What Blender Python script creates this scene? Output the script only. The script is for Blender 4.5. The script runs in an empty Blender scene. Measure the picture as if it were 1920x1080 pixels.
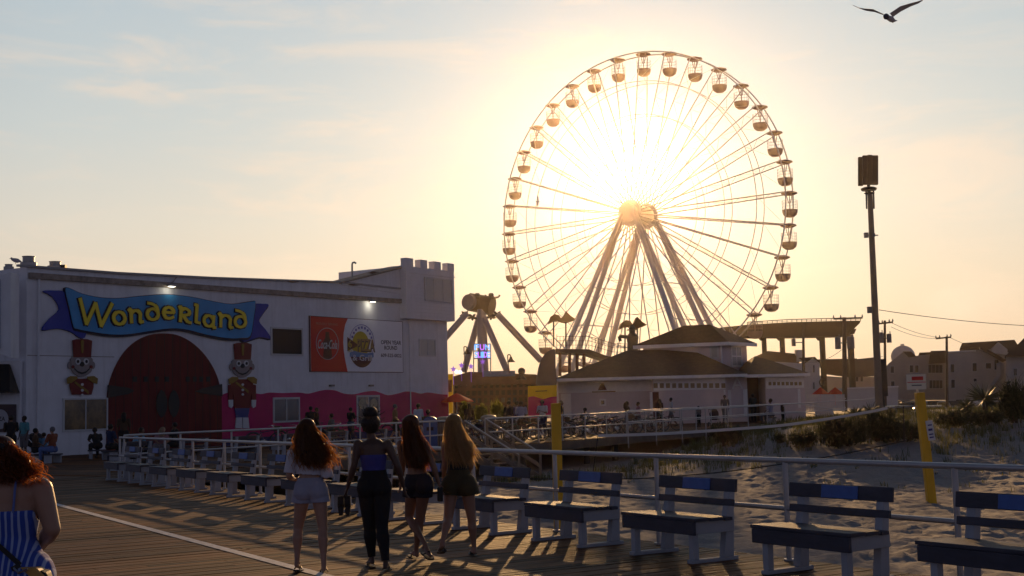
import bpy, bmesh, math, random
import numpy as np
from mathutils import Vector, Matrix
rnd = random.Random(7)
SC = bpy.context.scene
COL = SC.collection
R = math.radians
# ---------------------------------------------------------------- camera model (used to measure things off the photograph)
F = 2400.0; PIT = math.atan(215 / F); ROLL = 0.026; CAMH = 1.7
_cp, _sp, _cr, _sr = math.cos(PIT), math.sin(PIT), math.cos(ROLL), math.sin(ROLL)
def ray(px, py):
    a = px - 960; b = 540 - py
    u = a * _cr + b * _sr; v = b * _cr - a * _sr
    return Vector((u / F, _cp - v / F * _sp, _sp + v / F * _cp))
def G(px, py, z=0.0):
    d = ray(px, py); return d * ((z - CAMH) / d.z) + Vector((0, 0, CAMH))
def D(px, py, Y):
    d = ray(px, py); return d * (Y / d.y) + Vector((0, 0, CAMH))
def V(*a): return Vector(a)

# ---------------------------------------------------------------- materials
MATS = {}
def mat(name, col, rough=0.6, var=0.15, scale=3.0, bump=0.0, metal=0.0, spec=0.4, emit=None, es=1.0, transl=0.0, stretch=None, alpha=None, tcol=None, streak=0):
    if name in MATS: return MATS[name]
    m = bpy.data.materials.new(name); m.use_nodes = True
    nt = m.node_tree; N = nt.nodes; L = nt.links
    b = N['Principled BSDF']; out = N['Material Output']
    b.inputs['Roughness'].default_value = rough
    b.inputs['Metallic'].default_value = metal
    b.inputs['Specular IOR Level'].default_value = spec
    c = (*col, 1)
    b.inputs['Base Color'].default_value = c
    if var > 0 or bump > 0:
        tc = N.new('ShaderNodeTexCoord'); mp = N.new('ShaderNodeMapping')
        L.new(tc.outputs['Object'], mp.inputs['Vector'])
        if stretch: mp.inputs['Scale'].default_value = stretch
        nz = N.new('ShaderNodeTexNoise'); nz.inputs['Scale'].default_value = scale
        nz.inputs['Detail'].default_value = 6; nz.inputs['Roughness'].default_value = 0.65
        L.new(mp.outputs['Vector'], nz.inputs['Vector'])
        if var > 0:
            mr = N.new('ShaderNodeMapRange')
            mr.inputs['From Min'].default_value = 0.3; mr.inputs['From Max'].default_value = 0.7
            mr.inputs['To Min'].default_value = 1 - var; mr.inputs['To Max'].default_value = 1 + var * 0.6
            L.new(nz.outputs['Fac'], mr.inputs['Value'])
            mx = N.new('ShaderNodeMix'); mx.data_type = 'RGBA'; mx.blend_type = 'MULTIPLY'
            mx.inputs[0].default_value = 1; mx.inputs[6].default_value = c
            L.new(mr.outputs['Result'], mx.inputs[7]); L.new(mx.outputs[2], b.inputs['Base Color'])
            if streak > 0:   # rain streaks and patches running down a wall
                m3 = N.new('ShaderNodeMapping'); m3.inputs['Scale'].default_value = (2.2, 2.2, .16); L.new(tc.outputs['Object'], m3.inputs[0])
                n3 = N.new('ShaderNodeTexNoise'); n3.inputs['Scale'].default_value = 2.0; n3.inputs['Detail'].default_value = 5; L.new(m3.outputs[0], n3.inputs['Vector'])
                r3 = N.new('ShaderNodeMapRange'); r3.inputs['From Min'].default_value = .50; r3.inputs['From Max'].default_value = .72; r3.inputs['To Max'].default_value = streak; L.new(n3.outputs['Fac'], r3.inputs['Value'])
                m4 = N.new('ShaderNodeMix'); m4.data_type = 'RGBA'; L.new(r3.outputs[0], m4.inputs[0]); L.new(mx.outputs[2], m4.inputs[6]); m4.inputs[7].default_value = (.22, .18, .15, 1); L.new(m4.outputs[2], b.inputs['Base Color'])
        if bump > 0:
            bp = N.new('ShaderNodeBump'); bp.inputs['Strength'].default_value = 0.6; bp.inputs['Distance'].default_value = bump
            L.new(nz.outputs['Fac'], bp.inputs['Height']); L.new(bp.outputs['Normal'], b.inputs['Normal'])
    if emit:
        b.inputs['Emission Color'].default_value = (*emit, 1); b.inputs['Emission Strength'].default_value = es
    if transl > 0:
        tr = N.new('ShaderNodeBsdfTranslucent'); tr.inputs['Color'].default_value = (*(tcol or tuple(min(1, x * 1.6) for x in col)), 1)
        ms = N.new('ShaderNodeMixShader'); ms.inputs[0].default_value = transl
        L.new(b.outputs[0], ms.inputs[1]); L.new(tr.outputs[0], ms.inputs[2]); L.new(ms.outputs[0], out.inputs['Surface'])
    if alpha is not None: b.inputs['Alpha'].default_value = alpha
    MATS[name] = m
    return m

# ---------------------------------------------------------------- mesh builder
class MB:
    def __init__(s): s.v = []; s.f = []; s.mi = []; s.cur = 0
    def add(s, vs, fs):
        o = len(s.v); s.v += [tuple(p) for p in vs]; s.f += [tuple(i + o for i in f) for f in fs]; s.mi += [s.cur] * len(fs); return s
    def box(s, c, size, rz=0.0, rot=None):
        c = Vector(c); hx, hy, hz = [q / 2 for q in size]
        M = rot if rot else Matrix.Rotation(rz, 3, 'Z')
        vs = [c + M @ Vector((x, y, z)) for z in (-hz, hz) for x, y in ((-hx, -hy), (hx, -hy), (hx, hy), (-hx, hy))]
        return s.add(vs, [(3, 2, 1, 0), (4, 5, 6, 7), (0, 1, 5, 4), (1, 2, 6, 5), (2, 3, 7, 6), (3, 0, 4, 7)])
    def beam(s, p, q, w, h, up=(0, 0, 1)):
        p = Vector(p); q = Vector(q); d = (q - p)
        if d.length < 1e-6: return s
        dn = d.normalized(); x = dn.cross(Vector(up))
        if x.length < 1e-4: x = dn.cross(Vector((0, 1, 0)))
        x.normalize(); z = x.cross(dn).normalized()
        vs = []
        for e in (p, q):
            for a, b in ((-1, -1), (1, -1), (1, 1), (-1, 1)): vs.append(e + x * (a * w / 2) + z * (b * h / 2))
        return s.add(vs, [(0, 1, 2, 3), (7, 6, 5, 4), (0, 4, 5, 1), (1, 5, 6, 2), (2, 6, 7, 3), (3, 7, 4, 0)])
    def tube(s, p, q, r0, r1=None, n=8, cap=True):
        r1 = r0 if r1 is None else r1
        p = Vector(p); q = Vector(q); d = (q - p)
        if d.length < 1e-6: return s
        d.normalize(); x = d.orthogonal().normalized(); y = d.cross(x)
        vs = []
        for e, r in ((p, r0), (q, r1)):
            for i in range(n):
                a = 2 * math.pi * i / n; vs.append(e + (x * math.cos(a) + y * math.sin(a)) * r)
        fs = [(i, (i + 1) % n, n + (i + 1) % n, n + i) for i in range(n)]
        if cap: fs += [tuple(range(n - 1, -1, -1)), tuple(range(n, 2 * n))]
        return s.add(vs, fs)
    def path(s, pts, r, n=8, closed=False):
        pts = [Vector(p) for p in pts]; m = len(pts); rs = r if isinstance(r, (list, tuple)) else [r] * m
        vs = []; x = None
        for i, p in enumerate(pts):
            a = pts[(i - 1) % m] if (closed or i > 0) else p
            b = pts[(i + 1) % m] if (closed or i < m - 1) else p
            d = (b - a).normalized()
            if x is None: x = d.orthogonal().normalized()
            x = (x - d * x.dot(d)).normalized(); y = d.cross(x)
            for k in range(n):
                t = 2 * math.pi * k / n; vs.append(p + (x * math.cos(t) + y * math.sin(t)) * rs[i])
        fs = []
        for i in range(m if closed else m - 1):
            j = (i + 1) % m
            for k in range(n): fs.append((i * n + k, i * n + (k + 1) % n, j * n + (k + 1) % n, j * n + k))
        if not closed: fs += [tuple(range(n - 1, -1, -1)), tuple(range((m - 1) * n, m * n))]
        return s.add(vs, fs)
    def lathe(s, c, prof, n=16, sx=1, sy=1, rz=0):
        c = Vector(c); vs = []; k = len(prof)
        for r, z in prof:
            for i in range(n):
                a = 2 * math.pi * i / n + rz; vs.append(c + Vector((r * math.cos(a) * sx, r * math.sin(a) * sy, z)))
        fs = []
        for j in range(k - 1):
            for i in range(n): fs.append((j * n + i, j * n + (i + 1) % n, (j + 1) * n + (i + 1) % n, (j + 1) * n + i))
        fs += [tuple(range(n - 1, -1, -1)), tuple(range((k - 1) * n, k * n))]
        return s.add(vs, fs)
    def ball(s, c, r, n=12, m=8, sq=(1, 1, 1), rot=None):
        c = Vector(c); vs = []; M = rot or Matrix.Identity(3)
        for j in range(m + 1):
            t = math.pi * j / m
            for i in range(n):
                a = 2 * math.pi * i / n
                vs.append(c + M @ Vector((r * sq[0] * math.sin(t) * math.cos(a), r * sq[1] * math.sin(t) * math.sin(a), r * sq[2] * math.cos(t))))
        fs = []
        for j in range(m):
            for i in range(n): fs.append((j * n + i, (j + 1) * n + i, (j + 1) * n + (i + 1) % n, j * n + (i + 1) % n))
        return s.add(vs, fs)
    def extrude(s, pts, off):
        """closed polygon (3D points) extruded by vector off"""
        off = Vector(off); n = len(pts); a = [Vector(p) for p in pts]
        return s.add(a + [p + off for p in a], [tuple(range(n - 1, -1, -1)), tuple(range(n, 2 * n))] + [(i, (i + 1) % n, n + (i + 1) % n, n + i) for i in range(n)])
    def build(s, name, m, parent=None, smooth=False, world=True, bevel=0.0):
        me = bpy.data.meshes.new(name)
        vs = s.v
        if parent is not None:
            if world:
                o = Vector((0, 0, 0)); q = parent
                while q is not None: o += q.location; q = q.parent
                vs = [(x - o.x, y - o.y, z - o.z) for x, y, z in vs]
            loc = (0, 0, 0)
        elif world:
            a = np.array(vs); loc = (float((a[:, 0].min() + a[:, 0].max()) / 2), float((a[:, 1].min() + a[:, 1].max()) / 2), float(a[:, 2].min()))
            vs = [(x - loc[0], y - loc[1], z - loc[2]) for x, y, z in vs]
        else: loc = (0, 0, 0)
        me.from_pydata(vs, [], s.f)
        ms = m if isinstance(m, (list, tuple)) else [m]
        for q in ms: me.materials.append(q)
        if len(ms) > 1: me.polygons.foreach_set('material_index', s.mi)
        bm = bmesh.new(); bm.from_mesh(me); bmesh.ops.recalc_face_normals(bm, faces=bm.faces)
        ng = [f for f in bm.faces if len(f.verts) > 4]
        if ng: bmesh.ops.triangulate(bm, faces=ng)
        bm.to_mesh(me); bm.free()
        if smooth:
            me.polygons.foreach_set('use_smooth', [True] * len(me.polygons))
            try: me.set_sharp_from_angle(angle=R(40))
            except Exception: pass
        ob = bpy.data.objects.new(name, me); COL.objects.link(ob)
        ob.location = loc
        if parent is not None: ob.parent = parent
        if bevel > 0:
            md = ob.modifiers.new('bevel', 'BEVEL'); md.width = bevel; md.segments = 2; md.limit_method = 'ANGLE'
        return ob

def tag(o, label=None, cat=None, group=None, kind=None):
    if label: o['label'] = label
    if cat: o['category'] = cat
    if group: o['group'] = group
    if kind: o['kind'] = kind
    return o
def thing(name, label, cat, loc=(0, 0, 0), rz=0.0, group=None):
    o = bpy.data.objects.new(name, None); COL.objects.link(o); o.location = loc; o.rotation_euler = (0, 0, rz)
    o.empty_display_size = 0.2
    return tag(o, label, cat, group)
def kids(o): return [c for c in ALLKIDS(o)]
def ALLKIDS(o): return [c for c in COL.objects if c.parent == o]
def dup(o, loc=None, rz=None, label=None, group=None, scale=None, parent=None):
    tree = {}
    def rec(a, par):
        c = a.copy(); COL.objects.link(c)
        if par is not None: c.parent = par
        for k in KID.get(a.name, ()): rec(k, c)
        return c
    KID = {}
    for q in COL.objects:
        if q.parent is not None: KID.setdefault(q.parent.name, []).append(q)
    r = rec(o, parent)
    if loc is not None: r.location = loc
    if rz is not None: r.rotation_euler = (0, 0, rz)
    if scale is not None: r.scale = scale
    if label: r['label'] = label
    if group: r['group'] = group
    return r

class Wall:
    """a vertical plane: point P0 on the ground line, direction d; front side faces the camera"""
    def __init__(s, P0, d):
        s.P = Vector((P0[0], P0[1], 0)); s.d = Vector((d[0], d[1], 0)).normalized()
        n = Vector((s.d.y, -s.d.x, 0)); s.n = n if n.dot(-s.P) > 0 else -n
    def uv(s, px, py, off=0.0):
        r = ray(px, py); o = Vector((0, 0, CAMH)); P = s.P + s.n * off
        t = (P - o).dot(s.n) / r.dot(s.n); q = o + r * t
        return ((q - s.P).dot(s.d), q.z)
    def pt(s, u, z, off=0.0): return s.P + s.d * u + s.n * off + Vector((0, 0, z))
    def px(s, px, py, off=0.0): return s.pt(*s.uv(px, py), off)
    def slab(s, mb, pts, off, th, pixel=True):
        """polygon on the wall from off to off+th in front of it"""
        P = [s.px(x, y, off) if pixel else s.pt(x, y, off) for x, y in pts]
        return mb.extrude(P, s.n * th)
    def rect(s, mb, u0, u1, z0, z1, off, th):
        return s.slab(mb, [(u0, z0), (u1, z0), (u1, z1), (u0, z1)], off, th, pixel=False)
    def prect(s, x0, y0, x1, y1):
        """pixel rectangle -> (u0,u1,z0,z1)"""
        a = s.uv(x0, (y0 + y1) / 2); b = s.uv(x1, (y0 + y1) / 2); m = (x0 + x1) / 2
        return a[0], b[0], s.uv(m, y1)[1], s.uv(m, y0)[1]
def smooth_poly(pts, k=4, closed=True):
    """Catmull-Rom through 2D points"""
    n = len(pts); out = []
    rng = range(n) if closed else range(n - 1)
    for i in rng:
        g = lambda j: pts[j % n] if closed else pts[max(0, min(n - 1, j))]
        p0, p1, p2, p3 = g(i - 1), g(i), g(i + 1), g(i + 2)
        for t in [q / k for q in range(k)]:
            out.append(tuple(0.5 * (2 * p1[c] + (p2[c] - p0[c]) * t + (2 * p0[c] - 5 * p1[c] + 4 * p2[c] - p3[c]) * t * t + (3 * p1[c] - p0[c] - 3 * p2[c] + p3[c]) * t ** 3) for c in range(len(p1))))
    if not closed: out.append(tuple(pts[-1]))
    return out
def text_verts(txt, size=1.0, bold=0.0, shear=0.0, res=3):
    """lettering from the built-in font as flat 2D triangles"""
    cu = bpy.data.curves.new('t', 'FONT'); cu.body = txt; cu.size = size; cu.offset = bold; cu.shear = shear; cu.resolution_u = res
    cu.align_x = 'CENTER'
    ob = bpy.data.objects.new('t', cu); COL.objects.link(ob)
    dg = bpy.context.evaluated_depsgraph_get(); dg.update()
    me = bpy.data.meshes.new_from_object(ob.evaluated_get(dg))
    vs = [(v.co.x, v.co.y) for v in me.vertices]; fs = [tuple(p.vertices) for p in me.polygons]
    bpy.data.objects.remove(ob); bpy.data.curves.remove(cu); bpy.data.meshes.remove(me)
    return vs, fs
def wall_text(mb, wall, txt, u, z, w, h, off, bold=0.0, shear=0.0, rot=0.0):
    """text centred on (u,z), fitted to w x h metres"""
    vs, fs = text_verts(txt, 1.0, bold, shear)
    xs = [p[0] for p in vs]; ys = [p[1] for p in vs]; x0, x1, y0, y1 = min(xs), max(xs), min(ys), max(ys)
    P = []
    for x, y in vs:
        a = ((x - x0) / (x1 - x0) - 0.5) * w; b = ((y - y0) / (y1 - y0) - 0.5) * h
        P.append(wall.pt(u + a * math.cos(rot) - b * math.sin(rot), z + a * math.sin(rot) + b * math.cos(rot), off))
    mb.add(P, fs)
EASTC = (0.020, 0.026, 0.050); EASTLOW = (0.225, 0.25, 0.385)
GLOW_E = [(5.0, 0.05, (1.0, 0.93, 0.80))]
GLOW_G = [(2.0, 3.0, (1.0, 0.92, 0.74))]
SKYK = 0.93; SKY_NISHITA = 0.06; HAZE = 0.00011; HAZE_G = 0.945; EXPO = 0.0; SUNE = 5.0
# ---------------------------------------------------------------- setting: sand, dune, decks
A = V(-0.531, 0.8475, 0).normalized()      # along the boardwalk, away from the camera
NN = V(A.y, -A.x, 0)                      # across it, towards the beach
P2 = V(2.79, 13.43, 0)                    # a post of the near railing
B = V(0.518, 0.855, 0).normalized()       # along the far railing
CR_ = P2 + A * 25.6                       # corner where the two railings meet
def on_near(s, n=0, z=0): return P2 + A * s + NN * n + V(0, 0, z)
def on_far(s, n=0, z=0): return CR_ + B * s + V(B.y, -B.x, 0) * n + V(0, 0, z)
def hash2(ix, iy, k=0):
    n = (ix * 374761393 + iy * 668265263 + k * 974711) & 0xffffffff
    n = ((n ^ (n >> 13)) * 1274126177) & 0xffffffff
    return (n & 0xffff) / 65535.0
def vnoise(x, y, k=0):
    ix, iy = math.floor(x), math.floor(y); fx, fy = x - ix, y - iy
    fx = fx * fx * (3 - 2 * fx); fy = fy * fy * (3 - 2 * fy)
    a = hash2(ix, iy, k); b = hash2(ix + 1, iy, k); c = hash2(ix, iy + 1, k); d = hash2(ix + 1, iy + 1, k)
    return (a + (b - a) * fx) * (1 - fy) + (c + (d - c) * fx) * fy
def sstep(a, b, x):
    t = max(0, min(1, (x - a) / (b - a))); return t * t * (3 - 2 * t)
def sand_z(x, y):
    z = -1.2
    # dune ridge on the right, beyond the volleyball court
    edge = 46 + 5 * (vnoise(x * 0.12, 3.1, 5) - 0.5)
    rise = sstep(edge - 5, edge + 15, y) * sstep(2.5, 13, x - 0.10 * (y - 45))
    z += rise * (1.15 + 0.55 * vnoise(x * 0.13, y * 0.1, 2) + 0.25 * sstep(14, 24, x))
    z -= 1.0 * sstep(74, 90, y) * sstep(4, 12, x - 0.3 * (y - 70))
    z += 0.10 * (vnoise(x * 0.5, y * 0.5, 1) - 0.5) 
    return z
def build_sand():
    mb = MB()
    def grid(xs, ys, fine):
        o = len(mb.v); nx = len(xs)
        for y in ys:
            for x in xs:
                z = sand_z(x, y)
                if fine:
                    q = 0.0
                    q += (0.05 + .08 * vnoise(x * .3, y * .3, 33)) * (abs(vnoise(x * 2.9, y * 2.3, 8) - 0.5) * 2 - 0.5) + 0.085 * (vnoise(x * 5.2 + 3, y * 4.3, 9) - 0.5) + 0.05 * (vnoise(x * 9, y * 8, 4) - 0.5)
                    z += q * (0.85 if y < 44 else 0.85 - 0.5 * sstep(44, 52, y))
                mb.v.append((x, y, z))
        for j in range(len(ys) - 1):
            for i in range(nx - 1):
                a = o + j * nx + i; mb.f.append((a, a + 1, a + nx + 1, a + nx)); mb.mi.append(0)
    grid([-4 + i * 0.11 for i in range(264)], [9 + i * 0.16 for i in range(313)], True)
    mb.build('sand', mat_sand(), smooth=True)
    o = COL.objects[-1]; tag(o, kind='structure')
    mb = MB()
    # big sheet to the horizon under everything, parking lot level
    mb.add([(-1500, -200, -1.45), (1800, -200, -1.45), (1800, 3000, -1.45), (-1500, 3000, -1.45)], [(0, 1, 2, 3)])
    g = mb.build('ground', mat('ground_sandy', (0.16, 0.14, 0.12), 0.95, 0.3, 0.2)); tag(g, kind='structure')
    mb = MB(); y0 = 58.4
    xs = [-2 + i * 1.0 for i in range(46)]; ys = [y0 + i * 1.0 for i in range(50)]
    nx = len(xs)
    for y in ys:
        for x in xs: mb.v.append((x + 1, y, sand_z(x + 1, y) + (0 if y > y0 + .5 else -0.03)))
    for j in range(len(ys) - 1):
        for i in range(nx - 1):
            a = j * nx + i; mb.f.append((a, a + 1, a + nx + 1, a + nx)); mb.mi.append(0)
    d = mb.build('dune', mat_sand(), smooth=True); tag(d, kind='structure')
def mat_sand():
    if 'sand' in MATS: return MATS['sand']
    m = mat('sand', (0.26, 0.245, 0.24), 0.95, 0.22, 9.0, bump=0.03, spec=0.25)
    return m
build_sand()
ROADZ = -0.85
mb = MB(); mb.add([(22, 84, ROADZ), (160, 84, ROADZ), (160, 240, ROADZ), (22, 240, ROADZ)], [(0, 1, 2, 3)])
tag(mb.build('parking_lot', mat('asphalt', (0.05, 0.05, 0.052), 0.85, 0.25, 1.5)), kind='structure')

def mat_deck(name, col, scale=1.0):
    m = bpy.data.materials.new(name); m.use_nodes = True; MATS[name] = m
    nt = m.node_tree; N = nt.nodes; L = nt.links; b = N['Principled BSDF']
    tc = N.new('ShaderNodeTexCoord'); mp = N.new('ShaderNodeMapping'); mp.vector_type = 'POINT'
    L.new(tc.outputs['Object'], mp.inputs['Vector']); mp.inputs['Rotation'].default_value = (0, 0, -math.atan2(NN.y, NN.x))
    m2 = N.new('ShaderNodeMapping'); m2.inputs['Scale'].default_value = (0.9, 14.0, 1); L.new(mp.outputs[0], m2.inputs[0])
    n1 = N.new('ShaderNodeTexNoise'); n1.inputs['Scale'].default_value = 1.6; n1.inputs['Detail'].default_value = 7; n1.inputs['Roughness'].default_value = 0.7; L.new(m2.outputs[0], n1.inputs['Vector'])
    n2 = N.new('ShaderNodeTexNoise'); n2.inputs['Scale'].default_value = 0.35; n2.inputs['Detail'].default_value = 4; L.new(tc.outputs['Object'], n2.inputs['Vector'])
    at = N.new('ShaderNodeAttribute'); at.attribute_name = 'tone'
    def mr(o, a, b_, c, d):
        q = N.new('ShaderNodeMapRange'); L.new(o, q.inputs['Value'])
        for k, v in zip(('From Min', 'From Max', 'To Min', 'To Max'), (a, b_, c, d)): q.inputs[k].default_value = v
        return q.outputs[0]
    def mul(a, b_):
        q = N.new('ShaderNodeMath'); q.operation = 'MULTIPLY'; L.new(a, q.inputs[0]); L.new(b_, q.inputs[1]); return q.outputs[0]
    f = mul(mul(mr(n1.outputs['Fac'], 0.3, 0.7, 0.45, 1.35), mr(n2.outputs['Fac'], 0.35, 0.65, 0.75, 1.2)), mr(at.outputs['Fac'], 0, 1, 0.32, 1.75))
    mx = N.new('ShaderNodeMix'); mx.data_type = 'RGBA'; mx.blend_type = 'MULTIPLY'; mx.inputs[0].default_value = 1; mx.inputs[6].default_value = (*col, 1); L.new(f, mx.inputs[7]); L.new(mx.outputs[2], b.inputs['Base Color'])
    L.new(mr(n1.outputs['Fac'], 0.3, 0.7, 0.8, 0.5), b.inputs['Roughness'])
    b.inputs['Specular IOR Level'].default_value = 0.09
    bp = N.new('ShaderNodeBump'); bp.inputs['Strength'].default_value = 0.7; bp.inputs['Distance'].default_value = 0.01; L.new(n1.outputs['Fac'], bp.inputs['Height']); L.new(bp.outputs[0], b.inputs['Normal'])
    return m
deck_m = mat_deck('weathered_boards', (0.120, 0.052, 0.020))
def plank_deck(name, s0, s1, clip, pitch=0.14, gap=0.017, z=0.0):
    """real boards laid across the walk; clip(s) gives the n-range"""
    mb = MB(); tones = []
    s = s0; i = 0
    while s < s1:
        for n0, n1 in clip(s + pitch / 2):
            # boards are made of several lengths
            cuts = [n0]; q = n0 + rnd.uniform(1.0, 4.8)
            while q < n1 - 0.6: cuts.append(q); q += 4.8
            cuts.append(n1)
            for a, b in zip(cuts[:-1], cuts[1:]):
                dz = rnd.uniform(-0.003, 0.003)
                c = on_near(s + pitch / 2, (a + b) / 2, z - 0.02 + dz)
                mb.box(c, (b - a - 0.005, pitch - gap, 0.04), rz=math.atan2(NN.y, NN.x)); tones += [rnd.random()] * 6
        s += pitch; i += 1
    ob = mb.build(name, deck_m)
    at = ob.data.attributes.new('tone', 'FLOAT', 'FACE'); at.data.foreach_set('value', tones[:len(ob.data.polygons)])
    return ob
def clip_near(s):
    return [(-22.0, 0.14)]
tag(plank_deck('boardwalk', -13.5, 25.6, clip_near), kind='structure')
mb = MB(); q = [on_near(-13.5, -22, -0.10), on_near(25.6, -22, -0.10), on_near(25.6, 0.10, -0.10), on_near(-13.5, 0.10, -0.10)]
mb.extrude(q, (0, 0, -0.22)); tag(mb.build('deck_joists', mat('dark_timber', (0.035, 0.028, 0.022), 0.8)), kind='structure')
# far deck, seen at a grazing angle: one sheet with board joints as real grooves near the rail
def far_deck():
    mb = MB(); tones = []
    pitch = 0.14; s = 0.0; rz = math.atan2(-B.x, B.y)   # boards run across, along the far deck's normal
    # boards parallel to the normal of the far rail
    perp = V(-B.y, B.x, 0)
    n = 0
    while s < 62:
        c = on_far(s + pitch / 2, 0, 0) + perp * (24 / 2 - 0.16) + V(0, 0, -0.024 + rnd.uniform(-.003, .003))
        mb.box(c, (24.0, pitch - 0.012, 0.04), rz=math.atan2(perp.y, perp.x)); tones += [rnd.random()] * 6; s += pitch
    # and the walk that carries on past the corner
    ob = mb.build('far_deck', deck_m)
    at = ob.data.attributes.new('tone', 'FLOAT', 'FACE'); at.data.foreach_set('value', tones)
    tag(ob, kind='structure')
    mb = MB(); a = on_far(-4, -1.0, -0.07)
    mb.extrude([on_near(25.6, -60, -0.03), on_near(25.6, 0, -0.03), on_far(62, 0.05, -0.03) + V(-.855, .518, 0) * 23, on_far(62, -90, -0.03)], (0, 0, -0.30))
    o = mb.build('plaza_deck', deck_m); at = o.data.attributes.new('tone', 'FLOAT', 'FACE'); at.data.foreach_set('value', [0.45] * len(o.data.polygons)); tag(o, kind='structure')
    # fascia beam and piles under the far deck
    mb = MB(); mb.beam(on_far(0.3, 0.22, -0.21), on_far(46, 0.22, -0.21), 0.08, 0.34)
    f = mb.build('deck_fascia', mat('fascia_timber', (0.13, 0.10, 0.075), 0.8, 0.3, 2.0)); tag(f, kind='structure')
    pm = mat('pile_timber', (0.07, 0.055, 0.045), 0.85, 0.3)
    p0 = None
    for k in range(11):
        m_ = MB(); c = on_far(2 + k * 2.9, -0.6); m_.tube(c + V(0, 0, -1.6), c + V(0, 0, -0.36), 0.15, n=10)
        o = m_.build('deck_pile', pm); tag(o, 'round timber pile holding up the edge of the far deck beside the sand', 'pile', 'piles under the far deck')
far_deck()
# painted line along the walk
mb = MB(); l0 = G(120, 950); l1 = G(600, 1078); d = (l1 - l0).normalized()
a = l0 - d * 9; b = l1 + d * 6; w = V(-d.y, d.x, 0) * 0.065
s = 0.0
mb.extrude([a + w + V(0, 0, .0075), b + w + V(0, 0, .0075), b - w + V(0, 0, .0075), a - w + V(0, 0, .0075)], (0, 0, -0.0012))
tag(mb.build('painted_line', mat('line_paint', (0.50, 0.50, 0.56), 0.6, 0.5, 9)), kind='structure')
# ---------------------------------------------------------------- the white amusement hall with the ribbon sign
WL = Wall((-19.8, 52.0), (0.5446, 0.8387))
white = mat('white_stucco', (0.74, 0.74, 0.78), 0.85, 0.10, 1.2, bump=0.012, streak=.14)
white2 = mat('white_siding', (0.72, 0.71, 0.76), 0.7, 0.06, 1.5, streak=.08)
trim_old = mat('weathered_trim', (0.30, 0.25, 0.22), 0.8, 0.45, 3.0)
hall = thing('amusement_hall', 'long white stucco hall with blue ribbon sign, red arched door and magenta painted wall base', 'building', WL.pt(0, 0))
uR = WL.uv(840, 700)[0]
roofpx = [(33, 499), (220, 513), (400, 522), (520, 526), (640, 530), (765, 560)]
top = [WL.uv(*p) for p in roofpx[:-1]]; uT = WL.uv(762, 540)[0]
top.append((uT, top[-1][1] - 0.05))
mb = MB()
pts = [(0, -0.3), (uR, -0.3), (uR, 7.9), (uT, 7.9), (uT, top[-1][1])] + top[::-1][1:]
pts[-1] = (0, top[0][1])
mb.extrude([WL.pt(u, z) for u, z in pts], -WL.n * 20)
mb.build('wall', white, hall)
# roof sheet edge
mb = MB()
for a, b in zip(top[:-1], top[1:]): mb.beam(WL.pt(a[0] - .05, a[1] + .02, .06), WL.pt(b[0], b[1] + .02, .06), 0.16, 0.09)
mb.build('roof_edge', mat('grey_metal_trim', (0.33, 0.32, 0.33), 0.5, 0.2), hall)
# weathered beam
mb = MB(); b0 = WL.uv(32, 515); b1 = WL.uv(765, 566)
mb.beam(WL.pt(0.05, b0[1], .09), WL.pt(b1[0], b1[1] , .09), 0.16, 0.24); mb.build('gutter_beam', trim_old, hall)
# sloped parapet and castle tower
mb = MB(); WL.slab(mb, [(640, 531), (757, 500), (757, 552), (640, 534)], -1.2, 1.25); mb.build('sloping_parapet', white, hall)
mb = MB(); WL.slab(mb, [(636, 529), (760, 497), (760, 501), (636, 532)], -1.25, 1.45); mb.build('parapet_cap', trim_old, hall)
tw = MB()
x0, x1 = 762, 852; u0 = WL.uv(x0, 560, .5)[0]; u1 = WL.uv(x1, 560, .5)[0]
zb = WL.uv(800, 599, .5)[1]; zt = WL.uv(800, 503, .5)[1]; zc = WL.uv(800, 492, .5)[1]
tw.extrude([WL.pt(u, z, .5) for u, z in ((u0, zb), (u1, zb), (u1, zt), (u0, zt))], -WL.n * 5.0)
hz = zt
mb2 = MB(); wdt = (u1 - u0)
for k in range(4):
    a = u0 + wdt * (0.0 + k * 0.2857) ; e = min(a + wdt * 0.143, u1)
    mb2.extrude([WL.pt(q, z, .53) for q, z in ((a, zt), (e, zt), (e, zc + .12), (a, zc + .12))], -WL.n * 0.4)
towerpart = tw.build('castle_tower', white2, hall)
mb2.build('battlement', white2, towerpart)
mb = MB()
k = zb + 0.2
while k < zt - .5:
    mb.beam(WL.pt(u0, k, .51), WL.pt(u1, k, .51), 0.035, 0.03); k += 0.2
mb.build('siding_board', white2, towerpart)
mb = MB(); mb.beam(WL.pt(u0 - .05, zt - .35, .53), WL.pt(u1 + .05, zt - .35, .53), .08, .07); mb.build('string_course', white2, towerpart)
winglass = mat('window_glass', (0.05, 0.055, 0.07), 0.12, 0, spec=0.8)
winpale = mat('pale_blind_glass', (0.42, 0.42, 0.40), 0.3, 0.1, 2, spec=0.6)
frame_w = mat('window_frame_paint', (0.55, 0.55, 0.56), 0.6, 0.1)
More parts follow.
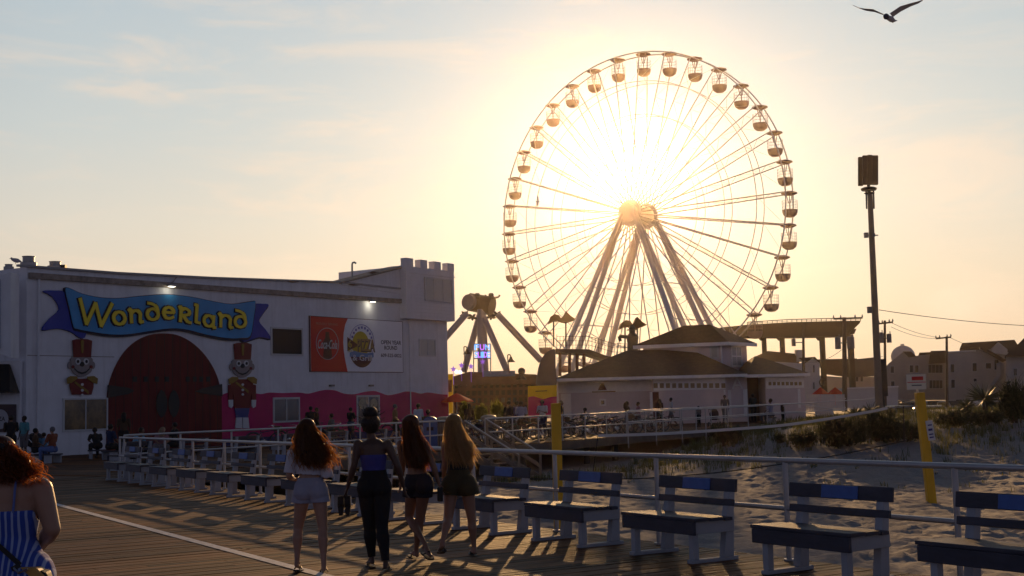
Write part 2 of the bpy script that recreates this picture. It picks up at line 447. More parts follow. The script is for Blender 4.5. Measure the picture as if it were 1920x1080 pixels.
def window(parent, wall, px4, off, glass, nv=1, nh=0, fr=.07, name='window', frame=frame_w, depth=.06):
    a0, a1, z0, z1 = px4
    mb = MB(); wall.rect(mb, a0 + fr, a1 - fr, z0 + fr, z1 - fr, off + .005, .02); w = mb.build(name, glass, parent)
    mb = MB()
    wall.rect(mb, a0, a0 + fr, z0, z1, off, depth); wall.rect(mb, a1 - fr, a1, z0, z1, off, depth)
    wall.rect(mb, a0 + fr, a1 - fr, z0, z0 + fr, off, depth - .004); wall.rect(mb, a0 + fr, a1 - fr, z1 - fr, z1, off, depth - .004)
    for i in range(1, nv + 1):
        u = a0 + (a1 - a0) * i / (nv + 1); wall.rect(mb, u - fr / 3, u + fr / 3, z0 + fr, z1 - fr, off + .026, depth - .036)
    for i in range(1, nh + 1):
        z = z0 + (z1 - z0) * i / (nh + 1); wall.rect(mb, a0 + fr, a1 - fr, z - fr / 3, z + fr / 3, off + .026, depth - .038)
    mb.build('window_frame', frame, w); return w
window(hall, WL, WL.prect(782, 523, 833, 567), .535, winpale, 2, 0)
window(hall, WL, WL.prect(785, 636, 816, 668), .0, winpale, 1, 0)
window(hall, WL, WL.prect(507, 614, 567, 667), .0, mat('dark_opening', (0.02, 0.015, 0.015), 0.7, 0), 0, 0, .09)
window(hall, WL, WL.prect(511, 745, 561, 792), .0, winglass, 1, 0, .09)
window(hall, WL, WL.prect(117, 746, 201, 808), .0, mat('gold_reflection_glass', (0.16, 0.10, 0.035), .15, .9, 1.3, spec=.6), 1, 0, .07)  # golden reflection painted into the glass colour as blotchy noise
window(hall, WL, WL.prect(668, 741, 711, 800), .0, winglass, 1, 0, .09, name='door')
# posters of round badges in that door
for cx in (679, 700):
    mb = MB(); u, z = WL.uv(cx, 757); mb.extrude([WL.pt(u + .30 * math.cos(t), z + .30 * math.sin(t), .03) for t in [q * math.pi / 8 for q in range(16)]], WL.n * .012); mb.build('door_badge', mat('badge_paint', (0.35, 0.33, 0.24), 0.6, 0.4, 8), hall)
# magenta wave along the foot of the wall
mag = mat('magenta_paint', (0.50, 0.011, 0.13), 0.7, 0.15, 1.0)
blu = mat('navy_paint', (0.03, 0.03, 0.13), 0.7, 0.2, 1.0)
wv = [(414, 741), (428, 736), (448, 734), (470, 735), (488, 739), (505, 736), (530, 737), (560, 736), (578, 738), (598, 733), (612, 731), (628, 732), (645, 738), (665, 739), (682, 735), (700, 733), (712, 736), (727, 741), (745, 738), (760, 734), (775, 735), (788, 738), (800, 736), (812, 737), (825, 739), (839, 740)]
wvu = smooth_poly([WL.uv(*p) for p in wv], 3, False)
mb = MB(); mb.extrude([WL.pt(u, z, .004) for u, z in [(wvu[0][0], .35)] + wvu + [(uR - .02, .35)]], WL.n * .012); mb.build('painted_wave', mag, hall)
mb = MB(); WL.rect(mb, wvu[0][0], uR - .02, 0, .35, .004, .010); mb.build('painted_plinth', blu, hall)
# plaster joint, cable and little fittings on the wall
mb = MB(); zj = WL.uv(300, 671)[1]
mb.beam(WL.pt(.05, zj, .004), WL.pt(WL.uv(214, 690)[0], zj, .004), .010, .03); mb.build('wall_joint', trim_old, hall)
for xa in (620, 694):
    mb = MB(); c = WL.px(xa, 723, .08); mb.box(c, (.3, .16, .10), rz=math.atan2(WL.d.y, WL.d.x)); mb.build('wall_fitting', trim_old, hall)
mb = MB(); mb.path([WL.pt(*WL.uv(328, 520), .10), WL.pt(*WL.uv(322, 528), .12), WL.pt(*WL.uv(313, 533), .12)], .018, 4); mb.build('lamp_cable', trim_old, hall)
for (xa, ya, ww_, hh_) in ((548, 528, .8, .10), (662, 534, .5, .16), (700, 512, .7, .22)):
    mb = MB(); u, z = WL.uv(xa, ya); WL.slab(mb, [(xa - 12, ya), (xa - 3, ya - 3), (xa + 9, ya - 2), (xa + 11, ya + 1), (xa - 2, ya + 2)], .07, .01); mb.build('rust_stain', mat('rust_stain', (.16, .09, .06), .9, .4, 6), hall)
# ribbon sign
ban = [(118, 545), (124, 541), (150, 552), (185, 559), (220, 560), (260, 556), (305, 553), (350, 557), (395, 566), (430, 571), (468, 566), (474, 569), (470, 600), (464, 630), (448, 634), (420, 634), (380, 627), (345, 618), (315, 616), (275, 621), (235, 627), (200, 627), (165, 622), (140, 617), (133, 612), (126, 580)]
sky_b = mat('ribbon_blue', (0.05, 0.30, 0.62), 0.6, 0.15, 1.0); nav = mat('ribbon_navy', (0.030, 0.050, 0.36), 0.6, 0.15, 1.0)
outl = mat('sign_outline', (0.012, 0.014, 0.04), 0.6, 0); yel = mat('sign_yellow', (0.90, 0.68, 0.03), 0.5, 0.1, 2.0)
bn = thing('ribbon_sign', 'blue ribbon shaped sign with raised yellow fairground lettering above the arched door', 'sign', WL.px(300, 600))
def grow(pts, k):
    cx = sum(p[0] for p in pts) / len(pts); cy = sum(p[1] for p in pts) / len(pts); out = []
    n = len(pts)
    for i in range(n):
        a, b = pts[i - 1], pts[(i + 1) % n]; tx, ty = b[0] - a[0], b[1] - a[1]; l = math.hypot(tx, ty) or 1
        nx, ny = ty / l, -tx / l
        if (pts[i][0] - cx) * nx + (pts[i][1] - cy) * ny < 0 and False: nx, ny = -nx, -ny
        out.append((pts[i][0] + nx * k, pts[i][1] + ny * k))
    return out
bs = smooth_poly(ban, 3)
mb = MB(); WL.slab(mb, [(x + 1, y + 3.0) for x, y in grow(bs, 1.6)], .02, .10); WL.slab(mb, grow(bs, 1.2), .03, .12); mb.build('ribbon_shadow_board', outl, bn)
mb = MB(); WL.slab(mb, bs, .155, .03); rb = mb.build('ribbon', sky_b, bn)
for tail in ([(119, 550), (100, 545), (77, 546), (95, 556), (108, 580), (90, 598), (76, 619), (105, 616), (130, 622), (146, 633), (156, 633), (158, 618), (140, 613), (128, 590)],
             [(474, 572), (490, 570), (501, 572), (492, 585), (483, 602), (495, 618), (505, 635), (485, 632), (465, 638), (455, 641), (447, 634), (460, 630), (468, 600)]):
    ts = smooth_poly(tail, 3)
    mb = MB(); WL.slab(mb, ts, .05, .06); mb.build('ribbon_tail', nav, bn)
    mb = MB(); WL.slab(mb, [(x + .5, y + 2) for x, y in grow(ts, 1.0)], .012, .03); mb.build('tail_edge', outl, COL.objects[-1])
# lettering: each letter drawn with broad-pen strokes in its own box, then bent along the ribbon
def arc(cx, cy, rx, ry, a0, a1, n=14): return [(cx + rx * math.cos(R(a0 + (a1 - a0) * i / n)), cy + ry * math.sin(R(a0 + (a1 - a0) * i / n))) for i in range(n + 1)]
LET = {
 'W': [[(.0, 1.02), (.24, .0)], [(.24, .0), (.48, .92)], [(.48, .92), (.70, .0)], [(.70, .0), (1.0, 1.0)]],
 'o': [arc(.5, .5, .42, .44, 0, 360, 20)],
 'n': [[(.08, .92), (.2, .96), (.22, .04)], arc(.52, .60, .30, .32, 180, 0) + [(.80, .10), (.98, .06)]],
 'd': [arc(.48, .34, .40, .34, 0, 360, 18), [(.86, .42), (.80, .75), (.50, .98), (.16, 1.06)]],
 'e': [[(.12, .52), (.86, .55), (.82, .80), (.5, .96), (.16, .74), (.10, .40), (.28, .08), (.60, .04), (.88, .18)]],
 'r': [[(.10, .95), (.24, .95), (.24, .02)], [(.24, .78), (.5, .97), (.82, .84), (.80, .60), (.36, .46)], [(.42, .46), (.72, .10), (.98, .04)]],
 'l': [[(.12, 1.02), (.38, 1.02), (.40, .08), (.88, .06)]],
 'a': [arc(.44, .48, .36, .42, 30, 330, 16), [(.80, .92), (.80, .10), (.98, .04)]],
}
letters = [('W', 138, 564, 205, 612, 4), ('o', 202, 583, 230, 611, 0), ('n', 231, 580, 262, 607, -4), ('d', 265, 568, 293, 602, -5), ('e', 296, 575, 322, 599, 2), ('r', 324, 577, 353, 606, 5), ('l', 355, 572, 371, 609, 6), ('a', 372, 589, 399, 615, 5), ('n', 399, 589, 431, 616, 2), ('d', 430, 582, 457, 616, -3)]
for ch, x0, y0, x1, y1, rt in letters:
    a = WL.uv(x0, (y0 + y1) / 2); b = WL.uv(x1, (y0 + y1) / 2); zb_ = WL.uv((x0 + x1) / 2, y1)[1]; zt_ = WL.uv((x0 + x1) / 2, y0)[1]
    w_ = b[0] - a[0]; h_ = zt_ - zb_; asc = 1.0 if ch in 'Wl' else (1.0 / 1.06 if ch == 'd' else 1.0)
    def P(q, off):
        u = (q[0] - .5) * w_ * .90; z = (q[1] - .5) * h_ * .92 * asc
        t = -R(rt); return WL.pt(a[0] + w_ / 2 + u * math.cos(t) - z * math.sin(t), zb_ + h_ / 2 + u * math.sin(t) + z * math.cos(t), off)
    for off, wd, mt, nm in ((.19, .275, outl, 'letter_outline'), (.235, .165, yel, 'letter')):
        mb = MB(); j = 0
        for st in LET[ch]:
            st = smooth_poly(st, 3, False) if len(st) > 2 and ch not in 'Wl' else st
            for p, q in zip(st[:-1], st[1:]):
                d = Vector((q[0] - p[0], q[1] - p[1])); 
                if d.length < 1e-5: continue
                p3 = P(p, off + .0004 * j); q3 = P(q, off + .0004 * j); ext = (q3 - p3).normalized() * wd * .22
                s_ = (q3 - p3).cross(WL.n).normalized() * wd * (.62 if abs(d.x) > abs(d.y) * 1.3 else .85 if ch != 'W' else .8) * .62
                mb.extrude([p3 - ext - s_, q3 + ext - s_, q3 + ext + s_, p3 - ext + s_], WL.n * .035); j += 1
        mb.build(nm, mt, bn if nm == 'letter_outline' else bn)
# arched red door
arch = thing('arched_door', 'giant red round topped double door of planks with black strap hinges', 'door', WL.px(305, 808))
ap = [(199, 812), (199, 750), (203, 722), (214, 690), (232, 660), (255, 639), (280, 628), (305, 625), (330, 628), (355, 640), (378, 660), (396, 685), (408, 712), (414, 740), (415, 812)]
au = [WL.uv(*p) for p in ap]; au[0] = (au[0][0], .02); au[-1] = (au[-1][0], .02)
aus = [au[0]] + smooth_poly(au[1:-1], 3, False) + [au[-1]]
mb = MB(); mb.extrude([WL.pt(u, z, .004) for u, z in aus], WL.n * .05)
reddoor = mat('red_planks', (0.13, 0.007, 0.008), 0.7, 0.35, 1.2, stretch=(3, 3, .3)); mb.build('door_leaf', reddoor, arch)
blk = mat('black_iron', (0.012, 0.010, 0.012), 0.5, 0)
mb = MB(); u = au[0][0] + .45
def arch_top(u):
    best = 0
    for (a, za), (b, zb_) in zip(aus[:-1], aus[1:]):
        if a <= u <= b and b > a: best = max(best, za + (zb_ - za) * (u - a) / (b - a))
    return best
while u < au[-1][0] - .2: WL.rect(mb, u - .012, u + .012, .03, arch_top(u) - .06, .055, .006); u += .46
mb.build('plank_joint', blk, arch)
for pts_ in ([(200, 722), (238, 727), (250, 733), (238, 739), (200, 746)], [(414, 720), (378, 728), (364, 734), (378, 738), (415, 743)]):
    mb = MB(); WL.slab(mb, pts_, .062, .03); mb.build('strap_hinge', blk, arch)
for cx in (301, 324):
    u, z = WL.uv(cx, 757); mb = MB()
    mb.extrude([WL.pt(u + .33 * math.cos(t) * (abs(math.cos(t)) ** .3), z + .62 * math.sin(t), .062) for t in [q * math.pi / 10 for q in range(20)]], WL.n * .02); mb.build('door_handle_plate', blk, arch)
mb = MB()
for cx in (251, 271, 292, 311, 350, 363, 375, 388):
    u, z = WL.uv(cx, 711); WL.rect(mb, u - .11, u + .11, z - .12, z + .12, .062, .02)
mb.build('iron_stud', blk, arch)
# painted toy guards
skin_p = mat('painted_face', (0.27, 0.23, 0.23), 0.6, 0.1); redp = mat('painted_red', (0.16, 0.008, 0.009), 0.6, 0.15); yelp = mat('painted_gold', (0.26, 0.16, 0.02), 0.6, 0.15)
whp = mat('painted_white', (0.62, 0.62, 0.65), 0.6, 0.05); bkp = mat('painted_black', (0.012, 0.012, 0.016), 0.6, 0)
def guard(ox, oy, sc, full, label):
    g = thing('toy_guard_cutout', label, 'figure', WL.px(ox, oy + (150 if full else 105)), group='painted toy guards')
    def X(p): return (ox + p[0] * sc, oy + p[1] * sc)
    def sl(pts, off, th, name, m, parent=g, sm=False):
        q = [X(p) for p in (smooth_poly(pts, 3) if sm else pts)]; mb = MB(); WL.slab(mb, q, off, th); return mb.build(name, m, parent)
    def el(cx, cy, rx, ry, off, th, name, m, parent=g, n=18): return sl([(cx + rx * math.cos(2 * math.pi * i / n), cy + ry * math.sin(2 * math.pi * i / n)) for i in range(n)], off, th, name, m, parent)
    hat = sl([(-17, 2), (-10, 0), (10, 0), (19, 3), (17, 34), (-15, 34)], .05, .05, 'hat', redp)
    sl([(-3, 4), (0, 1), (3, 4), (1.6, 26), (-1.4, 26)], .105, .02, 'plume', yelp, hat)
    head = sl([(-18, 34), (17, 34), (20, 48), (18, 60), (9, 68), (0, 71), (-9, 68), (-18, 60), (-20, 48)], .04, .05, 'head', skin_p, sm=True)
    for s_ in (-1, 1):
        el(21.5 * s_, 49, 4, 7, .03, .04, 'ear', skin_p, head)
        e = el(7.5 * s_, 42, 5, 6, .095, .012, 'eye', whp, head); el(8 * s_, 42, 2.4, 3.2, .11, .012, 'pupil', bkp, head)
        el(17 * s_, 52, 3, 3, .095, .008, 'cheek', redp, head)
    el(0, 47, 4, 4.5, .095, .03, 'nose', bkp, head)
    sl([(-15, 53), (-8, 60), (0, 62.5), (8, 60), (15, 53), (14, 57), (7, 63.5), (0, 66), (-7, 63.5), (-14, 57)], .095, .01, 'mouth', bkp, head)
    H = 108 if full else 104
    coat = sl([(-22, 74), (22, 74), (22, 90), (18, H), (-18, H), (-22, 90)], .04, .05, 'coat', redp)
    for s_ in (-1, 1):
        sl([(10 * s_, 70), (22 * s_, 69), (29 * s_, 74), (28 * s_, 84), (20 * s_, 82), (9 * s_, 74)], .10, .03, 'epaulette', yelp)
    sl([(-15, 82), (-12, 79), (12, 97), (12, 103)], .095, .012, 'sash', yelp, coat)
    for cy in (85, 96, 105): el(0, cy, 2.6, 2.6, .108, .012, 'button', whp, coat, 10)
    if full:
        sl([(-18, 108), (18, 108), (16, 133), (-16, 133)], .038, .05, 'coat_skirt', redp)
        sl([(-15, 133), (15, 133), (12, 152), (-12, 152)], .036, .05, 'trousers', mat('painted_navy', (0.03, 0.05, 0.22), 0.6, 0.1))
        for s_ in (-1, 1):
            sl([(1 * s_, 152), (12 * s_, 152), (14 * s_, 174), (1 * s_, 174)], .04, .06, 'boot', whp)
            sl([(20 * s_, 84), (28 * s_, 86), (28 * s_, 116), (19 * s_, 116)], .036, .05, 'sleeve', redp)
            sl([(19 * s_, 116), (28 * s_, 116), (27 * s_, 130), (22 * s_, 133), (19 * s_, 128)], .05, .05, 'glove', whp)
guard(151, 636, 1.0, False, 'wooden painted toy guard bust in red hat standing on the left window head')
guard(452, 643, 0.92, True, 'tall painted toy guard with white boots right of the arched door')
# restaurant billboard
bb = thing('restaurant_billboard', 'orange and white pizza restaurant billboard on the white wall beside the castle tower', 'billboard', WL.px(668, 697))
A0 = WL.uv(580, 594); A1 = WL.uv(752, 603); A2 = WL.uv(754, 697); A3 = WL.uv(584, 697)
bu0, bu1, bz0, bz1 = A0[0], A1[0], (A2[1] + A3[1]) / 2, (A0[1] + A1[1]) / 2
bw, bh = bu1 - bu0, bz1 - bz0
def bp(x, y): return (bu0 + x * bw, bz1 - y * bh)      # 0..1 board coordinates
def bslab(pts, off, th, name, m, parent=bb):
    mb = MB(); mb.extrude([WL.pt(*bp(x, y), off) for x, y in pts], WL.n * th); return mb.build(name, m, parent)
def bell(cx, cy, rx, ry, off, th, name, m, n=28, a0=0, a1=360, parent=bb): return bslab([(cx + rx * math.cos(R(a0 + (a1 - a0) * i / n)), cy + ry * math.sin(R(a0 + (a1 - a0) * i / n))) for i in range(n)], off, th, name, m, parent)
def bring(cx, cy, rx, ry, w, off, name, m, n=40):
    mb = MB(); P = [WL.pt(*bp(cx + rx * math.cos(2 * math.pi * i / n), cy + ry * math.sin(2 * math.pi * i / n)), off) for i in range(n)]
    mb.path(P, w, n=4, closed=True); return mb.build(name, m, bb)
def btext(txt, cx, cy, w, h, off, name, m, bold=0, shear=0, rot=0):
    mb = MB(); u, z = bp(cx, cy); wall_text(mb, WL, txt, u, z, w * bw, h * bh, off, bold, shear, rot); return mb.build(name, m, bb)
bslab([(-.008, -.012), (1.008, -.012), (1.008, 1.012), (-.008, 1.012)], .005, .05, 'board_frame', mat('board_frame_dark', (0.06, 0.02, 0.03), 0.6, 0))
bslab([(0, 0), (1, 0), (1, 1), (0, 1)], .056, .02, 'board_panel', mat('board_white', (0.86, 0.84, 0.88), 0.6, 0.05, 2))
org = mat('board_orange', (0.62, 0.024, 0.010), 0.6, 0.12, 0.8); dk = mat('board_ink', (0.03, 0.015, 0.03), 0.6, 0)
bslab([(0, 0), (.385, 0), (.355, .12), (.338, .28), (.332, .45), (.337, .62), (.352, .80), (.375, 1), (0, 1)], .077, .004, 'orange_field', org)
bring(.168, .49, .115, .29, .018, .084, 'white_ring', whp)
brown = mat('board_brown', (0.10, 0.02, 0.01), 0.6, 0.1)
bslab([(.150, .27), (.185, .27), (.19, .38), (.215, .47), (.205, .58), (.215, .72), (.195, .78), (.14, .78), (.12, .72), (.13, .58), (.12, .47), (.145, .38)], .082, .003, 'bottle_mark', brown)
btext('Coca-Cola', .168, .50, .20, .17, .090, 'white_script', whp, .012, .35)
btext('PROUDLY SERVING', .165, .125, .22, .042, .084, 'small_caption', mat('caption_pink', (0.62, 0.25, 0.2), 0.6, 0))
bring(.535, .44, .135, .34, .016, .084, 'blue_wheel_ring', mat('board_lilac', (0.18, 0.15, 0.42), 0.6, 0))
lil = MATS['board_lilac']; mb = MB()
for k in range(9):
    t = R(200 + k * 17.5); u, z = bp(.535 + .112 * math.cos(t), .44 + .285 * math.sin(t)); WL.rect(mb, u - .07, u + .07, z - .06, z + .06, .084, .006)
mb.build('cabin_mark', lil, bb)
bell(.52, .48, .092, .25, .082, .004, 'yellow_disc', mat('board_yellow', (0.55, 0.40, 0.02), 0.6, 0.1))
bell(.53, .62, .127, .30, .081, .003, 'brown_bowl', brown, a0=4, a1=176)
bslab([(.40, .64), (.45, .605), (.50, .63), (.58, .645), (.66, .63), (.66, .72), (.40, .72)], .087, .003, 'blue_wave', mat('board_blue', (0.10, 0.22, 0.45), 0.6, 0))
bslab([(.375, .35), (.50, .50), (.375, .62)], .088, .004, 'slice_mark', brown)
tan = mat('board_tan', (0.36, 0.22, 0.08), 0.6, 0.1)
for txt, cx, cy, w, h, c, sh in (('PIZZA', .575, .49, .19, .235, tan, 0), ):
    btext(txt, cx + .006, cy + .012, w * 1.03, h * 1.05, .0925, 'word_shadow', dk, .05); btext(txt, cx, cy, w, h, .096, 'word', c, .02)
btext('6', .402, .475, .038, .15, .095, 'numeral', MATS['board_yellow'], .03)
btext('Street', .425, .575, .09, .07, .095, 'word', MATS['board_yellow'], .01, rot=.25)
btext('& Grill', .535, .735, .215, .115, .094, 'word', whp, .015)
btext('OPEN YEAR', .865, .42, .235, .080, .080, 'word', dk, .02)
btext('ROUND', .86, .525, .15, .080, .080, 'word', dk, .02)
btext('609-525-0022', .865, .675, .24, .07, .080, 'phone_number', dk, .02)
# roof ventilators, hooked pipe, lamps
zr = lambda px, py: WL.px(px, py, -1.5)
galv = mat('galvanised', (0.34, 0.33, 0.33), 0.45, 0.15, 2.0, metal=0.4)
for (x0, x1, yt, yb, lab) in ((80, 112, 475, 500, 'tall two tier metal ventilator on the white hall roof'), (131, 160, 485, 503, 'smaller ventilator with side outlet on the white hall roof'), (49, 69, 490, 500, 'low round vent cap at the corner of the hall roof')):
    a = zr(x0, yb); b = zr(x1, yb); t_ = zr((x0 + x1) / 2, yt); c = (a + b) / 2; rr = (b - a).length / 2 * .8; h_ = t_.z - c.z
    th = thing('roof_ventilator', lab, 'ventilator', c)
    mb = MB(); mb.lathe(c + V(0, 0, -.4), [(rr, 0), (rr, .4 + h_ * .52), (rr * .93, .4 + h_ * .55)], 20); mb.build('housing', galv, th, smooth=True)
    mb = MB(); mb.lathe(c, [(rr * .72, h_ * .5), (rr * .72, h_ * .93), (rr * .80, h_ * .95), (rr * .80, h_)], 20); mb.build('cap', galv, th, smooth=True)
    if x0 == 131: mb = MB(); mb.box(c + V(rr * 1.1, 0, h_ * .35), (.25, .25, .22)); mb.build('outlet', blk, th)
pv = [WL.px(676, 520, -.6), WL.px(676, 494, -.6), WL.px(677, 491, -.6), WL.px(680, 490, -.6), WL.px(683, 492, -.6)]
mb = MB(); mb.path(pv, .05, 8); o = mb.build('hooked_pipe', galv, smooth=True); tag(o, 'thin hooked vent pipe rising from the white hall roof', 'pipe')
glowm = mat('lamp_lens', (0.9, 0.9, 0.8), 0.3, 0, emit=(1.0, 0.93, 0.75), es=5.0)
for (x, y, lab, pw) in ((312, 536, 'small lit floodlight above the ribbon sign', 3), (690, 565, 'small lit floodlight above the pizza billboard', 6)):
    c = WL.px(x, y, .35); th = thing('wall_floodlight', lab, 'lamp', c)
    mb = MB(); mb.box(c, (.42, .22, .10), rz=math.atan2(WL.d.y, WL.d.x)); mb.beam(c, c - WL.n * .3, .05, .05); mb.build('lamp_housing', galv, th)
    mb = MB(); mb.box(c + V(0, 0, -.06), (.30, .15, .02), rz=math.atan2(WL.d.y, WL.d.x)); mb.build('lamp_lens', glowm, th)
    pl = bpy.data.lights.new('floodlight_glow', 'POINT'); pl.energy = pw; pl.color = (1, .93, .7); pl.shadow_soft_size = .06
    po = bpy.data.objects.new('floodlight_glow', pl); COL.objects.link(po); po.parent = th; po.location = (0, 0, -.15)
# downpipe and conduit
mb = MB(); u = WL.uv(70, 600)[0]; mb.tube(WL.pt(u, .05, .09), WL.pt(u, b0[1] - .1, .09), .05); mb.build('downpipe', white, hall); mb = MB(); mb.tube(WL.pt(uT + .12, .05, .06), WL.pt(uT + .12, zb, .06), .035)
mb.build('conduit', white, hall)
# ---- shop front left of the hall with its awning, upper board and round pizza sign
SD = (-0.22, -0.9755); WS = Wall((WL.P.x, WL.P.y), (-0.80, -0.60))
shop = thing('corner_shop', 'white shop front with upper board at the far left edge', 'building', WL.P)
WF = Wall((-19.9, 51.7), (-0.93, -0.05))
mb = MB(); WF.slab(mb, [(36, 515), (-60, 540), (-60, 640), (36, 672)], .0, 1.0); mb.build('upper_storey', white, shop)
mb = MB(); WF.rect(mb, .05, 6, -.3, 3.9, -.6, .5); mb.build('lower_wall', white, shop)
mb = MB(); WF.slab(mb, [(17, 528), (-60, 535), (-60, 668), (17, 655)], 1.01, .06); mb.build('upper_board', mat('poster_pale', (0.40, 0.45, 0.58), 0.6, 0.25, 1.5), shop)
awn = MB(); a = [WF.px(-60, 684, .0), WF.px(18, 684, 0), WF.px(36, 737, 1.2), WF.px(-60, 737, 1.2)]
awn.extrude(a, (0, 0, .03)); awn.extrude([a[1], a[2], a[2] - WF.n * 1.2], (.02, .02, 0)); tag(awn.build('awning', mat('black_canvas', (0.012, 0.012, 0.014), 0.8, 0)), 'black canvas awning over the corner shop front', 'awning')
sg = thing('pizza_shop_sign', 'black framed sign with round white pizza badge at the left edge', 'sign', WF.px(10, 808))
mb = MB(); WF.slab(mb, [(-40, 758), (30, 758), (30, 810), (-40, 810)], -.05, .06); mb.build('sign_panel', mat('sign_dark', (0.05, 0.03, 0.04), 0.5, 0.1), sg)
mb = MB(); u, z = WF.uv(0, 786); mb.extrude([WF.pt(u + .34 * math.cos(t), z + .40 * math.sin(t), .015) for t in [q * math.pi / 10 for q in range(20)]], WF.n * .02); mb.build('badge', mat('badge_grey', (0.38, 0.38, 0.42), 0.6, 0.1), sg)
mb = MB(); vs_, fs_ = text_verts('PIZZA', 1, .02); xs_ = [p[0] for p in vs_]; ys_ = [p[1] for p in vs_]
mb.add([WF.px(-14 + (x - min(xs_)) / (max(xs_) - min(xs_)) * 24, 789 - (y - min(ys_)) / (max(ys_) - min(ys_)) * 8, .04) for x, y in vs_], fs_); mb.build('badge_word', bkp, sg)
# ---------------------------------------------------------------- observation wheel
wsteel = mat('white_steel', (0.72, 0.66, 0.64), 0.45, 0.08, 0.5)
gond_m = mat('gondola_shell', (0.36, 0.22, 0.18), 0.5, 0.1, 2)
ZW = 156.0
WC = V(.1011 * ZW, ZW, CAMH + .14498 * ZW); WR = .12800 * ZW; WY = .63957; WPH = .16745; WN = 34
wu = V(math.cos(WY), -math.sin(WY), 0); wn = V(math.sin(WY), math.cos(WY), 0)
def wp(r, th, w=0.0): return WC - wu * (r * math.cos(th)) + V(0, 0, r * math.sin(th)) + wn * w
wheel = thing('observation_wheel', 'giant white observation wheel with open gondolas in front of the low sun', 'ferris wheel', (WC.x, WC.y, 0.5))
HW = 0.98
for w in (-HW, HW):
    for r, t, nm in ((WR, .085, 'rim'), (WR * .82, .05, 'inner_ring'), (WR * .615, .045, 'inner_ring'), (WR * .436, .04, 'inner_ring')):
        mb = MB(); mb.path([wp(r, 2 * math.pi * i / 136, w) for i in range(136)], t, n=6, closed=True); mb.build(nm, wsteel, wheel, smooth=True)
def hubw(r): return 2.0 + (HW - 2.0) * (r / WR)
for k in range(WN):
    th = WPH + k * 2 * math.pi / WN; mb = MB()
    for sgn in (-1, 1): mb.tube(wp(1.2, th, sgn * 1.9), wp(WR, th, sgn * HW), .085, .07, n=6)
    rs = [WR * q for q in (.30, .436, .53, .615, .72, .82, .91)]
    prev = None
    for j, r in enumerate(rs):
        w = hubw(r); mb.tube(wp(r, th, -w), wp(r, th, w), .035, n=4)
        if prev is not None: mb.tube(wp(prev, th, -hubw(prev) * (1 if j % 2 else -1)), wp(r, th, w * (1 if j % 2 else -1)), .03, n=4)
        prev = r
    mb.tube(wp(WR, th, -HW), wp(WR, th, HW), .06, n=6)
    mb.build('spoke', wsteel, wheel)
for k in range(WN):
    mb = MB(); th = WPH + k * 2 * math.pi / WN; t2 = th + 2 * math.pi / WN
    s = 1 if k % 2 else -1
    mb.tube(wp(WR * .82, th, s * hubw(WR * .82)), wp(WR, t2, s * HW), .018, n=4); mb.build('brace_cable', wsteel, wheel)
mb = MB(); mb.tube(WC - wn * 2.6, WC + wn * 2.6, 1.15, n=20); mb.tube(WC - wn * 2.1, WC - wn * 1.8, 1.6, n=24); mb.tube(WC + wn * 1.8, WC + wn * 2.1, 1.6, n=24); mb.build('hub', wsteel, wheel, smooth=True)
for su in (-1, 1):
    for w, wt in ((-6.0, -2.5), (-2.3, -2.2), (2.3, 2.2), (6.0, 2.5)):
        foot = WC + wu * (su * 11.0) + wn * w; foot.z = 1.0
        topp = WC + wu * (su * .8) + wn * wt
        mb = MB(); mb.tube(foot, topp, .36, .30, n=12); mb.build('support_leg', wsteel, wheel, smooth=True)
    for z0 in (6.5, 11, 15.5):
        for w0, w1 in ((-6.0, -2.3), (2.3, 6.0), (-2.3, 2.3)):
            f = (z0 - 1) / (WC.z - 1)
            def lp(w, wt): return (WC + wu * (su * 11.0) + wn * w).lerp(WC + wu * (su * .8) + wn * wt, f) 
            a = lp(w0, -2.5 if w0 < -3 else math.copysign(2.2, w0)); b = lp(w1, 2.5 if w1 > 3 else math.copysign(2.2, w1)); a.z = b.z = z0
            mb = MB(); mb.tube(a, b, .07, n=6); mb.build('cross_tie', wsteel, wheel)
# gondolas
def make_gondola(loc, label):
    g = thing('gondola', label, 'gondola', loc, rz=-WY, group='gondolas of the big wheel')
    mb = MB(); mb.lathe((0, 0, 0), [(.55, -.30), (.98, -.10), (.92, -.02), (.45, .14), (.2, .2)], 8); mb.build('roof', gond_m, g, world=False)
    mb = MB(); mb.lathe((0, 0, 0), [(.05, -2.86), (.45, -2.80), (.74, -2.58), (.86, -2.25), (.88, -1.98), (.84, -1.98), (.80, -2.2), (.05, -2.35)], 16); mb.build('tub', gond_m, g, world=False, smooth=True)
    mb = MB(); mb.tube((0, 0, -.1), (0, 0, -2.4), .05, n=6)
    for s in (-1, 1): mb.tube((s * .35, 0, -.2), (s * .12, 0, -1.2), .045, n=5)
    mb.build('centre_post', gond_m, g, world=False)
    mb = MB()
    for i in range(18):
        a = 2 * math.pi * i / 18
        if i in (4, 5): continue
        mb.tube((.87 * math.cos(a), .87 * math.sin(a), -2.0), (.87 * math.cos(a), .87 * math.sin(a), -.95 + .1 * (i % 2)), .012, n=3)
    for z in (-.95, -1.3, -1.65): mb.path([(.87 * math.cos(2 * math.pi * i / 18), .87 * math.sin(2 * math.pi * i / 18), z) for i in range(18)], .012, n=3, closed=True)
    mb.build('safety_cage', gond_m, g, world=False)
    return g
def gon_label(k):
    ang = (math.degrees(WPH + k * 2 * math.pi / WN)) % 360
    names = ['left', 'upper left', 'top', 'upper right', 'right', 'lower right', 'bottom', 'lower left']
    return names[int(((ang + 22.5) % 360) // 45)], ang
pos = []
for k in range(WN):
    th = WPH + k * 2 * math.pi / WN; nm, ang = gon_label(k); pos.append((th, nm, ang))
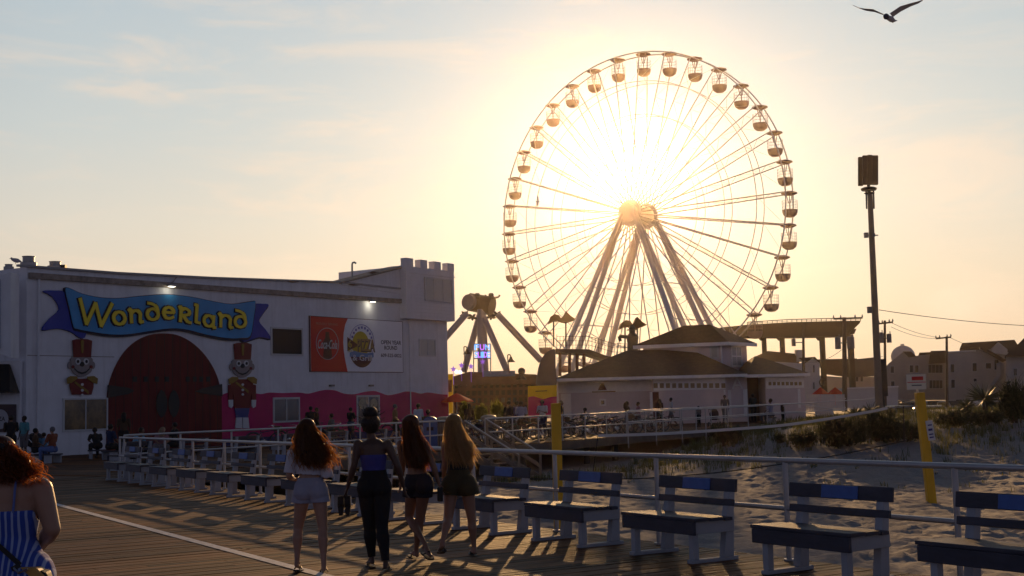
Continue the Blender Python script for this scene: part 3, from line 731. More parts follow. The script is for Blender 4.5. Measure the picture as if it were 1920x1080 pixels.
ordn = ['first', 'second', 'third', 'fourth', 'fifth', 'sixth', 'seventh', 'eighth', 'ninth', 'tenth', 'eleventh', 'twelfth', 'thirteenth', 'fourteenth', 'fifteenth', 'sixteenth', 'seventeenth']
ktop = min(range(WN), key=lambda k: abs((math.degrees(pos[k][0]) % 360) - 90))
gs = {}; g0 = None; kbot = None
for k in range(WN):
    th = pos[k][0]; d = (k - ktop) % WN
    if d == 0: lab = 'wheel gondola at the very top of the rim'
    elif d <= 17: lab = 'wheel gondola, %s clockwise from the topmost one' % ordn[d - 1]
    else: lab = 'wheel gondola, %s anticlockwise from the topmost one' % ordn[WN - d - 1]
    loc = wp(WR, th)
    if g0 is None: g0 = make_gondola(loc, lab)
    else: dup(g0, loc, label=lab)
# ---------------------------------------------------------------- swinging tower ride
YT = 140.0
def T(x, y, dy=0.0): return D(x, y, YT + dy)
tower = thing('pendulum_ride', 'tall pendulum thrill ride with drum head, gilded leaves and four splayed white legs', 'ride', (T(905, 700).x, YT, 0))
cream = mat('ride_cream', (0.34, 0.32, 0.36), 0.5, 0.1, .6); brz = mat('ride_bronze', (0.13, 0.085, 0.05), 0.5, 0.2, .8)
mb = MB(); mb.tube(T(880, 566, 1), T(923, 574, 0), 1.0, 1.05, 18); mb.build('axle_drum', brz, tower, smooth=True)
mb = MB(); mb.tube(T(877, 566, -.8), T(882, 567, -.4), .84, .86, 22); mb.build('drum_face', mat('drum_grey', (0.22, 0.19, 0.2), 0.5, .1), tower, smooth=True)
mb = MB(); mb.tube(T(903, 580, 0), T(906, 700, 0), .52, .62, 12); mb.build('swing_column', cream, tower, smooth=True)
for i, (a, b, dy) in enumerate((((875, 588), (822, 648), -2), ((900, 588), (870, 696), 3), ((905, 590), (950, 694), -3), ((932, 588), (1014, 676), 2))):
    mb = MB(); mb.tube(T(*a), T(*b, dy), .34, .36, 10); mb.tube(T(*a), T(*b, dy).lerp(T(*a), .96), .1, n=6); mb.build('leg', cream, tower, smooth=True)
for cx, cy, sg in ((872, 590, -1), (886, 595, -1), (920, 594, 1), (932, 590, 1)):
    mb = MB()
    for k in range(5):
        a = R(200 + k * 34) if sg < 0 else R(-20 - k * 34 + 360)
        p = T(cx, cy); q = T(cx + 11 * math.cos(a) * 1.0, cy + 8 * math.sin(a) * (1 if k % 2 else -.8))
        mb.tube(p, p.lerp(q, .6), .10, .16, 5); mb.tube(p.lerp(q, .6), q, .16, .02, 5)
    mb.build('gilded_leaf', brz, tower)
for x0 in (895, 921):
    mb = MB(); mb.tube(T(x0 - 2, 560), T(x0 + 14, 557), .13, .10, 6); mb.lathe(T(x0, 560), [(.5, -.1), (.55, .1), (.3, .25), (.28, .5), (.2, .6)], 10); mb.tube(T(x0 + 14, 557), T(x0 + 16, 553), .1, .12, 6); mb.build('roof_ornament', brz, tower)
# low coaster / slide structure with platforms
YS = 118.0
def S(x, y, dy=0.0): return D(x, y, YS + dy)
rust = mat('rusty_steel', (0.20, 0.085, 0.05), 0.7, 0.4, .8)
plat = thing('ride_platform', 'low rust brown ride platform with roof and many posts behind the boardwalk', 'structure', (S(930, 780).x, YS, 0))
mb = MB(); mb.extrude([S(848, 706), S(880, 697), S(1005, 702), S(1020, 712), S(1005, 720), S(848, 722)], (0, 8, 0)); mb.build('roof', rust, plat)
mb = MB()
for x in range(850, 1010, 11): mb.beam(S(x, 712, 1), S(x, 776, 1), .22, .22)
mb.build('post', rust, plat)
for y in (728, 742, 756):
    mb = MB(); mb.beam(S(845, y + 3, .5), S(1008, y, .5), .12, .25); mb.build('rail', rust, plat)
mb = MB(); mb.beam(S(845, 752), S(890, 700), .1, .3); mb.beam(S(850, 757), S(900, 702), .1, .3)
for k in range(9): mb.beam(S(846 + k * 6, 752 - k * 6), S(852 + k * 6, 755 - k * 6), .08, .1)
mb.build('stair_flight', rust, plat)
arc_ = thing('arcade_building', 'low dark arcade building under the ride platform behind the planters', 'building', S(930, 780).xy.to_3d())
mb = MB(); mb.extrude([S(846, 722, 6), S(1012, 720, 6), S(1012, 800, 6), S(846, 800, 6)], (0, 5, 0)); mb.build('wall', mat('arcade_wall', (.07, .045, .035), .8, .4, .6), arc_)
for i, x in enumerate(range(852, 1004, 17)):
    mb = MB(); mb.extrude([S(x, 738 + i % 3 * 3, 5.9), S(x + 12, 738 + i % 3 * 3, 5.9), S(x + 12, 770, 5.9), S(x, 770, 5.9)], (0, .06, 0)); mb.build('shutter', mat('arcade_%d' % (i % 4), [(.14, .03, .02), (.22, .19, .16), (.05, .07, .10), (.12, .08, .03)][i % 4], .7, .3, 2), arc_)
pt_b = mat('boat_blue', (0.14, 0.20, 0.34), 0.5, .15)
bt = MB(); bt.extrude([S(905, 696, -1), S(966, 695, -1), S(966, 705, -1), S(905, 706, -1)], (0, 2, 0)); o = bt.build('slide_landing', pt_b); tag(o, 'pale blue boxy landing on top of the rusty ride platform', 'platform')
# led sign
ls = thing('slide_sign', 'glowing pink and blue bulb lettering sign on a frame in front of the pendulum ride', 'sign', (S(905, 672).x, YS - 2, 6))
mb = MB()
for a, b in (((888, 645), (920, 645)), ((888, 672), (920, 672)), ((888, 645), (888, 700)), ((920, 645), (920, 700)), ((888, 658), (920, 658)), ((904, 645), (904, 672))): mb.tube(S(*a, -2), S(*b, -2), .05, n=5)
mb.build('sign_frame', galv, ls)
SW = Wall((S(888, 700, -2).x, YS - 2.1), (1, 0)); 
for txt, y0, y1, c0, c1 in (('FUN', 646, 656, (0.15, 0.35, 1.0), (.5, .2, .9)), ('SLIDE', 660, 670, (.35, .25, 1.0), (.6, .2, .9))):
    for i, ch in enumerate(txt):
        n = len(txt); wch = 30 / n if n > 3 else 8; xx = (890 + (i + .5) * 29 / n) if n > 3 else 894 + i * 10
        m = mat('led_%s' % ('blue' if i % 2 == 0 else 'violet'), (.1, .1, .2), .5, 0, emit=((0.12, 0.42, 1.0) if i % 2 == 0 else (.55, .16, .95)), es=1.5)
        mb = MB(); u, z = SW.uv(xx, (y0 + y1) / 2); wall_text(mb, SW, ch, u, z, .30 if n > 3 else .42, .52, .03, .02); mb.build('lit_letter', m, ls)
for (x, y) in ((865, 685), (883, 687), (905, 678), (850, 692)):
    mb = MB(); c = S(x, y, -3); mb.extrude([c + V((.30 if i % 2 == 0 else .12) * math.sin(i * math.pi / 5), 0, (.30 if i % 2 == 0 else .12) * math.cos(i * math.pi / 5)) for i in range(10)], (0, .05, 0))
    mb.tube(c, c - V(0, 0, 1.4), .025, n=4)
    o = mb.build('star_light', mat('star_violet', (.2, .1, .4), .5, 0, emit=(.4, .15, .8), es=.6)); tag(o, 'small violet star light on a stick beside the slide sign', 'light', 'violet star lights')
mb = MB(); mb.ball(S(856, 697, -3), .17); mb.ball(S(863, 698, -3), .17); o = mb.build('bulb_cluster', mat('bulb_white', (.9, .9, .9), .4, 0, emit=(1, .95, .9), es=1.6)); tag(o, 'cluster of bright white bulbs on the ride roof', 'light')
# curved lamp posts
for (bx, by, ty, lab) in ((955, 700, 665, 'hooked lamp with bell shade right of the slide sign'), (873, 700, 650, 'hooked lamp with bell shade left of the slide sign')):
    th = thing('hooked_lamp', lab, 'lamp', S(bx, by, -2), group='hooked lamps on the platform')
    pts = [S(bx, by, -2), S(bx - 3, ty + 6, -2), S(bx - 2, ty, -2), S(bx + 2, ty + 1, -2), S(bx + 3, ty + 6, -2)]
    mb = MB(); mb.path(smooth_poly(pts, 3, False), .05, 6); mb.build('pole', brz, th); c = S(bx + 3, ty + 12, -2)
    mb = MB(); mb.lathe(c, [(.40, -.1), (.18, .15), (.08, .40)], 10); mb.build('lamp_shade', brz, th)
bl = thing('round_finial', 'dark round ball on a flared stand on the ride platform roof', 'ornament', S(978, 702, -1))
mb = MB(); mb.ball(S(978, 696, -1), .34, 12, 8); mb.build('ball', brz, bl, smooth=True)
mb = MB(); mb.lathe(S(978, 712, -1), [(.5, 0), (.25, .3), (.2, .5)], 10); mb.build('stand', brz, bl)
# canopies on poles beneath the wheel
YC = 128.0
def C_(x, y, dy=0.0): return D(x, y, YC + dy)
sail = mat('sail_cloth', (0.30, 0.16, 0.06), 0.8, .15, 1.0, transl=.35)
for (cx, cy, lab) in ((1052, 595, 'orange shade sail pair above the wheel boarding deck at left'), (1186, 606, 'orange shade sail pair above the wheel boarding deck at right')):
    th = thing('shade_sail', lab, 'canopy', C_(cx, cy + 50), group='shade sails')
    sp = [(-24, 11), (-20, -1), (-12, -6), (-4, -4), (0, 2), (5, -3), (9, -12), (18, -3), (27, 3), (10, 9), (1, 7), (-5, 5), (-14, 6)]
    mb = MB(); mb.extrude([C_(cx + x, cy + y) for x, y in sp], (0, 2.5, 0)); mb.build('canopy', sail, th)
    for dx in (-14, 9):
        mb = MB(); mb.tube(C_(cx + dx, cy + 55, 1), C_(cx + dx, cy - 2, 1), .08, n=6); mb.build('pole', brz, th)
bd = thing('boarding_deck', 'raised wheel boarding deck with railings and netting under the shade sails', 'platform', C_(1120, 700))
mb = MB(); mb.extrude([C_(1042, 654, -1), C_(1105, 655, -1), C_(1140, 668, -1), C_(1200, 672, -1), C_(1200, 678, -1), C_(1140, 676, -1), C_(1100, 663, -1), C_(1042, 660, -1)], (0, 6, 0)); mb.build('deck_floor', brz, bd)
mb = MB()
for x in range(1044, 1236, 6):
    y0 = 655 if x < 1105 else 655 + (x - 1105) * .3 if x < 1150 else 670
    mb.tube(C_(x, y0), C_(x, y0 - 24 - (x % 5)), .03, n=4)
for o_ in (8, 16, 24): mb.path([C_(1044, 655 - o_), C_(1105, 655 - o_), C_(1150, 668 - o_), C_(1232, 670 - o_)], .025, 4)
mb.build('railing', brz, bd)
for x in (1050, 1068, 1082, 1095): mb = MB(); mb.beam(C_(x, 655), C_(x, 705), .3, .3); mb.build('deck_post', rust, bd)
mb = MB(); st = C_(1187, 668, -2)
mb.lathe(st, [(.55, 0), (.5, 1.2), (.62, 1.9), (.3, 2.3), (.34, 2.8), (.1, 3.1)], 12); mb.tube(st + V(-.4, 0, 1.9), st + V(-1.3, 0, 2.0), .18, n=6); mb.tube(st + V(-1.3, 0, 2.0), st + V(-1.2, 0, 1.5), .16, n=6); mb.box(st + V(0, 0, 2.6), (1.0, 1.0, .08))
o = mb.build('lookout_statue', brz, smooth=True); tag(o, 'dark carved figure in a broad hat standing beneath the right shade sail', 'statue')
# grey fibreglass rock and the painted wall block
YR = 86.0
def RR(x, y, dy=0.0): return D(x, y, YR + dy)
rk = MB(); pf = smooth_poly([(1008, 726), (1008, 700), (1014, 676), (1024, 661), (1036, 655), (1041, 657), (1042, 690), (1042, 726)], 3)
rk.extrude([RR(x, y) for x, y in pf], (0, 1.6, 0)); o = rk.build('grey_rock_arch', mat('fibreglass_grey', (0.13, 0.11, 0.12), 0.8, .2, 1.0), bevel=.15); tag(o, 'tall rounded grey sculpted rock behind the painted yellow and pink block', 'rock')
pb = thing('painted_block', 'square block painted yellow above wavy magenta beside the restroom building', 'wall', RR(1017, 780))
mb = MB(); mb.extrude([RR(990, 724, -1), RR(1044, 722, -1), RR(1044, 783, -1), RR(990, 784, -1)], (0, 1.5, 0)); mb.build('yellow_wall', mat('block_yellow', (0.85, 0.56, 0.01), 0.7, .1, 1), pb)
mb = MB(); wv2 = smooth_poly([(990, 745), (1000, 743), (1010, 746), (1020, 748), (1030, 745), (1044, 743)], 3, False); mb.extrude([RR(x, y, -1.03) for x, y in wv2 + [(1044, 782.5), (990, 783.5)]], (0, .02, 0)); mb.build('magenta_wave', mag, pb)
mb = MB()
mb.extrude([RR(1004, 733, -1.04), RR(1026, 732, -1.04), RR(1026, 733.4, -1.04), RR(1004, 734.4, -1.04)], (0, .03, 0)); mb.build('vent_slot', brown, pb)
pb2 = thing('yellow_column', 'narrow yellow painted column at the right end of the white hall', 'wall', D(843, 770, 84))
mb = MB(); mb.extrude([D(835, 702, 84), D(849, 701, 84), D(849, 775, 84), D(835, 776, 84)], (0, .5, 0)); mb.build('yellow_wall', MATS['block_yellow'], pb2)
mb = MB(); mb.extrude([D(837, 712, 83.96), D(847, 712, 83.96), D(847, 735, 83.96), D(837, 735, 83.96)], (0, .05, 0)); mb.build('ticket_hatch', brown, pb2)
um = thing('red_umbrella', 'red market umbrella between the hall and the plants', 'umbrella', D(855, 782, 76))
mb = MB(); c = D(856, 738, 76); mb.lathe(c, [(1.0, -.5), (.95, -.42), (.05, .02)], 8); mb.build('canopy', mat('umbrella_red', (0.75, 0.05, 0.02), .7, .1, transl=.3), um)
mb = MB(); mb.tube((c.x, c.y, 0), c, .03, n=6); mb.build('pole', galv, um)
# ---------------------------------------------------------------- restroom pavilion
RS = thing('beach_pavilion', 'long low beach pavilion with brown hipped roofs and an upper lookout room', 'building', D(1280, 795, 88))
sid = mat('lilac_siding', (0.64, 0.55, 0.56), .75, .1, 1.0); wtr = mat('pavilion_trim', (0.84, 0.81, 0.80), .6, .08); rf = mat('brown_shingle', (0.15, 0.082, 0.036), .85, .3, 3.0, bump=.03)
PW = Wall((D(1042, 790, 88).x, 88), (1, 0))
def pbox(x0, x1, yt, depth, off=0.0, name='wall', m=sid, zb=0.0):
    u0 = PW.uv(x0, yt, off)[0]; u1 = PW.uv(x1, yt, off)[0]; z = PW.uv((x0 + x1) / 2, yt, off)[1]
    mb = MB(); mb.extrude([PW.pt(u, zz, off) for u, zz in ((u0, zb - .2), (u1, zb - .2), (u1, z), (u0, z))], -PW.n * depth); return mb.build(name, m, RS), u0, u1, z
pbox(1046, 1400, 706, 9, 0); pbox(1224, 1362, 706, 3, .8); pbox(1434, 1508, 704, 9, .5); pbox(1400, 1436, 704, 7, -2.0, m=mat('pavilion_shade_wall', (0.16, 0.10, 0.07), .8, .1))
def planks(x0, x1, off):
    u0 = PW.uv(x0, 760, off)[0]; u1 = PW.uv(x1, 760, off)[0]; z = .15; mb = MB()
    while z < 2.4: mb.beam(PW.pt(u0, z, off), PW.pt(u1, z, off), .03, .02); z += .16
    mb.build('siding_lap', sid, RS)
planks(1066, 1222, .0); planks(1236, 1360, .8); planks(1438, 1498, .5)
def ptrim(x0, y0, x1, y1, off, th=.05, name='trim_board', m=wtr):
    mb = MB(); a = PW.prect(x0, y0, x1, y1); u0 = PW.uv(x0, (y0 + y1) / 2, off)[0]; u1 = PW.uv(x1, (y0 + y1) / 2, off)[0]; z0 = PW.uv((x0 + x1) / 2, y1, off)[1]; z1 = PW.uv((x0 + x1) / 2, y0, off)[1]
    PW.rect(mb, u0, u1, z0, z1, off, th); return mb.build(name, m, RS)
ptrim(1046, 710, 1223, 735, .003, .04, 'frieze_panel'); ptrim(1225, 709, 1360, 731, .803, .04, 'frieze_panel'); ptrim(1436, 707, 1507, 728, .503, .04, 'frieze_panel')
gold = mat('clerestory_glass', (0.30, 0.20, 0.09), .2, .2, 2.0)
for i in range(12):
    x = 1225.5 + i * 11.55; ptrim(x, 718.5, x + 7.6, 727.5, .85, .02, 'window', gold)
for i in range(8):
    x = 1441 + i * 8.1; ptrim(x, 716, x + 5.4, 722.5, .55, .02, 'window', gold)
ptrim(1219, 735, 1224, 793, .81, .06); ptrim(1358, 731, 1361, 790, .81, .06)
ptrim(1052, 738, 1071, 792, .02, .05, 'door', wtr); ptrim(1224, 735, 1236, 790, .805, .02, 'door', brown); ptrim(1394, 730, 1402, 780, .02, .04, 'door', wtr); ptrim(1365, 731, 1371, 778, .02, .04, 'door', wtr); ptrim(1496, 729, 1501, 765, .51, .04, 'door', wtr)
ptrim(1124, 748, 1136, 761, .03, .15, 'wall_box', wtr); ptrim(1127, 751, 1133, 758, .19, .02, 'box_dial', dk)
ptrim(1110, 733.5, 1154, 735.5, .05, .05, 'caption_board', tan); 
mb = MB(); c = PW.px(1129, 726, .06); mb.extrude([c + PW.d * x + V(0, 0, z) for x, z in ((-.3, -.2), (.3, -.2), (.1, .25), (-.1, .25))], PW.n * .04); mb.build('bell_emblem', brown, RS)
mb = MB(); c = PW.px(1382, 719, .06)
for a, b in (((-.32, -.35), (0, .4)), ((0, .4), (.32, -.35)), ((-.22, -.12), (.22, -.12))): mb.beam(c + PW.d * a[0] + V(0, 0, a[1]), c + PW.d * b[0] + V(0, 0, b[1]), .05, .10)
mb.build('letter_mark', wtr, RS)
def hip(x0, x1, ye, rx0, rx1, yr, depth, off, name='roof', eave=.6):
    u0 = PW.uv(x0, ye, off)[0]; u1 = PW.uv(x1, ye, off)[0]; ze = PW.uv((x0 + x1) / 2, ye, off)[1]
    mid = off - depth / 2; r0 = PW.uv(rx0, yr, mid); r1 = PW.uv(rx1, yr, mid); zr_ = r0[1]
    a, b, c, d = PW.pt(u0, ze, off), PW.pt(u1, ze, off), PW.pt(u1, ze, off - depth), PW.pt(u0, ze, off - depth)
    e, f = PW.pt(r0[0], zr_, mid), PW.pt(r1[0], zr_, mid)
    mb = MB(); mb.add([a, b, c, d, e, f], [(0, 1, 5, 4), (1, 2, 5), (2, 3, 4, 5), (3, 0, 4), (3, 2, 1, 0)]); r = mb.build(name, rf, RS)
    mb = MB()
    for p, q in ((a, b), (b, c), (d, a)): mb.beam(p - V(0, 0, .10), q - V(0, 0, .10), .10, .20)
    mb.build('fascia_board', wtr, RS)
    return ze
hip(1398, 1518, 701, 1415, 1420, 668, 10, 1.2)
hip(1039, 1400, 705.5, 1176, 1292, 657, 11, 1.6)
# upper lookout room, turned a little
LY = 90.5
LW = Wall((D(1208, 700, 92.3).x, 92.3), (D(1354, 700, LY).x - D(1208, 700, 92.3).x, LY - 92.3)); LW2 = Wall((D(1354, 700, LY).x, LY), (D(1404, 700, 93.5).x - D(1354, 700, LY).x, 93.5 - LY))
p0 = LW.pt(0, 0); p1 = LW2.pt(0, 0); p2 = LW2.px(1402, 700); p2.z = 0; p3 = p0 + (p2 - p1)
zt_ = LW.uv(1300, 644)[1]; mb = MB(); mb.extrude([p0 + V(0, 0, 3.4), p1 + V(0, 0, 3.4), p2 + V(0, 0, 3.4), p3 + V(0, 0, 3.4)], (0, 0, zt_ - 3.4)); mb.build('lookout_room', sid, RS)
cen = (p0 + p1 + p2 + p3) / 4; ze = zt_
q = [cen + (p - cen) * 1.0 + (p - cen).normalized() * .75 + V(0, 0, ze) for p in (p0, p1, p2, p3)]
r0 = p0.lerp(p3, .5); r1 = p1.lerp(p2, .5); r0, r1 = r0.lerp(r1, .36), r0.lerp(r1, .70); zr_ = D(1316, 608, 92).z
mb = MB(); mb.add(q + [r0 + V(0, 0, zr_), r1 + V(0, 0, zr_)], [(0, 1, 5, 4), (1, 2, 5), (2, 3, 4, 5), (3, 0, 4), (3, 2, 1, 0)]); mb.build('lookout_roof', rf, RS)
mb = MB()
for a, b in ((q[0], q[1]), (q[1], q[2])): mb.beam(a - V(0, 0, .12), b - V(0, 0, .12), .1, .24)
mb.tube(p1 + V(0, -.05, 3.4), p1 + V(0, -.05, zt_), .06, n=6); mb.build('lookout_trim', wtr, RS)
window(RS, LW, LW.prect(1331, 648, 1348, 673), .01, winpale, 0, 0, .12)
window(RS, LW2, LW2.prect(1370, 648, 1390, 688), .01, winpale, 1, 1, .12, frame=wtr)
# ---------------------------------------------------------------- elevated track
YE = 150.0
def E_(x, y, dy=0.0): return D(x, y, YE + dy)
tr = thing('elevated_track', 'dark elevated curved ride track with handrail on thick columns above the houses', 'track', E_(1500, 700)); tr.location.z = -.8
tm = mat('track_steel', (0.10, 0.065, 0.04), .7, .2, .6)
mb = MB(); prof = [(1352, 614), (1400, 609), (1480, 604), (1560, 602), (1614, 601), (1612, 606), (1604, 614), (1590, 630), (1500, 632), (1425, 632), (1352, 634)]
mb.extrude([E_(x, y) for x, y in prof], (0, 3.5, 0)); mb.build('girder', tm, tr)
mb = MB(); mb.extrude([E_(1598, 618, -.3), E_(1606, 616, -.3), E_(1602, 626, -.3), E_(1592, 627, -.3)], (0, 4, 0)); mb.build('end_bracket', tm, tr)
mb = MB(); pr = [(1402, 604), (1480, 599), (1560, 597), (1615, 596)]
mb.path([E_(*p) for p in pr], .05, 5); mb.path([E_(p[0], p[1] + 3) for p in pr], .03, 4)
for i in range(24):
    x = 1402 + i * 9.2; y = 604 - (x - 1402) * .062 + max(0, (x - 1480)) * .038; mb.tube(E_(x, y), E_(x, y + 6), .04, n=4)
mb.build('handrail', tm, tr)
for x, yt, w in ((1432, 630, 7), (1466, 630, 7.5), (1541, 630, 8), (1594, 628, 9)):
    mb = MB(); c = E_(x, yt, 1.5); mb.box(V(c.x, c.y, (c.z - .9) / 2), (w / 16, .8, c.z + .9)); mb.extrude([E_(x - 10, yt, 1.0), E_(x + w / 2, yt, 1.0), E_(x + w / 2, yt + 8, 1.0), E_(x - w / 2, yt + 8, 1.0)], (0, 1.0, 0)); mb.build('column', tm, tr)
# ---------------------------------------------------------------- benches along the walk
wood_d = mat('bench_board', (0.050, 0.050, 0.072), 0.6, 0.35, 3.0, stretch=(1, 1, 4), bump=.004)
wood_w = mat('bench_frame_paint', (0.36, 0.37, 0.41), 0.65, 0.15, 3.0, bump=.003)
plq = mat('bench_plaque_blue', (0.05, 0.12, 0.38), 0.5, 0.15, 12.0)
def make_bench(loc, rz, label, group):
    """local x = across towards the back rest, local y = along the bench"""
    b = thing('bench', label, 'bench', loc, rz, group)
    Lh = .64
    def piece(name, m, fn, par=None):
        mb = MB(); fn(mb); return mb.build(name, m, par or b, world=False, bevel=.006)
    piece('seat', wood_d, lambda m: (m.box((.04, 0, .452), (.20, 2 * Lh, .035)), m.box((.245, 0, .447), (.19, 2 * Lh - .02, .035))))
    piece('seat_slat', wood_d, lambda m: m.box((.415, 0, .438), (.10, 2 * Lh - .04, .035)))
    piece('apron', wood_d, lambda m: m.box((-.045, 0, .365), (.035, 2 * Lh - .04, .135)))
    tb = piece('back_board', wood_d, lambda m: m.box((.505, 0, .775), (.032, 2 * Lh + .02, .135), rot=Matrix.Rotation(.12, 3, 'Y')))
    piece('plaque', plq, lambda m: m.box((.484, -.02, .776), (.012, .46, .122), rot=Matrix.Rotation(.12, 3, 'Y')), tb)
    piece('back_slat', wood_d, lambda m: m.box((.478, 0, .60), (.03, 2 * Lh - .02, .07), rot=Matrix.Rotation(.12, 3, 'Y')))
    for s in (-1, 1):
        y = s * .50
        piece('front_leg', wood_w, lambda m: m.box((.03, y, .19), (.075, .075, .30)))
        piece('back_leg', wood_w, lambda m: m.extrude([V(.40, y - .045, .04), V(.53, y - .045, .04), V(.545, y - .045, .45), V(.585, y - .045, .83), V(.52, y - .045, .83), V(.46, y - .045, .50)], (0, .09, 0)))
        piece('side_rail', wood_w, lambda m: m.box((.25, y + s * .055, .365), (.55, .035, .13)))
        piece('foot_runner', wood_w, lambda m: m.box((.28, y, .02), (.62, .09, .04)))
    return b
rzb = math.atan2(NN.y, NN.x)
BL = ['nearest bench at the right edge, cut off by the frame', 'dark bench with bright blue plaque, second from the right edge', 'third bench from the right along the near railing', 'fourth bench from the right, beside the yellow post', 'bench just right of the blonde woman in olive shorts', 'bench behind the legs of the two right hand women', 'bench behind the woman in black trousers', 'bench between the curly haired woman and the woman in black']
bench0 = None
for k in range(-2, 12):
    s = 1.0 + 2.0 * k if k > -3 else 0
    lab = BL[k + 2] if k + 2 < len(BL) else 'shadowed bench, number %s from the far railing corner end of the near row' % ['one', 'two', 'three', 'four', 'five', 'six', 'seven', 'eight', 'nine'][11 - k]
    lab = lab.replace('number one from', 'the last one at').replace('number two from', 'second from').replace('number three from', 'third from').replace('number four from', 'fourth from').replace('number five from', 'fifth from').replace('number six from', 'sixth from').replace('number seven from', 'seventh from').replace('number eight from', 'eighth from')
    loc = on_near(s - .0, -.87, 0)
    if k == -2: loc = on_near(-3.1, -.87, 0)
    if k == -1: loc = on_near(-1.1, -.87, 0)
    if bench0 is None: bench0 = make_bench(loc, rzb, lab, 'benches along the near railing')
    else: dup(bench0, loc, rzb + rnd.uniform(-.015, .015), lab)
for k in range(9):
    s = 2.5 + k * 2.35; loc = on_far(s, -2.6, 0)
    dup(bench0, loc, math.atan2(-B.x, B.y) + math.pi * 0, 'shadowed bench behind the far railing, %s from the railing corner' % ordn[k], 'benches behind the far railing')
for k, (px, py) in enumerate(((118, 846), (146, 852), (185, 846))):
    c = G(px, py); dup(bench0, c, math.atan2(WL.n.y, WL.n.x) + math.pi, ['bench left of the hall window by the seated family', 'bench in front of the hall window, second from the family', 'bench by the wall nearest the red arched door'][k], 'benches by the hall wall')
# ---------------------------------------------------------------- railings
alu = mat('rail_aluminium', (0.42, 0.41, 0.42), 0.42, 0.12, 3.0, metal=.55)
def railing(name, label, pts, h, hm, posts, r=.028, drop=.1):
    th = thing(name, label, 'railing', pts[0])
    up = lambda p, z: V(p.x, p.y, p.z + z)
    mb = MB(); mb.path([up(p, h) for p in pts], r, 12); mb.build('top_rail', alu, th, smooth=True)
    mb = MB(); mb.path([up(p, hm) for p in pts], r * .85, 10); mb.build('middle_rail', alu, th, smooth=True)
    for p in posts:
        mb = MB(); mb.tube(up(p, -drop), up(p, h - r * .6), r * .95, n=10); mb.tube(up(p, -.0), up(p, .02), r * 1.9, n=10); mb.build('post', alu, th, smooth=True)
    return th
railing('boardwalk_railing', 'two rail metal railing running along the beach edge behind the near benches', [on_near(s, 0) for s in (-8, 0, 8, 16, 25.6)], 1.03, .535, [on_near(-6.45 + 2.15 * k, 0) for k in range(15)] + [on_near(25.6, 0)], .030)
railing('far_railing', 'pale metal railing from the far corner to the top of the beach stairs', [on_far(0.15, 0), on_far(16.85, 0)], 1.08, .56, [on_far(.15 + 2.08 * k, 0) for k in range(9)], .03)
railing('plaza_railing', 'pale metal railing in front of the parked bicycles, from the stairs to the dune', [on_far(18.5, 0), on_far(44, 0), V(24.0, 84.5, .25)], 1.1, .56, [on_far(18.5 + 2.1 * k, 0) for k in range(13)], .032)
railing('ramp_railing', 'pale metal ramp railing bending down towards the dune grass', [on_far(28, 1.6, .15), V(17.5, 80, .15), V(21.5, 84, -.45)], 1.05, .55, [on_far(28 + 3 * k, 1.6, .12) for k in range(8)], .03, .6)
# ---------------------------------------------------------------- beach stairs
st = thing('beach_stairs', 'weathered timber stairs with sloping handrails going down from the far deck to the sand', 'stairs', on_far(17.7, 0))
tmb = mat('stair_timber', (0.26, 0.20, 0.155), .75, .3, 2.0); nf = V(B.y, -B.x, 0)
for s in (16.9, 18.5):
    a = on_far(s, .1, 0); b = on_far(s, 2.5, -1.2)
    mb = MB(); mb.beam(a + V(0, 0, -.12), b + V(0, 0, -.05), .06, .30); mb.build('stringer', tmb, st)
    mb = MB(); mb.beam(a + V(0, 0, 1.03), b + V(0, 0, .92), .14, .05); mb.build('handrail', tmb, st); mb = MB(); mb.beam(a + V(0, 0, 1.07), b + V(0, 0, .96), .05, .03); mb.build('handrail_lit_edge', alu, st)  # pale metal strip added to draw the sunlit top edge
    mb = MB(); mb.beam(a + V(0, 0, .55), b + V(0, 0, .45), .05, .14); mb.build('mid_rail', tmb, st)
    for q in (0, .5, 1):
        p = a.lerp(b, q); mb = MB(); mb.beam(p + V(0, 0, -.35), p + V(0, 0, 1.0 - .08 * q), .09, .09, up=(0, 1, 0)); mb.build('post', tmb, st)
for i in range(7):
    q = (i + .5) / 7; p = on_far(17.7, .1 + 2.4 * q, -1.2 * q); mb = MB(); mb.box(p, (.30, 1.62, .04), rz=math.atan2(nf.y, nf.x)); mb.build('tread', tmb, st)
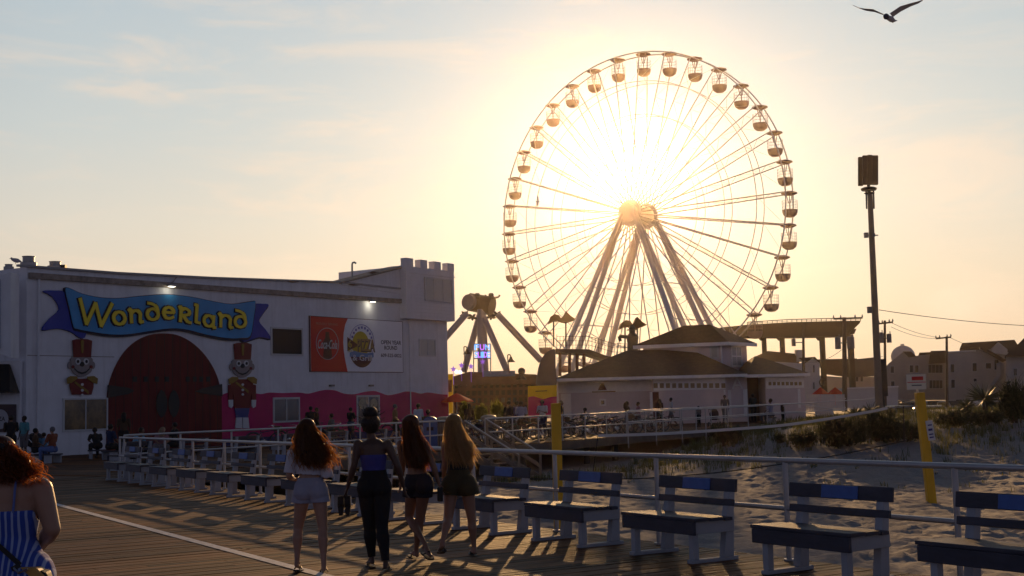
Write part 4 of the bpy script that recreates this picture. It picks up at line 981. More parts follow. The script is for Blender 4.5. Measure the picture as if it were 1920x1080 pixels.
# ---------------------------------------------------------------- volleyball posts, net
ypaint = mat('post_yellow', (0.78, 0.42, 0.012), .55, .25, 1.5, stretch=(1, 1, .3), bump=.003)
v1 = G(1048, 1001, -1.2); v2 = G(1748, 943, -1.2)
t1 = D(1042, 756, v1.y); t2 = D(1724, 736, v2.y)
rv = math.atan2((v2 - v1).y, (v2 - v1).x)
for a, b, lab, wd in ((v1, t1, 'upright square yellow volleyball post standing in the sand', .215), (v2, t2, 'leaning square yellow volleyball post with a small white notice', .22)):
    th = thing('volleyball_post', lab, 'post', (a.x, a.y, -1.25), group='yellow volleyball posts')
    mb = MB(); mb.beam((a.x, a.y, -1.5), b, wd, wd, up=(0, 1, 0)); mb.build('post_shaft', ypaint, th, bevel=.012)
    if a is v2:
        p = b + (a - b) * .345; mb = MB(); mb.box(p + V(.13, -.13, 0), (.18, .02, .52), rot=Matrix.Rotation(-.12, 3, 'Y')); nb = mb.build('notice', mat('paper_white', (.62, .60, .62), .7, .1), th)
        mb = MB()
        for i, dz in enumerate((.14, .02, -.10, -.18)): mb.box(p + V(.13 - dz * .1, -.145, dz), (.11, .006, .035 if i != 1 else .06), rot=Matrix.Rotation(-.12, 3, 'Y'))
        mb.build('notice_print', mat('print_navy', (.05, .04, .2), .7, 0), nb)
        p = D(1718, 716, v2.y - .1); mb = MB(); mb.box(p, (.50, .03, .40)); mb.beam(p + V(.02, .03, -.2), b + V(0, .03, -.25), .05, .03); sgn = mb.build('sponsor_board', mat('board_cream', (.80, .70, .55), .6, .1), th)
        mb = MB(); mb.box(p + V(.03, -.018, .09), (.30, .006, .10)); mb.box(p + V(0, -.018, -.01), (.48, .006, .02)); mb.build('board_stripe', org, sgn)
        mb = MB(); mb.box(p + V(0, -.018, -.09), (.26, .006, .025)); mb.build('board_print', blk, sgn)
nd = (v2 - v1); nd.z = 0; nl = nd.length; nd.normalize(); NWl = Wall((v1.x, v1.y), (nd.x, nd.y))
net = thing('volleyball_net', 'sagging volleyball net with white top tape strung between the yellow posts', 'net', v1)
tape = smooth_poly([NWl.uv(1122, 817), NWl.uv(1245, 813), NWl.uv(1384, 804), NWl.uv(1487, 795), NWl.uv(1620, 774), NWl.uv(1664, 765)], 5, False)
mb = MB()
for p, q in zip(tape[:-1], tape[1:]): mb.beam(NWl.pt(*p), NWl.pt(*q), .012, .065)
mb.build('top_tape', mat('tape_white', (.55, .55, .56), .6, .05), net)
bot = smooth_poly([NWl.uv(985, 898), NWl.uv(1137, 898), NWl.uv(1220, 896), NWl.uv(1380, 882), NWl.uv(1560, 855), NWl.uv(1695, 827)], 5, False)
mb = MB(); mb.path([NWl.pt(*p) for p in bot], .014, 5); mb.path([NWl.pt(*NWl.uv(1695, 827)), NWl.pt(*NWl.uv(1694, 762))], .014, 5); mb.path([NWl.pt(*NWl.uv(1111, 892)), NWl.pt(*NWl.uv(1121, 818))], .012, 5); mb.build('net_edge_rope', blk, net)
mb = MB(); mb.path([NWl.pt(*NWl.uv(1664, 765)), t2 - V(0, 0, .35)], .008, 4); mb.path([NWl.pt(*NWl.uv(1122, 817)), V(t1.x, t1.y, t1.z - .35)], .008, 4); mb.build('guy_rope', wood_w, net)
# ---------------------------------------------------------------- bicycles
rub = mat('tyre_rubber', (0.02, 0.02, 0.02), .6, 0); chrome = mat('chrome', (.6, .6, .6), .18, 0, metal=1.0)
def make_bike(label, group, loc, rz, col, basket=False):
    b = thing('bicycle', label, 'bicycle', loc, rz, group); m = mat('bike_paint_%d' % int(col[0] * 1000 + col[2] * 77), col, .35, 0)
    for x in (-.54, .54):
        mb = MB(); mb.path([(x + .335 * math.cos(i * math.pi / 14), 0, .36 + .335 * math.sin(i * math.pi / 14)) for i in range(28)], .022, 6, True); w = mb.build('wheel', rub, b, world=False, smooth=True)
        mb = MB(); mb.path([(x + .31 * math.cos(i * math.pi / 14), 0, .36 + .31 * math.sin(i * math.pi / 14)) for i in range(28)], .009, 4, True)
        for i in range(14): mb.tube((x, 0, .36), (x + .31 * math.cos(i * math.pi / 7), 0, .36 + .31 * math.sin(i * math.pi / 7)), .0035, n=3)
        mb.tube((x, -.05, .36), (x, .05, .36), .025, n=6); mb.build('rim', mat('dull_spokes', (.10, .09, .09), .5, 0, metal=.3), w, world=False)
    mb = MB(); bb_ = (-.08, 0, .31); seat = (-.22, 0, .78); head = (.36, 0, .80)
    for p, q in ((bb_, seat), (bb_, (.40, 0, .68)), ((-.20, 0, .70), head), (bb_, (-.54, 0, .36)), ((-.20, 0, .70), (-.54, 0, .36)), ((.36, 0, .85), (.41, 0, .66))): mb.tube(p, q, .017, n=6)
    for s in (-1, 1): mb.tube((.41, s * .05, .66), (.54, s * .05, .36), .012, n=5)
    mb.path([(-.54 + .38 * math.cos(R(a)), 0, .36 + .38 * math.sin(R(a))) for a in range(30, 170, 20)], .02, 4); mb.build('frame', m, b, world=False)
    mb = MB(); mb.path([(.18, -.30, .98), (.33, -.26, 1.0), (.38, -.1, .96), (.37, 0, .92), (.38, .1, .96), (.33, .26, 1.0), (.18, .30, .98)], .012, 5); mb.tube((.36, 0, .82), (.37, 0, .93), .013, n=5); mb.build('handlebar', chrome, b, world=False)
    mb = MB(); mb.ball((-.25, 0, .86), .12, 10, 6, (1.15, .75, .3)); mb.tube((-.22, 0, .78), (-.24, 0, .85), .013, n=5); mb.build('saddle', rub, b, world=False, smooth=True)
    mb = MB(); mb.tube((-.08, -.07, .31), (-.08, .07, .31), .09, n=12); mb.tube((-.08, -.1, .31), (.02, -.1, .17), .01, n=4); mb.tube((-.08, .1, .31), (-.18, .1, .45), .01, n=4); mb.box((.03, -.14, .16), (.09, .08, .02)); mb.box((-.19, .14, .46), (.09, .08, .02)); mb.build('crankset', chrome, b, world=False)
    if basket: mb = MB(); mb.box((.56, 0, .86), (.26, .34, .22)); mb.build('basket', mat('wicker', (.12, .08, .05), .8, .4, 30), b, world=False)
    return b
bk = None; brz_ = math.atan2(B.y, B.x); cols = [(.10, .01, .01), (.02, .05, .12), (.03, .03, .03), (.15, .15, .16), (.02, .08, .06)]
proto = [None] * 5
bl_n = 0
bikes = []; bikes2 = []
for i, (s, n, yaw) in enumerate([(19.6, -1.1, 1.2), (20.4, -1.3, .5), (21.0, -1.2, .9), (21.3, -1.1, 1.3), (22.4, -1.3, .8), (24.1, -1.2, 1.5), (25.2, -1.2, .9), (27.4, -1.3, .4), (28.5, -1.2, 1.2), (29.8, -1.3, .8), (30.9, -1.2, 1.2), (32.6, -1.2, .7), (34.0, -1.2, .3), (35.5, -1.3, .6), (37.2, -1.3, .5), (38.6, -1.3, .9)]):
    if i < 14: bikes2.append((on_far(s + .7, n - 1.5, 0), brz_ - yaw - .25, 'bicycle in the second row behind the plaza railing, %s from the stairs' % ordn[i], 'bicycles parked behind the railing'))
    bikes.append((on_far(s, n, 0), brz_ - yaw, 'cruiser bicycle parked behind the plaza railing, %s from the stairs' % ordn[i], 'bicycles parked behind the railing'))
for i, (px, py) in enumerate(((498, 842), (545, 838), (590, 832), (622, 836), (650, 834), (745, 822), (770, 818))):
    bikes.append((G(px, py), rnd.uniform(-.6, .6), 'bicycle standing in the shade of the hall wall, %s from the left' % ordn[i], 'bicycles by the hall wall'))
for i, (l, rz, lab, gr) in enumerate(bikes + bikes2):
    j = i % 5
    if proto[j] is None: proto[j] = make_bike(lab, gr, l, rz, cols[j], j == 1)
    else: dup(proto[j], l, rz, lab, gr)
# ---------------------------------------------------------------- bins
def arch_bin(px0, px1, pyt, pyb, Y, col, label):
    a = D(px0, pyb, Y); b = D(px1, pyb, Y); t = D((px0 + px1) / 2, pyt, Y); w = b.x - a.x; h = t.z
    th = thing('litter_bin', label, 'bin', V((a.x + b.x) / 2, Y, 0))
    m = mat('bin_%d' % int(col[2] * 100 + col[0] * 33), col, .55, .12, 2); c = V((a.x + b.x) / 2, Y, 0)
    return th, m, c, w, h
th, m, c, w, h = arch_bin(794, 820, 781, 836, 50, (.05, .11, .30), 'tall blue recycling bin with rounded top behind the railing')
mb = MB(); mb.extrude([c + V(-w / 2, 0, 0)] + [c + V(w / 2 * math.cos(R(180 - q * 15)), 0, h - w * .35 + w * .35 * math.sin(R(180 - q * 15))) for q in range(13)] + [c + V(w / 2, 0, 0)], (0, .55, 0)); mb.build('body', m, th, bevel=.02)
mb = MB(); mb.box(c + V(0, -.01, h * .62), (w * .5, .03, .14)); mb.build('slot', blk, th)
for (x0, x1, yt, yb, Y, lab) in ((819, 850, 781, 834, 50.6, 'brown boxed litter bin with pale domed lid beside the blue recycling bin'), (903, 932, 778, 838, 54.5, 'brown boxed litter bin with tan domed lid at the top of the stairs')):
    th, m, c, w, h = arch_bin(x0, x1, yt, yb, Y, (.08, .05, .035), lab)
    mb = MB(); mb.box(c + V(0, 0, (h - .16) / 2), (w * .86, w * .86, h - .16)); mb.build('body', m, th, bevel=.02)
    mb = MB()
    for k in range(7): mb.box(c + V(-w * .38 + k * w * .76 / 6, -w * .44, (h - .2) / 2), (w * .09, .02, h - .26))
    mb.build('slat', tmb, th)
    mb = MB(); mb.lathe(c, [(w * .5, h - .16), (w * .52, h - .10), (w * .42, h - .03), (w * .2, h), (.01, h + .005)], 20); mb.build('lid', mat('lid_tan', (.33, .28, .20), .45, .1), th, smooth=True)
# ---------------------------------------------------------------- picnic table / stroller / fountain
def chair_like_table(px, py, Y, label):
    c = D(px, py, Y); c.z = 0; t = thing('picnic_table', label, 'table', c)
    mb = MB(); mb.box(c + V(0, 0, .78), (1.7, .8, .05)); mb.build('tabletop', wood_w, t)
    for s in (-1, 1):
        mb = MB(); mb.box(c + V(0, s * .75, .46), (1.7, .28, .04)); mb.build('bench_seat', wood_w, t)
        mb = MB(); mb.beam(c + V(s * .6, -.6, 0), c + V(s * .6, .3, .76), .06, .08); mb.beam(c + V(s * .6, .6, 0), c + V(s * .6, -.3, .76), .05, .08); mb.build('leg', wood_w, t)
chair_like_table(1198, 795, 80, 'white picnic table on the plaza in front of the pavilion door')
def stroller(c, rz, label, col):
    t = thing('stroller', label, 'stroller', c, rz); m = mat('fabric_%d' % int(col[0] * 100), col, .8, .1)
    mb = MB(); mb.ball((0, 0, .72), .34, 12, 8, (1.1, .8, .9)); mb.box((.15, 0, .45), (.6, .42, .15)); mb.build('hood', m, t, world=False, smooth=True)
    mb = MB()
    for s in (-1, 1): mb.tube((-.35, s * .24, .15), (.35, s * .24, .6), .015, n=5); mb.tube((.35, s * .24, .13), (-.45, s * .24, 1.0), .015, n=5)
    mb.tube((-.45, -.24, 1.0), (-.45, .24, 1.0), .018, n=5); mb.build('frame', chrome, t, world=False)
    for x in (-.35, .38):
        for s in (-1, 1):
            mb = MB(); mb.tube((x, s * .27 - .02, .14), (x, s * .27 + .02, .14), .14, n=14); w = mb.build('wheel', rub, t, world=False)
            mb = MB(); mb.tube((x, s * .27 - .03, .14), (x, s * .27 + .03, .14), .08, n=8); mb.build('hubcap', chrome, w, world=False)
stroller(G(66, 861), .4, 'dark stroller parked beside the seated family at the left', (.02, .02, .03))
stroller(D(1340, 796, 76).xy.to_3d(), 1.2, 'dark hooded stroller on the plaza behind the bicycles', (.06, .03, .03))
# ---------------------------------------------------------------- poles and wires
pw_ = mat('utility_pole_wood', (0.12, 0.085, 0.065), .85, .3, 2.0, stretch=(1, 1, .2)); tfm = mat('transformer_grey', (.17, .16, .17), .5, .1)
YM = 76.0
def M_(x, y, dy=0.0): return D(x, y, YM + dy)
mp_ = thing('phone_mast', 'tall tapering phone mast with dark antenna panels on top', 'mast', (M_(1648, 760).x, YM, -.3))
mb = MB(); mb.tube(V(M_(1648, 760).x, YM, -.6), M_(1631, 362), .235, .155, 14); mb.build('mast_pole', mat('mast_grey', (.20, .165, .14), .75, .2, 1.5), mp_, smooth=True)
pan = mat('antenna_panel', (.095, .055, .035), .6, .1)
for (x0, x1, y0, y1, dy) in ((1610, 1619, 294, 348, .1), (1618, 1627, 291, 346, -.3), (1627, 1636, 290, 346, -.35), (1636, 1647, 291, 346, 0), (1622, 1632, 292, 345, .5)):
    mb = MB(); mb.extrude([M_(x0, y0, dy), M_(x1, y0, dy), M_(x1, y1, dy), M_(x0, y1, dy)], (0, .22, 0)); mb.build('antenna_panel', pan, mp_, bevel=.03)
mb = MB(); c = M_(1629, 354); mb.lathe(c - V(0, 0, .1), [(.44, 0), (.48, .12), (.30, .2)], 14); mb.tube(M_(1630, 366), M_(1628, 340), .10, n=8); mb.lathe(M_(1630, 364), [(.2, 0), (.33, .06), (.2, .12)], 12)
for s in (-.22, 0, .22): mb.tube(M_(1631, 392) + V(s, -.1, 0), M_(1630, 358) + V(s, -.1, 0), .05, n=5)
mb.build('antenna_mount', blk, mp_)
for (x, y, w, h) in ((1624, 441, .22, .30), (1631, 581, .28, .38), (1638, 441, .12, .2)): mb = MB(); mb.box(M_(x, y, -.2), (w, .25, h)); mb.tube(M_(x, y, -.2), M_(x + 8, y), .04, n=5); mb.build('equipment_box', tfm, mp_)
mb = MB(); mb.box(M_(1657, 708, .1), (.32, .3, 2.2)); mb.tube(M_(1655, 740, .1), M_(1659, 768, .1), .06, n=6); mb.build('meter_cabinet', blk, mp_)
def upole(x, yb, yt, Y, label, arm=None, tf=(), r=.15):
    P_ = lambda a, b, dy=0: D(a, b, Y + dy)
    t = thing('utility_pole', label, 'pole', P_(x, yb), group='wooden utility poles')
    mb = MB(); mb.tube(P_(x + 1, yb), P_(x, yt), r * 1.15, r * .85, 10); mb.build('pole_shaft', pw_, t, smooth=True)
    if arm:
        mb = MB(); a, b, ya, yb2 = arm; mb.beam(P_(a, ya, -.2), P_(b, yb2, -.2), .12, .14); 
        mb.build('cross_arm', pw_, t)
        for q in (0, .25, .75, 1): mb = MB(); p = P_(a, ya, -.2).lerp(P_(b, yb2, -.2), q); mb.lathe(p, [(.04, .05), (.08, .12), (.05, .2), (.02, .3)], 8); mb.build('insulator', tfm, t)
    for (cx, cy, w, h) in tf:
        c = P_(cx, cy, -.3); ww = w * Y / 2400 / 2; hh = h * Y / 2400; mb = MB(); mb.lathe(c - V(0, 0, hh / 2), [(ww * .95, 0), (ww, .05), (ww, hh * .9), (ww * .8, hh * .98), (ww * .25, hh)], 14); mb.tube(c + V(ww * .5, 0, hh / 2), c + V(ww * .5, 0, hh / 2 + .2), .04, n=5); mb.tube(c, P_(x, cy), .05, n=5); mb.build('transformer', tfm, t, smooth=True)
    return t
upole(1583, 772, 595, 108, 'utility pole with two grey transformers in front of the elevated track', (1563, 1617, 597.5, 596), ((1571, 643, 11, 23), (1595, 642, 14, 23)), .20)
upole(1659, 775, 601, 112, 'utility pole with cross arm and transformers just right of the phone mast', (1648, 1674, 607, 604), ((1667, 634, 9, 17), (1652, 633, 10, 20)), .12)
upole(1775, 773, 631, 120, 'slender utility pole with plain cross arm in front of the grey houses', (1755, 1783, 635, 632), (), .13)
upole(1506, 700, 607, 130, 'pole with small transformer box rising behind the pavilion roof', None, ((1488, 642, 8, 14),), .14)
COL.objects.remove if False else None
wire = mat('wire_black', (.02, .02, .02), .6, 0)
def cable(a, b, sag, label, r=.02):
    mb = MB(); mb.path([a.lerp(b, t / 14) - V(0, 0, sag * 4 * (t / 14) * (1 - t / 14)) for t in range(15)], r, 4); o = mb.build('overhead_wire', wire); tag(o, label, 'wire', 'overhead wires')
cable(M_(1648, 581), D(1990, 613, 90), .2, 'upper overhead wire running from the phone mast to the right edge', .022)
cable(D(1671, 605, 112), D(1772, 634, 120), .25, 'upper wire between the two slender utility poles', .02)
cable(D(1671, 613, 112), D(1765, 635, 120), .3, 'lower wire between the two slender utility poles', .02)
cable(D(1781, 633, 120), D(1960, 690, 150), .4, 'wire leaving the slender pole over the gabled houses', .02)
cable(D(1583, 668, 108), D(1655, 668, 112), .3, 'low wire between the transformer pole and its neighbour', .02)
cable(D(1583, 652, 108), D(1500, 676, 130), .6, 'wire hanging left of the transformer pole', .02)
# ---------------------------------------------------------------- houses
hs = mat('grey_shingle_siding', (0.40, 0.36, 0.34), .85, .15, .8); hs2 = mat('tan_siding', (0.48, 0.44, 0.41), .8, .12, .8); hw = mat('pale_siding', (0.62, 0.58, 0.56), .75, .1, .8)
hroof = mat('dark_house_roof', (0.10, 0.065, 0.05), .85, .2, 1.0); wn_ = mat('house_window', (.06, .06, .07), .2, .1)
def house(name_label, Y, walls, roofs, wins, depth=9, zb=None, extra=()):
    P_ = lambda x, y, dy=0: D(x, y, Y + dy)
    ex = lambda p, dd: V(p[0].x / p[0].y * dd, dd, 0)
    h = thing('house', name_label, 'house', (P_(walls[0][1][0][0], 745).x, Y, ROADZ))
    for m, poly in walls:
        mb = MB(); pts = [P_(x, y) for x, y in poly]; pts = [V(p.x, p.y, max(p.z, ROADZ)) for p in pts]; mb.extrude(pts, ex(pts, depth)); mb.build('wall', m, h)
    for m, poly, dy, dd in roofs: mb = MB(); pts = [P_(x, y, dy) for x, y in poly]; mb.extrude(pts, ex(pts, dd)); mb.build('roof', m, h)
    for (x0, y0, x1, y1, nv) in wins:
        mb = MB(); mb.extrude([P_(x0, y0, -.06), P_(x1, y0, -.06), P_(x1, y1, -.06), P_(x0, y1, -.06)], (0, .1, 0)); w = mb.build('window', frame_w, h)
        for k in range(nv):
            a = x0 + .8 + (x1 - x0 - .8) * k / nv; b = a + (x1 - x0 - .8) / nv - .8; mb = MB(); mb.extrude([P_(a, y0 + .9, -.10), P_(b, y0 + .9, -.10), P_(b, y1 - .9, -.10), P_(a, y1 - .9, -.10)], (0, .03, 0)); mb.build('pane', wn_, w)
    for nm, m, poly, dy, dd in extra: mb = MB(); mb.extrude([P_(x, y, dy) for x, y in poly], (0, dd, 0)); mb.build(nm, m, h)
    return h
house('pale white house with square chimney behind the right end of the pavilion', 150, [(hw, [(1450, 678), (1500, 681), (1525, 670), (1537, 681), (1537, 762), (1450, 762)])], [(hroof, [(1408, 672), (1440, 658), (1490, 663), (1500, 682), (1452, 680)], 1, 5), (hroof, [(1497, 671), (1528, 669), (1540, 682), (1524, 671), (1510, 681)], -.2, 8)], [(1524, 684, 1528, 699, 1), (1524, 716, 1528, 730, 1)], extra=[('chimney', hw, [(1494, 656), (1509, 656), (1508, 678), (1495, 678)], .5, 1.2)])
house('long grey roofed house between the track columns and the phone mast', 165, [(hs2, [(1535, 704), (1592, 708), (1640, 706), (1640, 755), (1535, 755)])], [(hroof, [(1530, 674), (1607, 672), (1602, 708), (1545, 700)], -.3, 6), (mat('light_roof', (.17, .14, .12), .85, .1, 1), [(1600, 674), (1638, 670), (1642, 704), (1596, 708)], -.4, 6)], [(1604, 704, 1610, 716, 1), (1613, 704, 1619, 716, 1)])
house('grey shingled house with two storeys of grouped windows and dark mansard bay', 150, [(hs, [(1662, 686), (1668, 680), (1693, 660), (1712, 668), (1740, 664), (1776, 662), (1776, 750), (1662, 750)])], [(hroof, [(1693, 659), (1708, 659), (1718, 668), (1704, 670)], -.5, 3), (hroof, [(1724, 661), (1748, 660), (1748, 664), (1722, 666)], -.1, 3), (hroof, [(1745, 658), (1777, 657), (1775, 680), (1741, 682)], -.6, 4)], [(1669, 686, 1677, 700, 1), (1670, 714, 1678, 727, 1), (1705, 684, 1713, 699, 1), (1715, 684, 1723, 699, 1), (1740, 683, 1768, 700, 4), (1742, 712, 1768, 729, 4)])
house('large tan house with flat roof deck, gable and outside stair', 140, [(hs2, [(1775, 662), (1831, 659), (1839, 651), (1886, 677), (1886, 760), (1775, 760)])], [(hroof, [(1836, 650), (1846, 652), (1888, 675), (1880, 679), (1838, 654)], -.8, 9), (wtr, [(1776, 659), (1830, 656.5), (1830, 658.5), (1776, 661)], -.2, 8)], [(1782, 682, 1790, 699, 1), (1783, 711, 1791, 728, 1), (1823, 680, 1832, 697, 1), (1848, 680, 1859, 692, 1), (1864, 674, 1873, 694, 1), (1825, 709, 1832, 716, 1)], extra=[('outside_stair', hs, [(1876, 680), (1884, 680), (1882, 706), (1866, 724), (1864, 722), (1876, 704)], -2, 1.2)])
house('brown roofed house standing behind the tan house at the right', 170, [(hs, [(1802, 655), (1905, 655), (1905, 740), (1802, 740)])], [(hroof, [(1799, 655), (1804, 643), (1902, 637), (1912, 652), (1905, 664), (1870, 655)], -1, 8)], [(1870, 644, 1880, 655, 1)], extra=[('gable', hs2, [(1860, 655), (1873, 642), (1889, 655), (1889, 665), (1860, 662)], -1.6, 2)])
house('steep roofed house cut off by the right edge of the picture', 130, [(hs, [(1886, 665), (1990, 662), (1990, 765), (1886, 765)])], [(hroof, [(1884, 668), (1906, 648), (1920, 634), (1990, 640), (1990, 668)], -1, 9)], [(1900, 690, 1908, 705, 1)])
wl = thing('low_white_wall', 'low white building wall behind the utility poles', 'wall', D(1640, 758, 122))
mb = MB(); mb.extrude([D(1587, 728, 122), D(1664, 725, 122), D(1684, 724.5, 122), D(1684, 763, 122), D(1587, 765, 122)], (0, 6, 0)); mb.build('wall', hw, wl); mb = MB(); mb.extrude([D(1586, 727, 121.8), D(1685, 723.5, 121.8), D(1685, 726, 121.8), D(1586, 729, 121.8)], (0, .3, 0)); mb.build('coping', wtr, wl)
wt = thing('water_tank', 'white domed water tank above the grey house roofs', 'water tank', D(1693, 700, 200))
mb = MB(); c = D(1693, 668, 200); mb.ball(c, 22 * 200 / 2400, 20, 12, (1, 1, .92)); mb.build('tank_dome', hw, wt, smooth=True); mb = MB(); mb.tube(c, V(c.x, c.y, -1), .8, n=12); mb.lathe(c + V(0, 0, 1.6), [(.3, 0), (.3, .3)], 8); mb.build('tank_stem', hw, wt)
fs_ = thing('snack_stand', 'white round topped snack stand with dark curl mark and orange awnings', 'stand', D(1545, 765, 112))
mb = MB(); c = D(1545, 765, 112); c.z = ROADZ; k = 112 / 2400; mb.lathe(c, [(17 * k, 0), (17 * k, 40 * k), (16 * k, 50 * k), (12 * k, 57 * k), (3 * k, 60 * k)], 18); mb.build('stand_body', hw, fs_, smooth=True)
mb = MB(); mb.path([D(1541 + 4 * math.cos(t), 717 + 6 * math.sin(t), 111) for t in [q * .5 for q in range(-1, 10)]] + [D(1549, 712, 111)], .07, 5); mb.build('curl_mark', blk, fs_)
for x0, x1 in ((1525, 1552), (1550, 1582)): mb = MB(); mb.lathe(D((x0 + x1) / 2, 732, 110), [(.8, -.35), (.75, -.3), (.05, .25)], 8); mb.tube(D((x0 + x1) / 2, 760, 110), D((x0 + x1) / 2, 726, 110), .03, n=5); mb.build('awning', MATS['umbrella_red'], fs_)
# distant hedge line to close the horizon on the left of the pavilion and behind the houses
wf = thing('back_fence', 'pale slatted fence at the road side right of the pavilion', 'fence', D(1550, 772, 100))
mb = MB()
for x in range(1508, 1586, 3): mb.box(V(D(x, 760, 100).x, 100, D(x, 755, 100).z), (.10, .03, 1.3))
mb.build('fence_slat', hw, wf); mb = MB(); mb.beam(D(1508, 748, 100.1), D(1586, 747, 100.1), .05, .08); mb.beam(D(1508, 765, 100.1), D(1586, 764, 100.1), .05, .08); mb.build('fence_rail', hw, wf)
# ---------------------------------------------------------------- cars
def make_car(label, loc, rz, col, group='cars in the parking lot'):
    c = thing('parked_car', label, 'car', loc, rz, group); m = mat('car_paint_%d' % int(col[0] * 100 + col[2] * 10), col, .25, 0, spec=.6)
    mb = MB()
    prof = [(-2.2, .35), (-2.25, .75), (-2.1, 1.0), (-1.6, 1.05), (-1.35, 1.5), (-.9, 1.62), (.5, 1.62), (1.2, 1.12), (1.95, 1.0), (2.2, .8), (2.25, .4), (2.1, .28), (-2.1, .28)]
    mb.extrude([V(x, -.88, z) for x, z in prof], (0, 1.76, 0)); mb.build('body', m, c, world=False, bevel=.08)
    gl = mat('car_glass', (.02, .025, .03), .4, 0, spec=.4); mb = MB()
    mb.extrude([V(-1.28, -.895, 1.08), V(-1.12, -.895, 1.48), V(.42, -.895, 1.52), V(.98, -.895, 1.12)], (0, 1.79, 0)); mb.build('side_window', gl, c, world=False)
    mb = MB(); mb.add([V(.56, -.74, 1.60), V(.56, .74, 1.60), V(1.2, .80, 1.17), V(1.2, -.80, 1.17)], [(0, 1, 2, 3)]); mb.add([V(x + .03, y, z + .02) for x, y, z in ((.56, -.74, 1.60), (.56, .74, 1.60), (1.2, .80, 1.17), (1.2, -.80, 1.17))], [(3, 2, 1, 0)]); mb.build('windscreen', gl, c, world=False)
    for x in (-1.4, 1.42):
        for y in (-.86, .86): mb = MB(); mb.tube((x, y - .1, .33), (x, y + .1, .33), .33, n=16); w = mb.build('wheel', rub, c, world=False); mb = MB(); mb.tube((x, y - .11, .33), (x, y + .11, .33), .2, n=10); mb.build('rim', tfm, w, world=False)
    for y in (-.62, .62): mb = MB(); mb.box((2.2, y, .72), (.14, .36, .14)); mb.build('headlight', mat('headlight', (.4, .4, .38), .6, 0), c, world=False)
    return c
cwhite = (.45, .45, .44); cdark = (.03, .03, .035)
def cl(px, Y): p = D(px, 760, Y); return V(p.x, p.y, ROADZ)
car0 = make_car('white car nose on, left of the leaning yellow post', cl(1686, 92), -1.3, cwhite)
car1 = make_car('dark car parked between the white wall and the post', cl(1716, 128), -1.25, cdark)
dup(car0, cl(1752, 88), -.25, 'white car with long roof just above the dune grass')
dup(car0, cl(1751, 132), -1.7, 'white van like car facing the beach, beside the slender pole')
dup(car0, cl(1786, 126), -1.4, 'white car facing the beach, right of the slender pole')
dup(car1, cl(1808, 140), -1.6, 'dark car in the parking lot left of the yucca')
dup(car0, cl(1870, 118), -.1, 'white car half hidden behind the yucca')
dup(car1, cl(1700, 150), -1.4, 'dark car far back by the grey house wall')
ts = MB(); k = 100 / 2400; c = D(1826, 768, 100)
ts.lathe(V(c.x, c.y, -.9), [(14 * k, 0), (13.5 * k, 20 * k), (11 * k, 36 * k), (7 * k, 48 * k), (1 * k, 54 * k)], 16, 1, .6); o = ts.build('folded_tent', hw, smooth=True); tag(o, 'pale rounded folded tent shining behind the yucca', 'tent')
# ---------------------------------------------------------------- dune grass, bushes, yuccas, planters
grs = mat('dune_grass', (0.085, 0.085, 0.028), .7, .3, 2.0, transl=.35); bsh = mat('bush_leaf', (0.035, 0.042, 0.018), .7, .3, 2.0, transl=.2)
ylf = mat('yucca_leaf', (0.045, 0.055, 0.03), .5, .2, 2.0, transl=.2); trk = mat('bush_stem', (.07, .05, .035), .85, .2)
def blade(mb, p, h, lean, az, w):
    d = V(math.cos(az), math.sin(az), 0); s = V(-d.y, d.x, 0) * w
    a = p; b = p + d * lean * .35 + V(0, 0, h * .6); c = p + d * lean + V(0, 0, h)
    mb.add([a - s, a + s, b + s * .7, b - s * .7, c], [(0, 1, 2, 3), (3, 2, 4)])
mb = MB(); n = 0
def tuft(x, y, k, h):
    z = sand_z(x, y) - .03
    for _ in range(k): blade(mb, V(x + rnd.gauss(0, .10), y + rnd.gauss(0, .10), z), h * rnd.uniform(.5, 1.15), h * rnd.uniform(.1, .6), rnd.uniform(0, 6.28), rnd.uniform(.008, .016))
cnt = 0
while cnt < 2600:
    x = rnd.uniform(3, 42); y = rnd.uniform(42, 82)
    if x < .605 * (y - 34.6) - 10.5 + 2: continue
    if x > y * .42 + 2: continue
    dens = sstep(44, 56, y) * (.35 + .9 * (vnoise(x * .35, y * .35, 12) > .45)) 
    if x < 13: dens = max(dens, .9 * sstep(50, 54, y))
    if rnd.random() > dens: continue
    tuft(x, y, 9, rnd.uniform(.2, .5)); cnt += 1
for _ in range(90):
    x = rnd.uniform(10, 26); y = rnd.uniform(36, 48); tuft(x, y, 6, .22)
for _ in range(60): 
    p = on_far(rnd.uniform(13, 22), rnd.uniform(2.4, 3.8)); tuft(p.x, p.y, 8, .3)
o = mb.build('dune_grass', grs); tag(o, 'dune grass growing in tufts over the sand ridge', 'grass', kind='stuff')
def on_dune(px, py):
    r = ray(px, py); t = 30.0
    while t < 75:
        q = r * t + V(0, 0, CAMH)
        if q.z <= sand_z(q.x, q.y): return q.y
        t += .25
    return 62.0
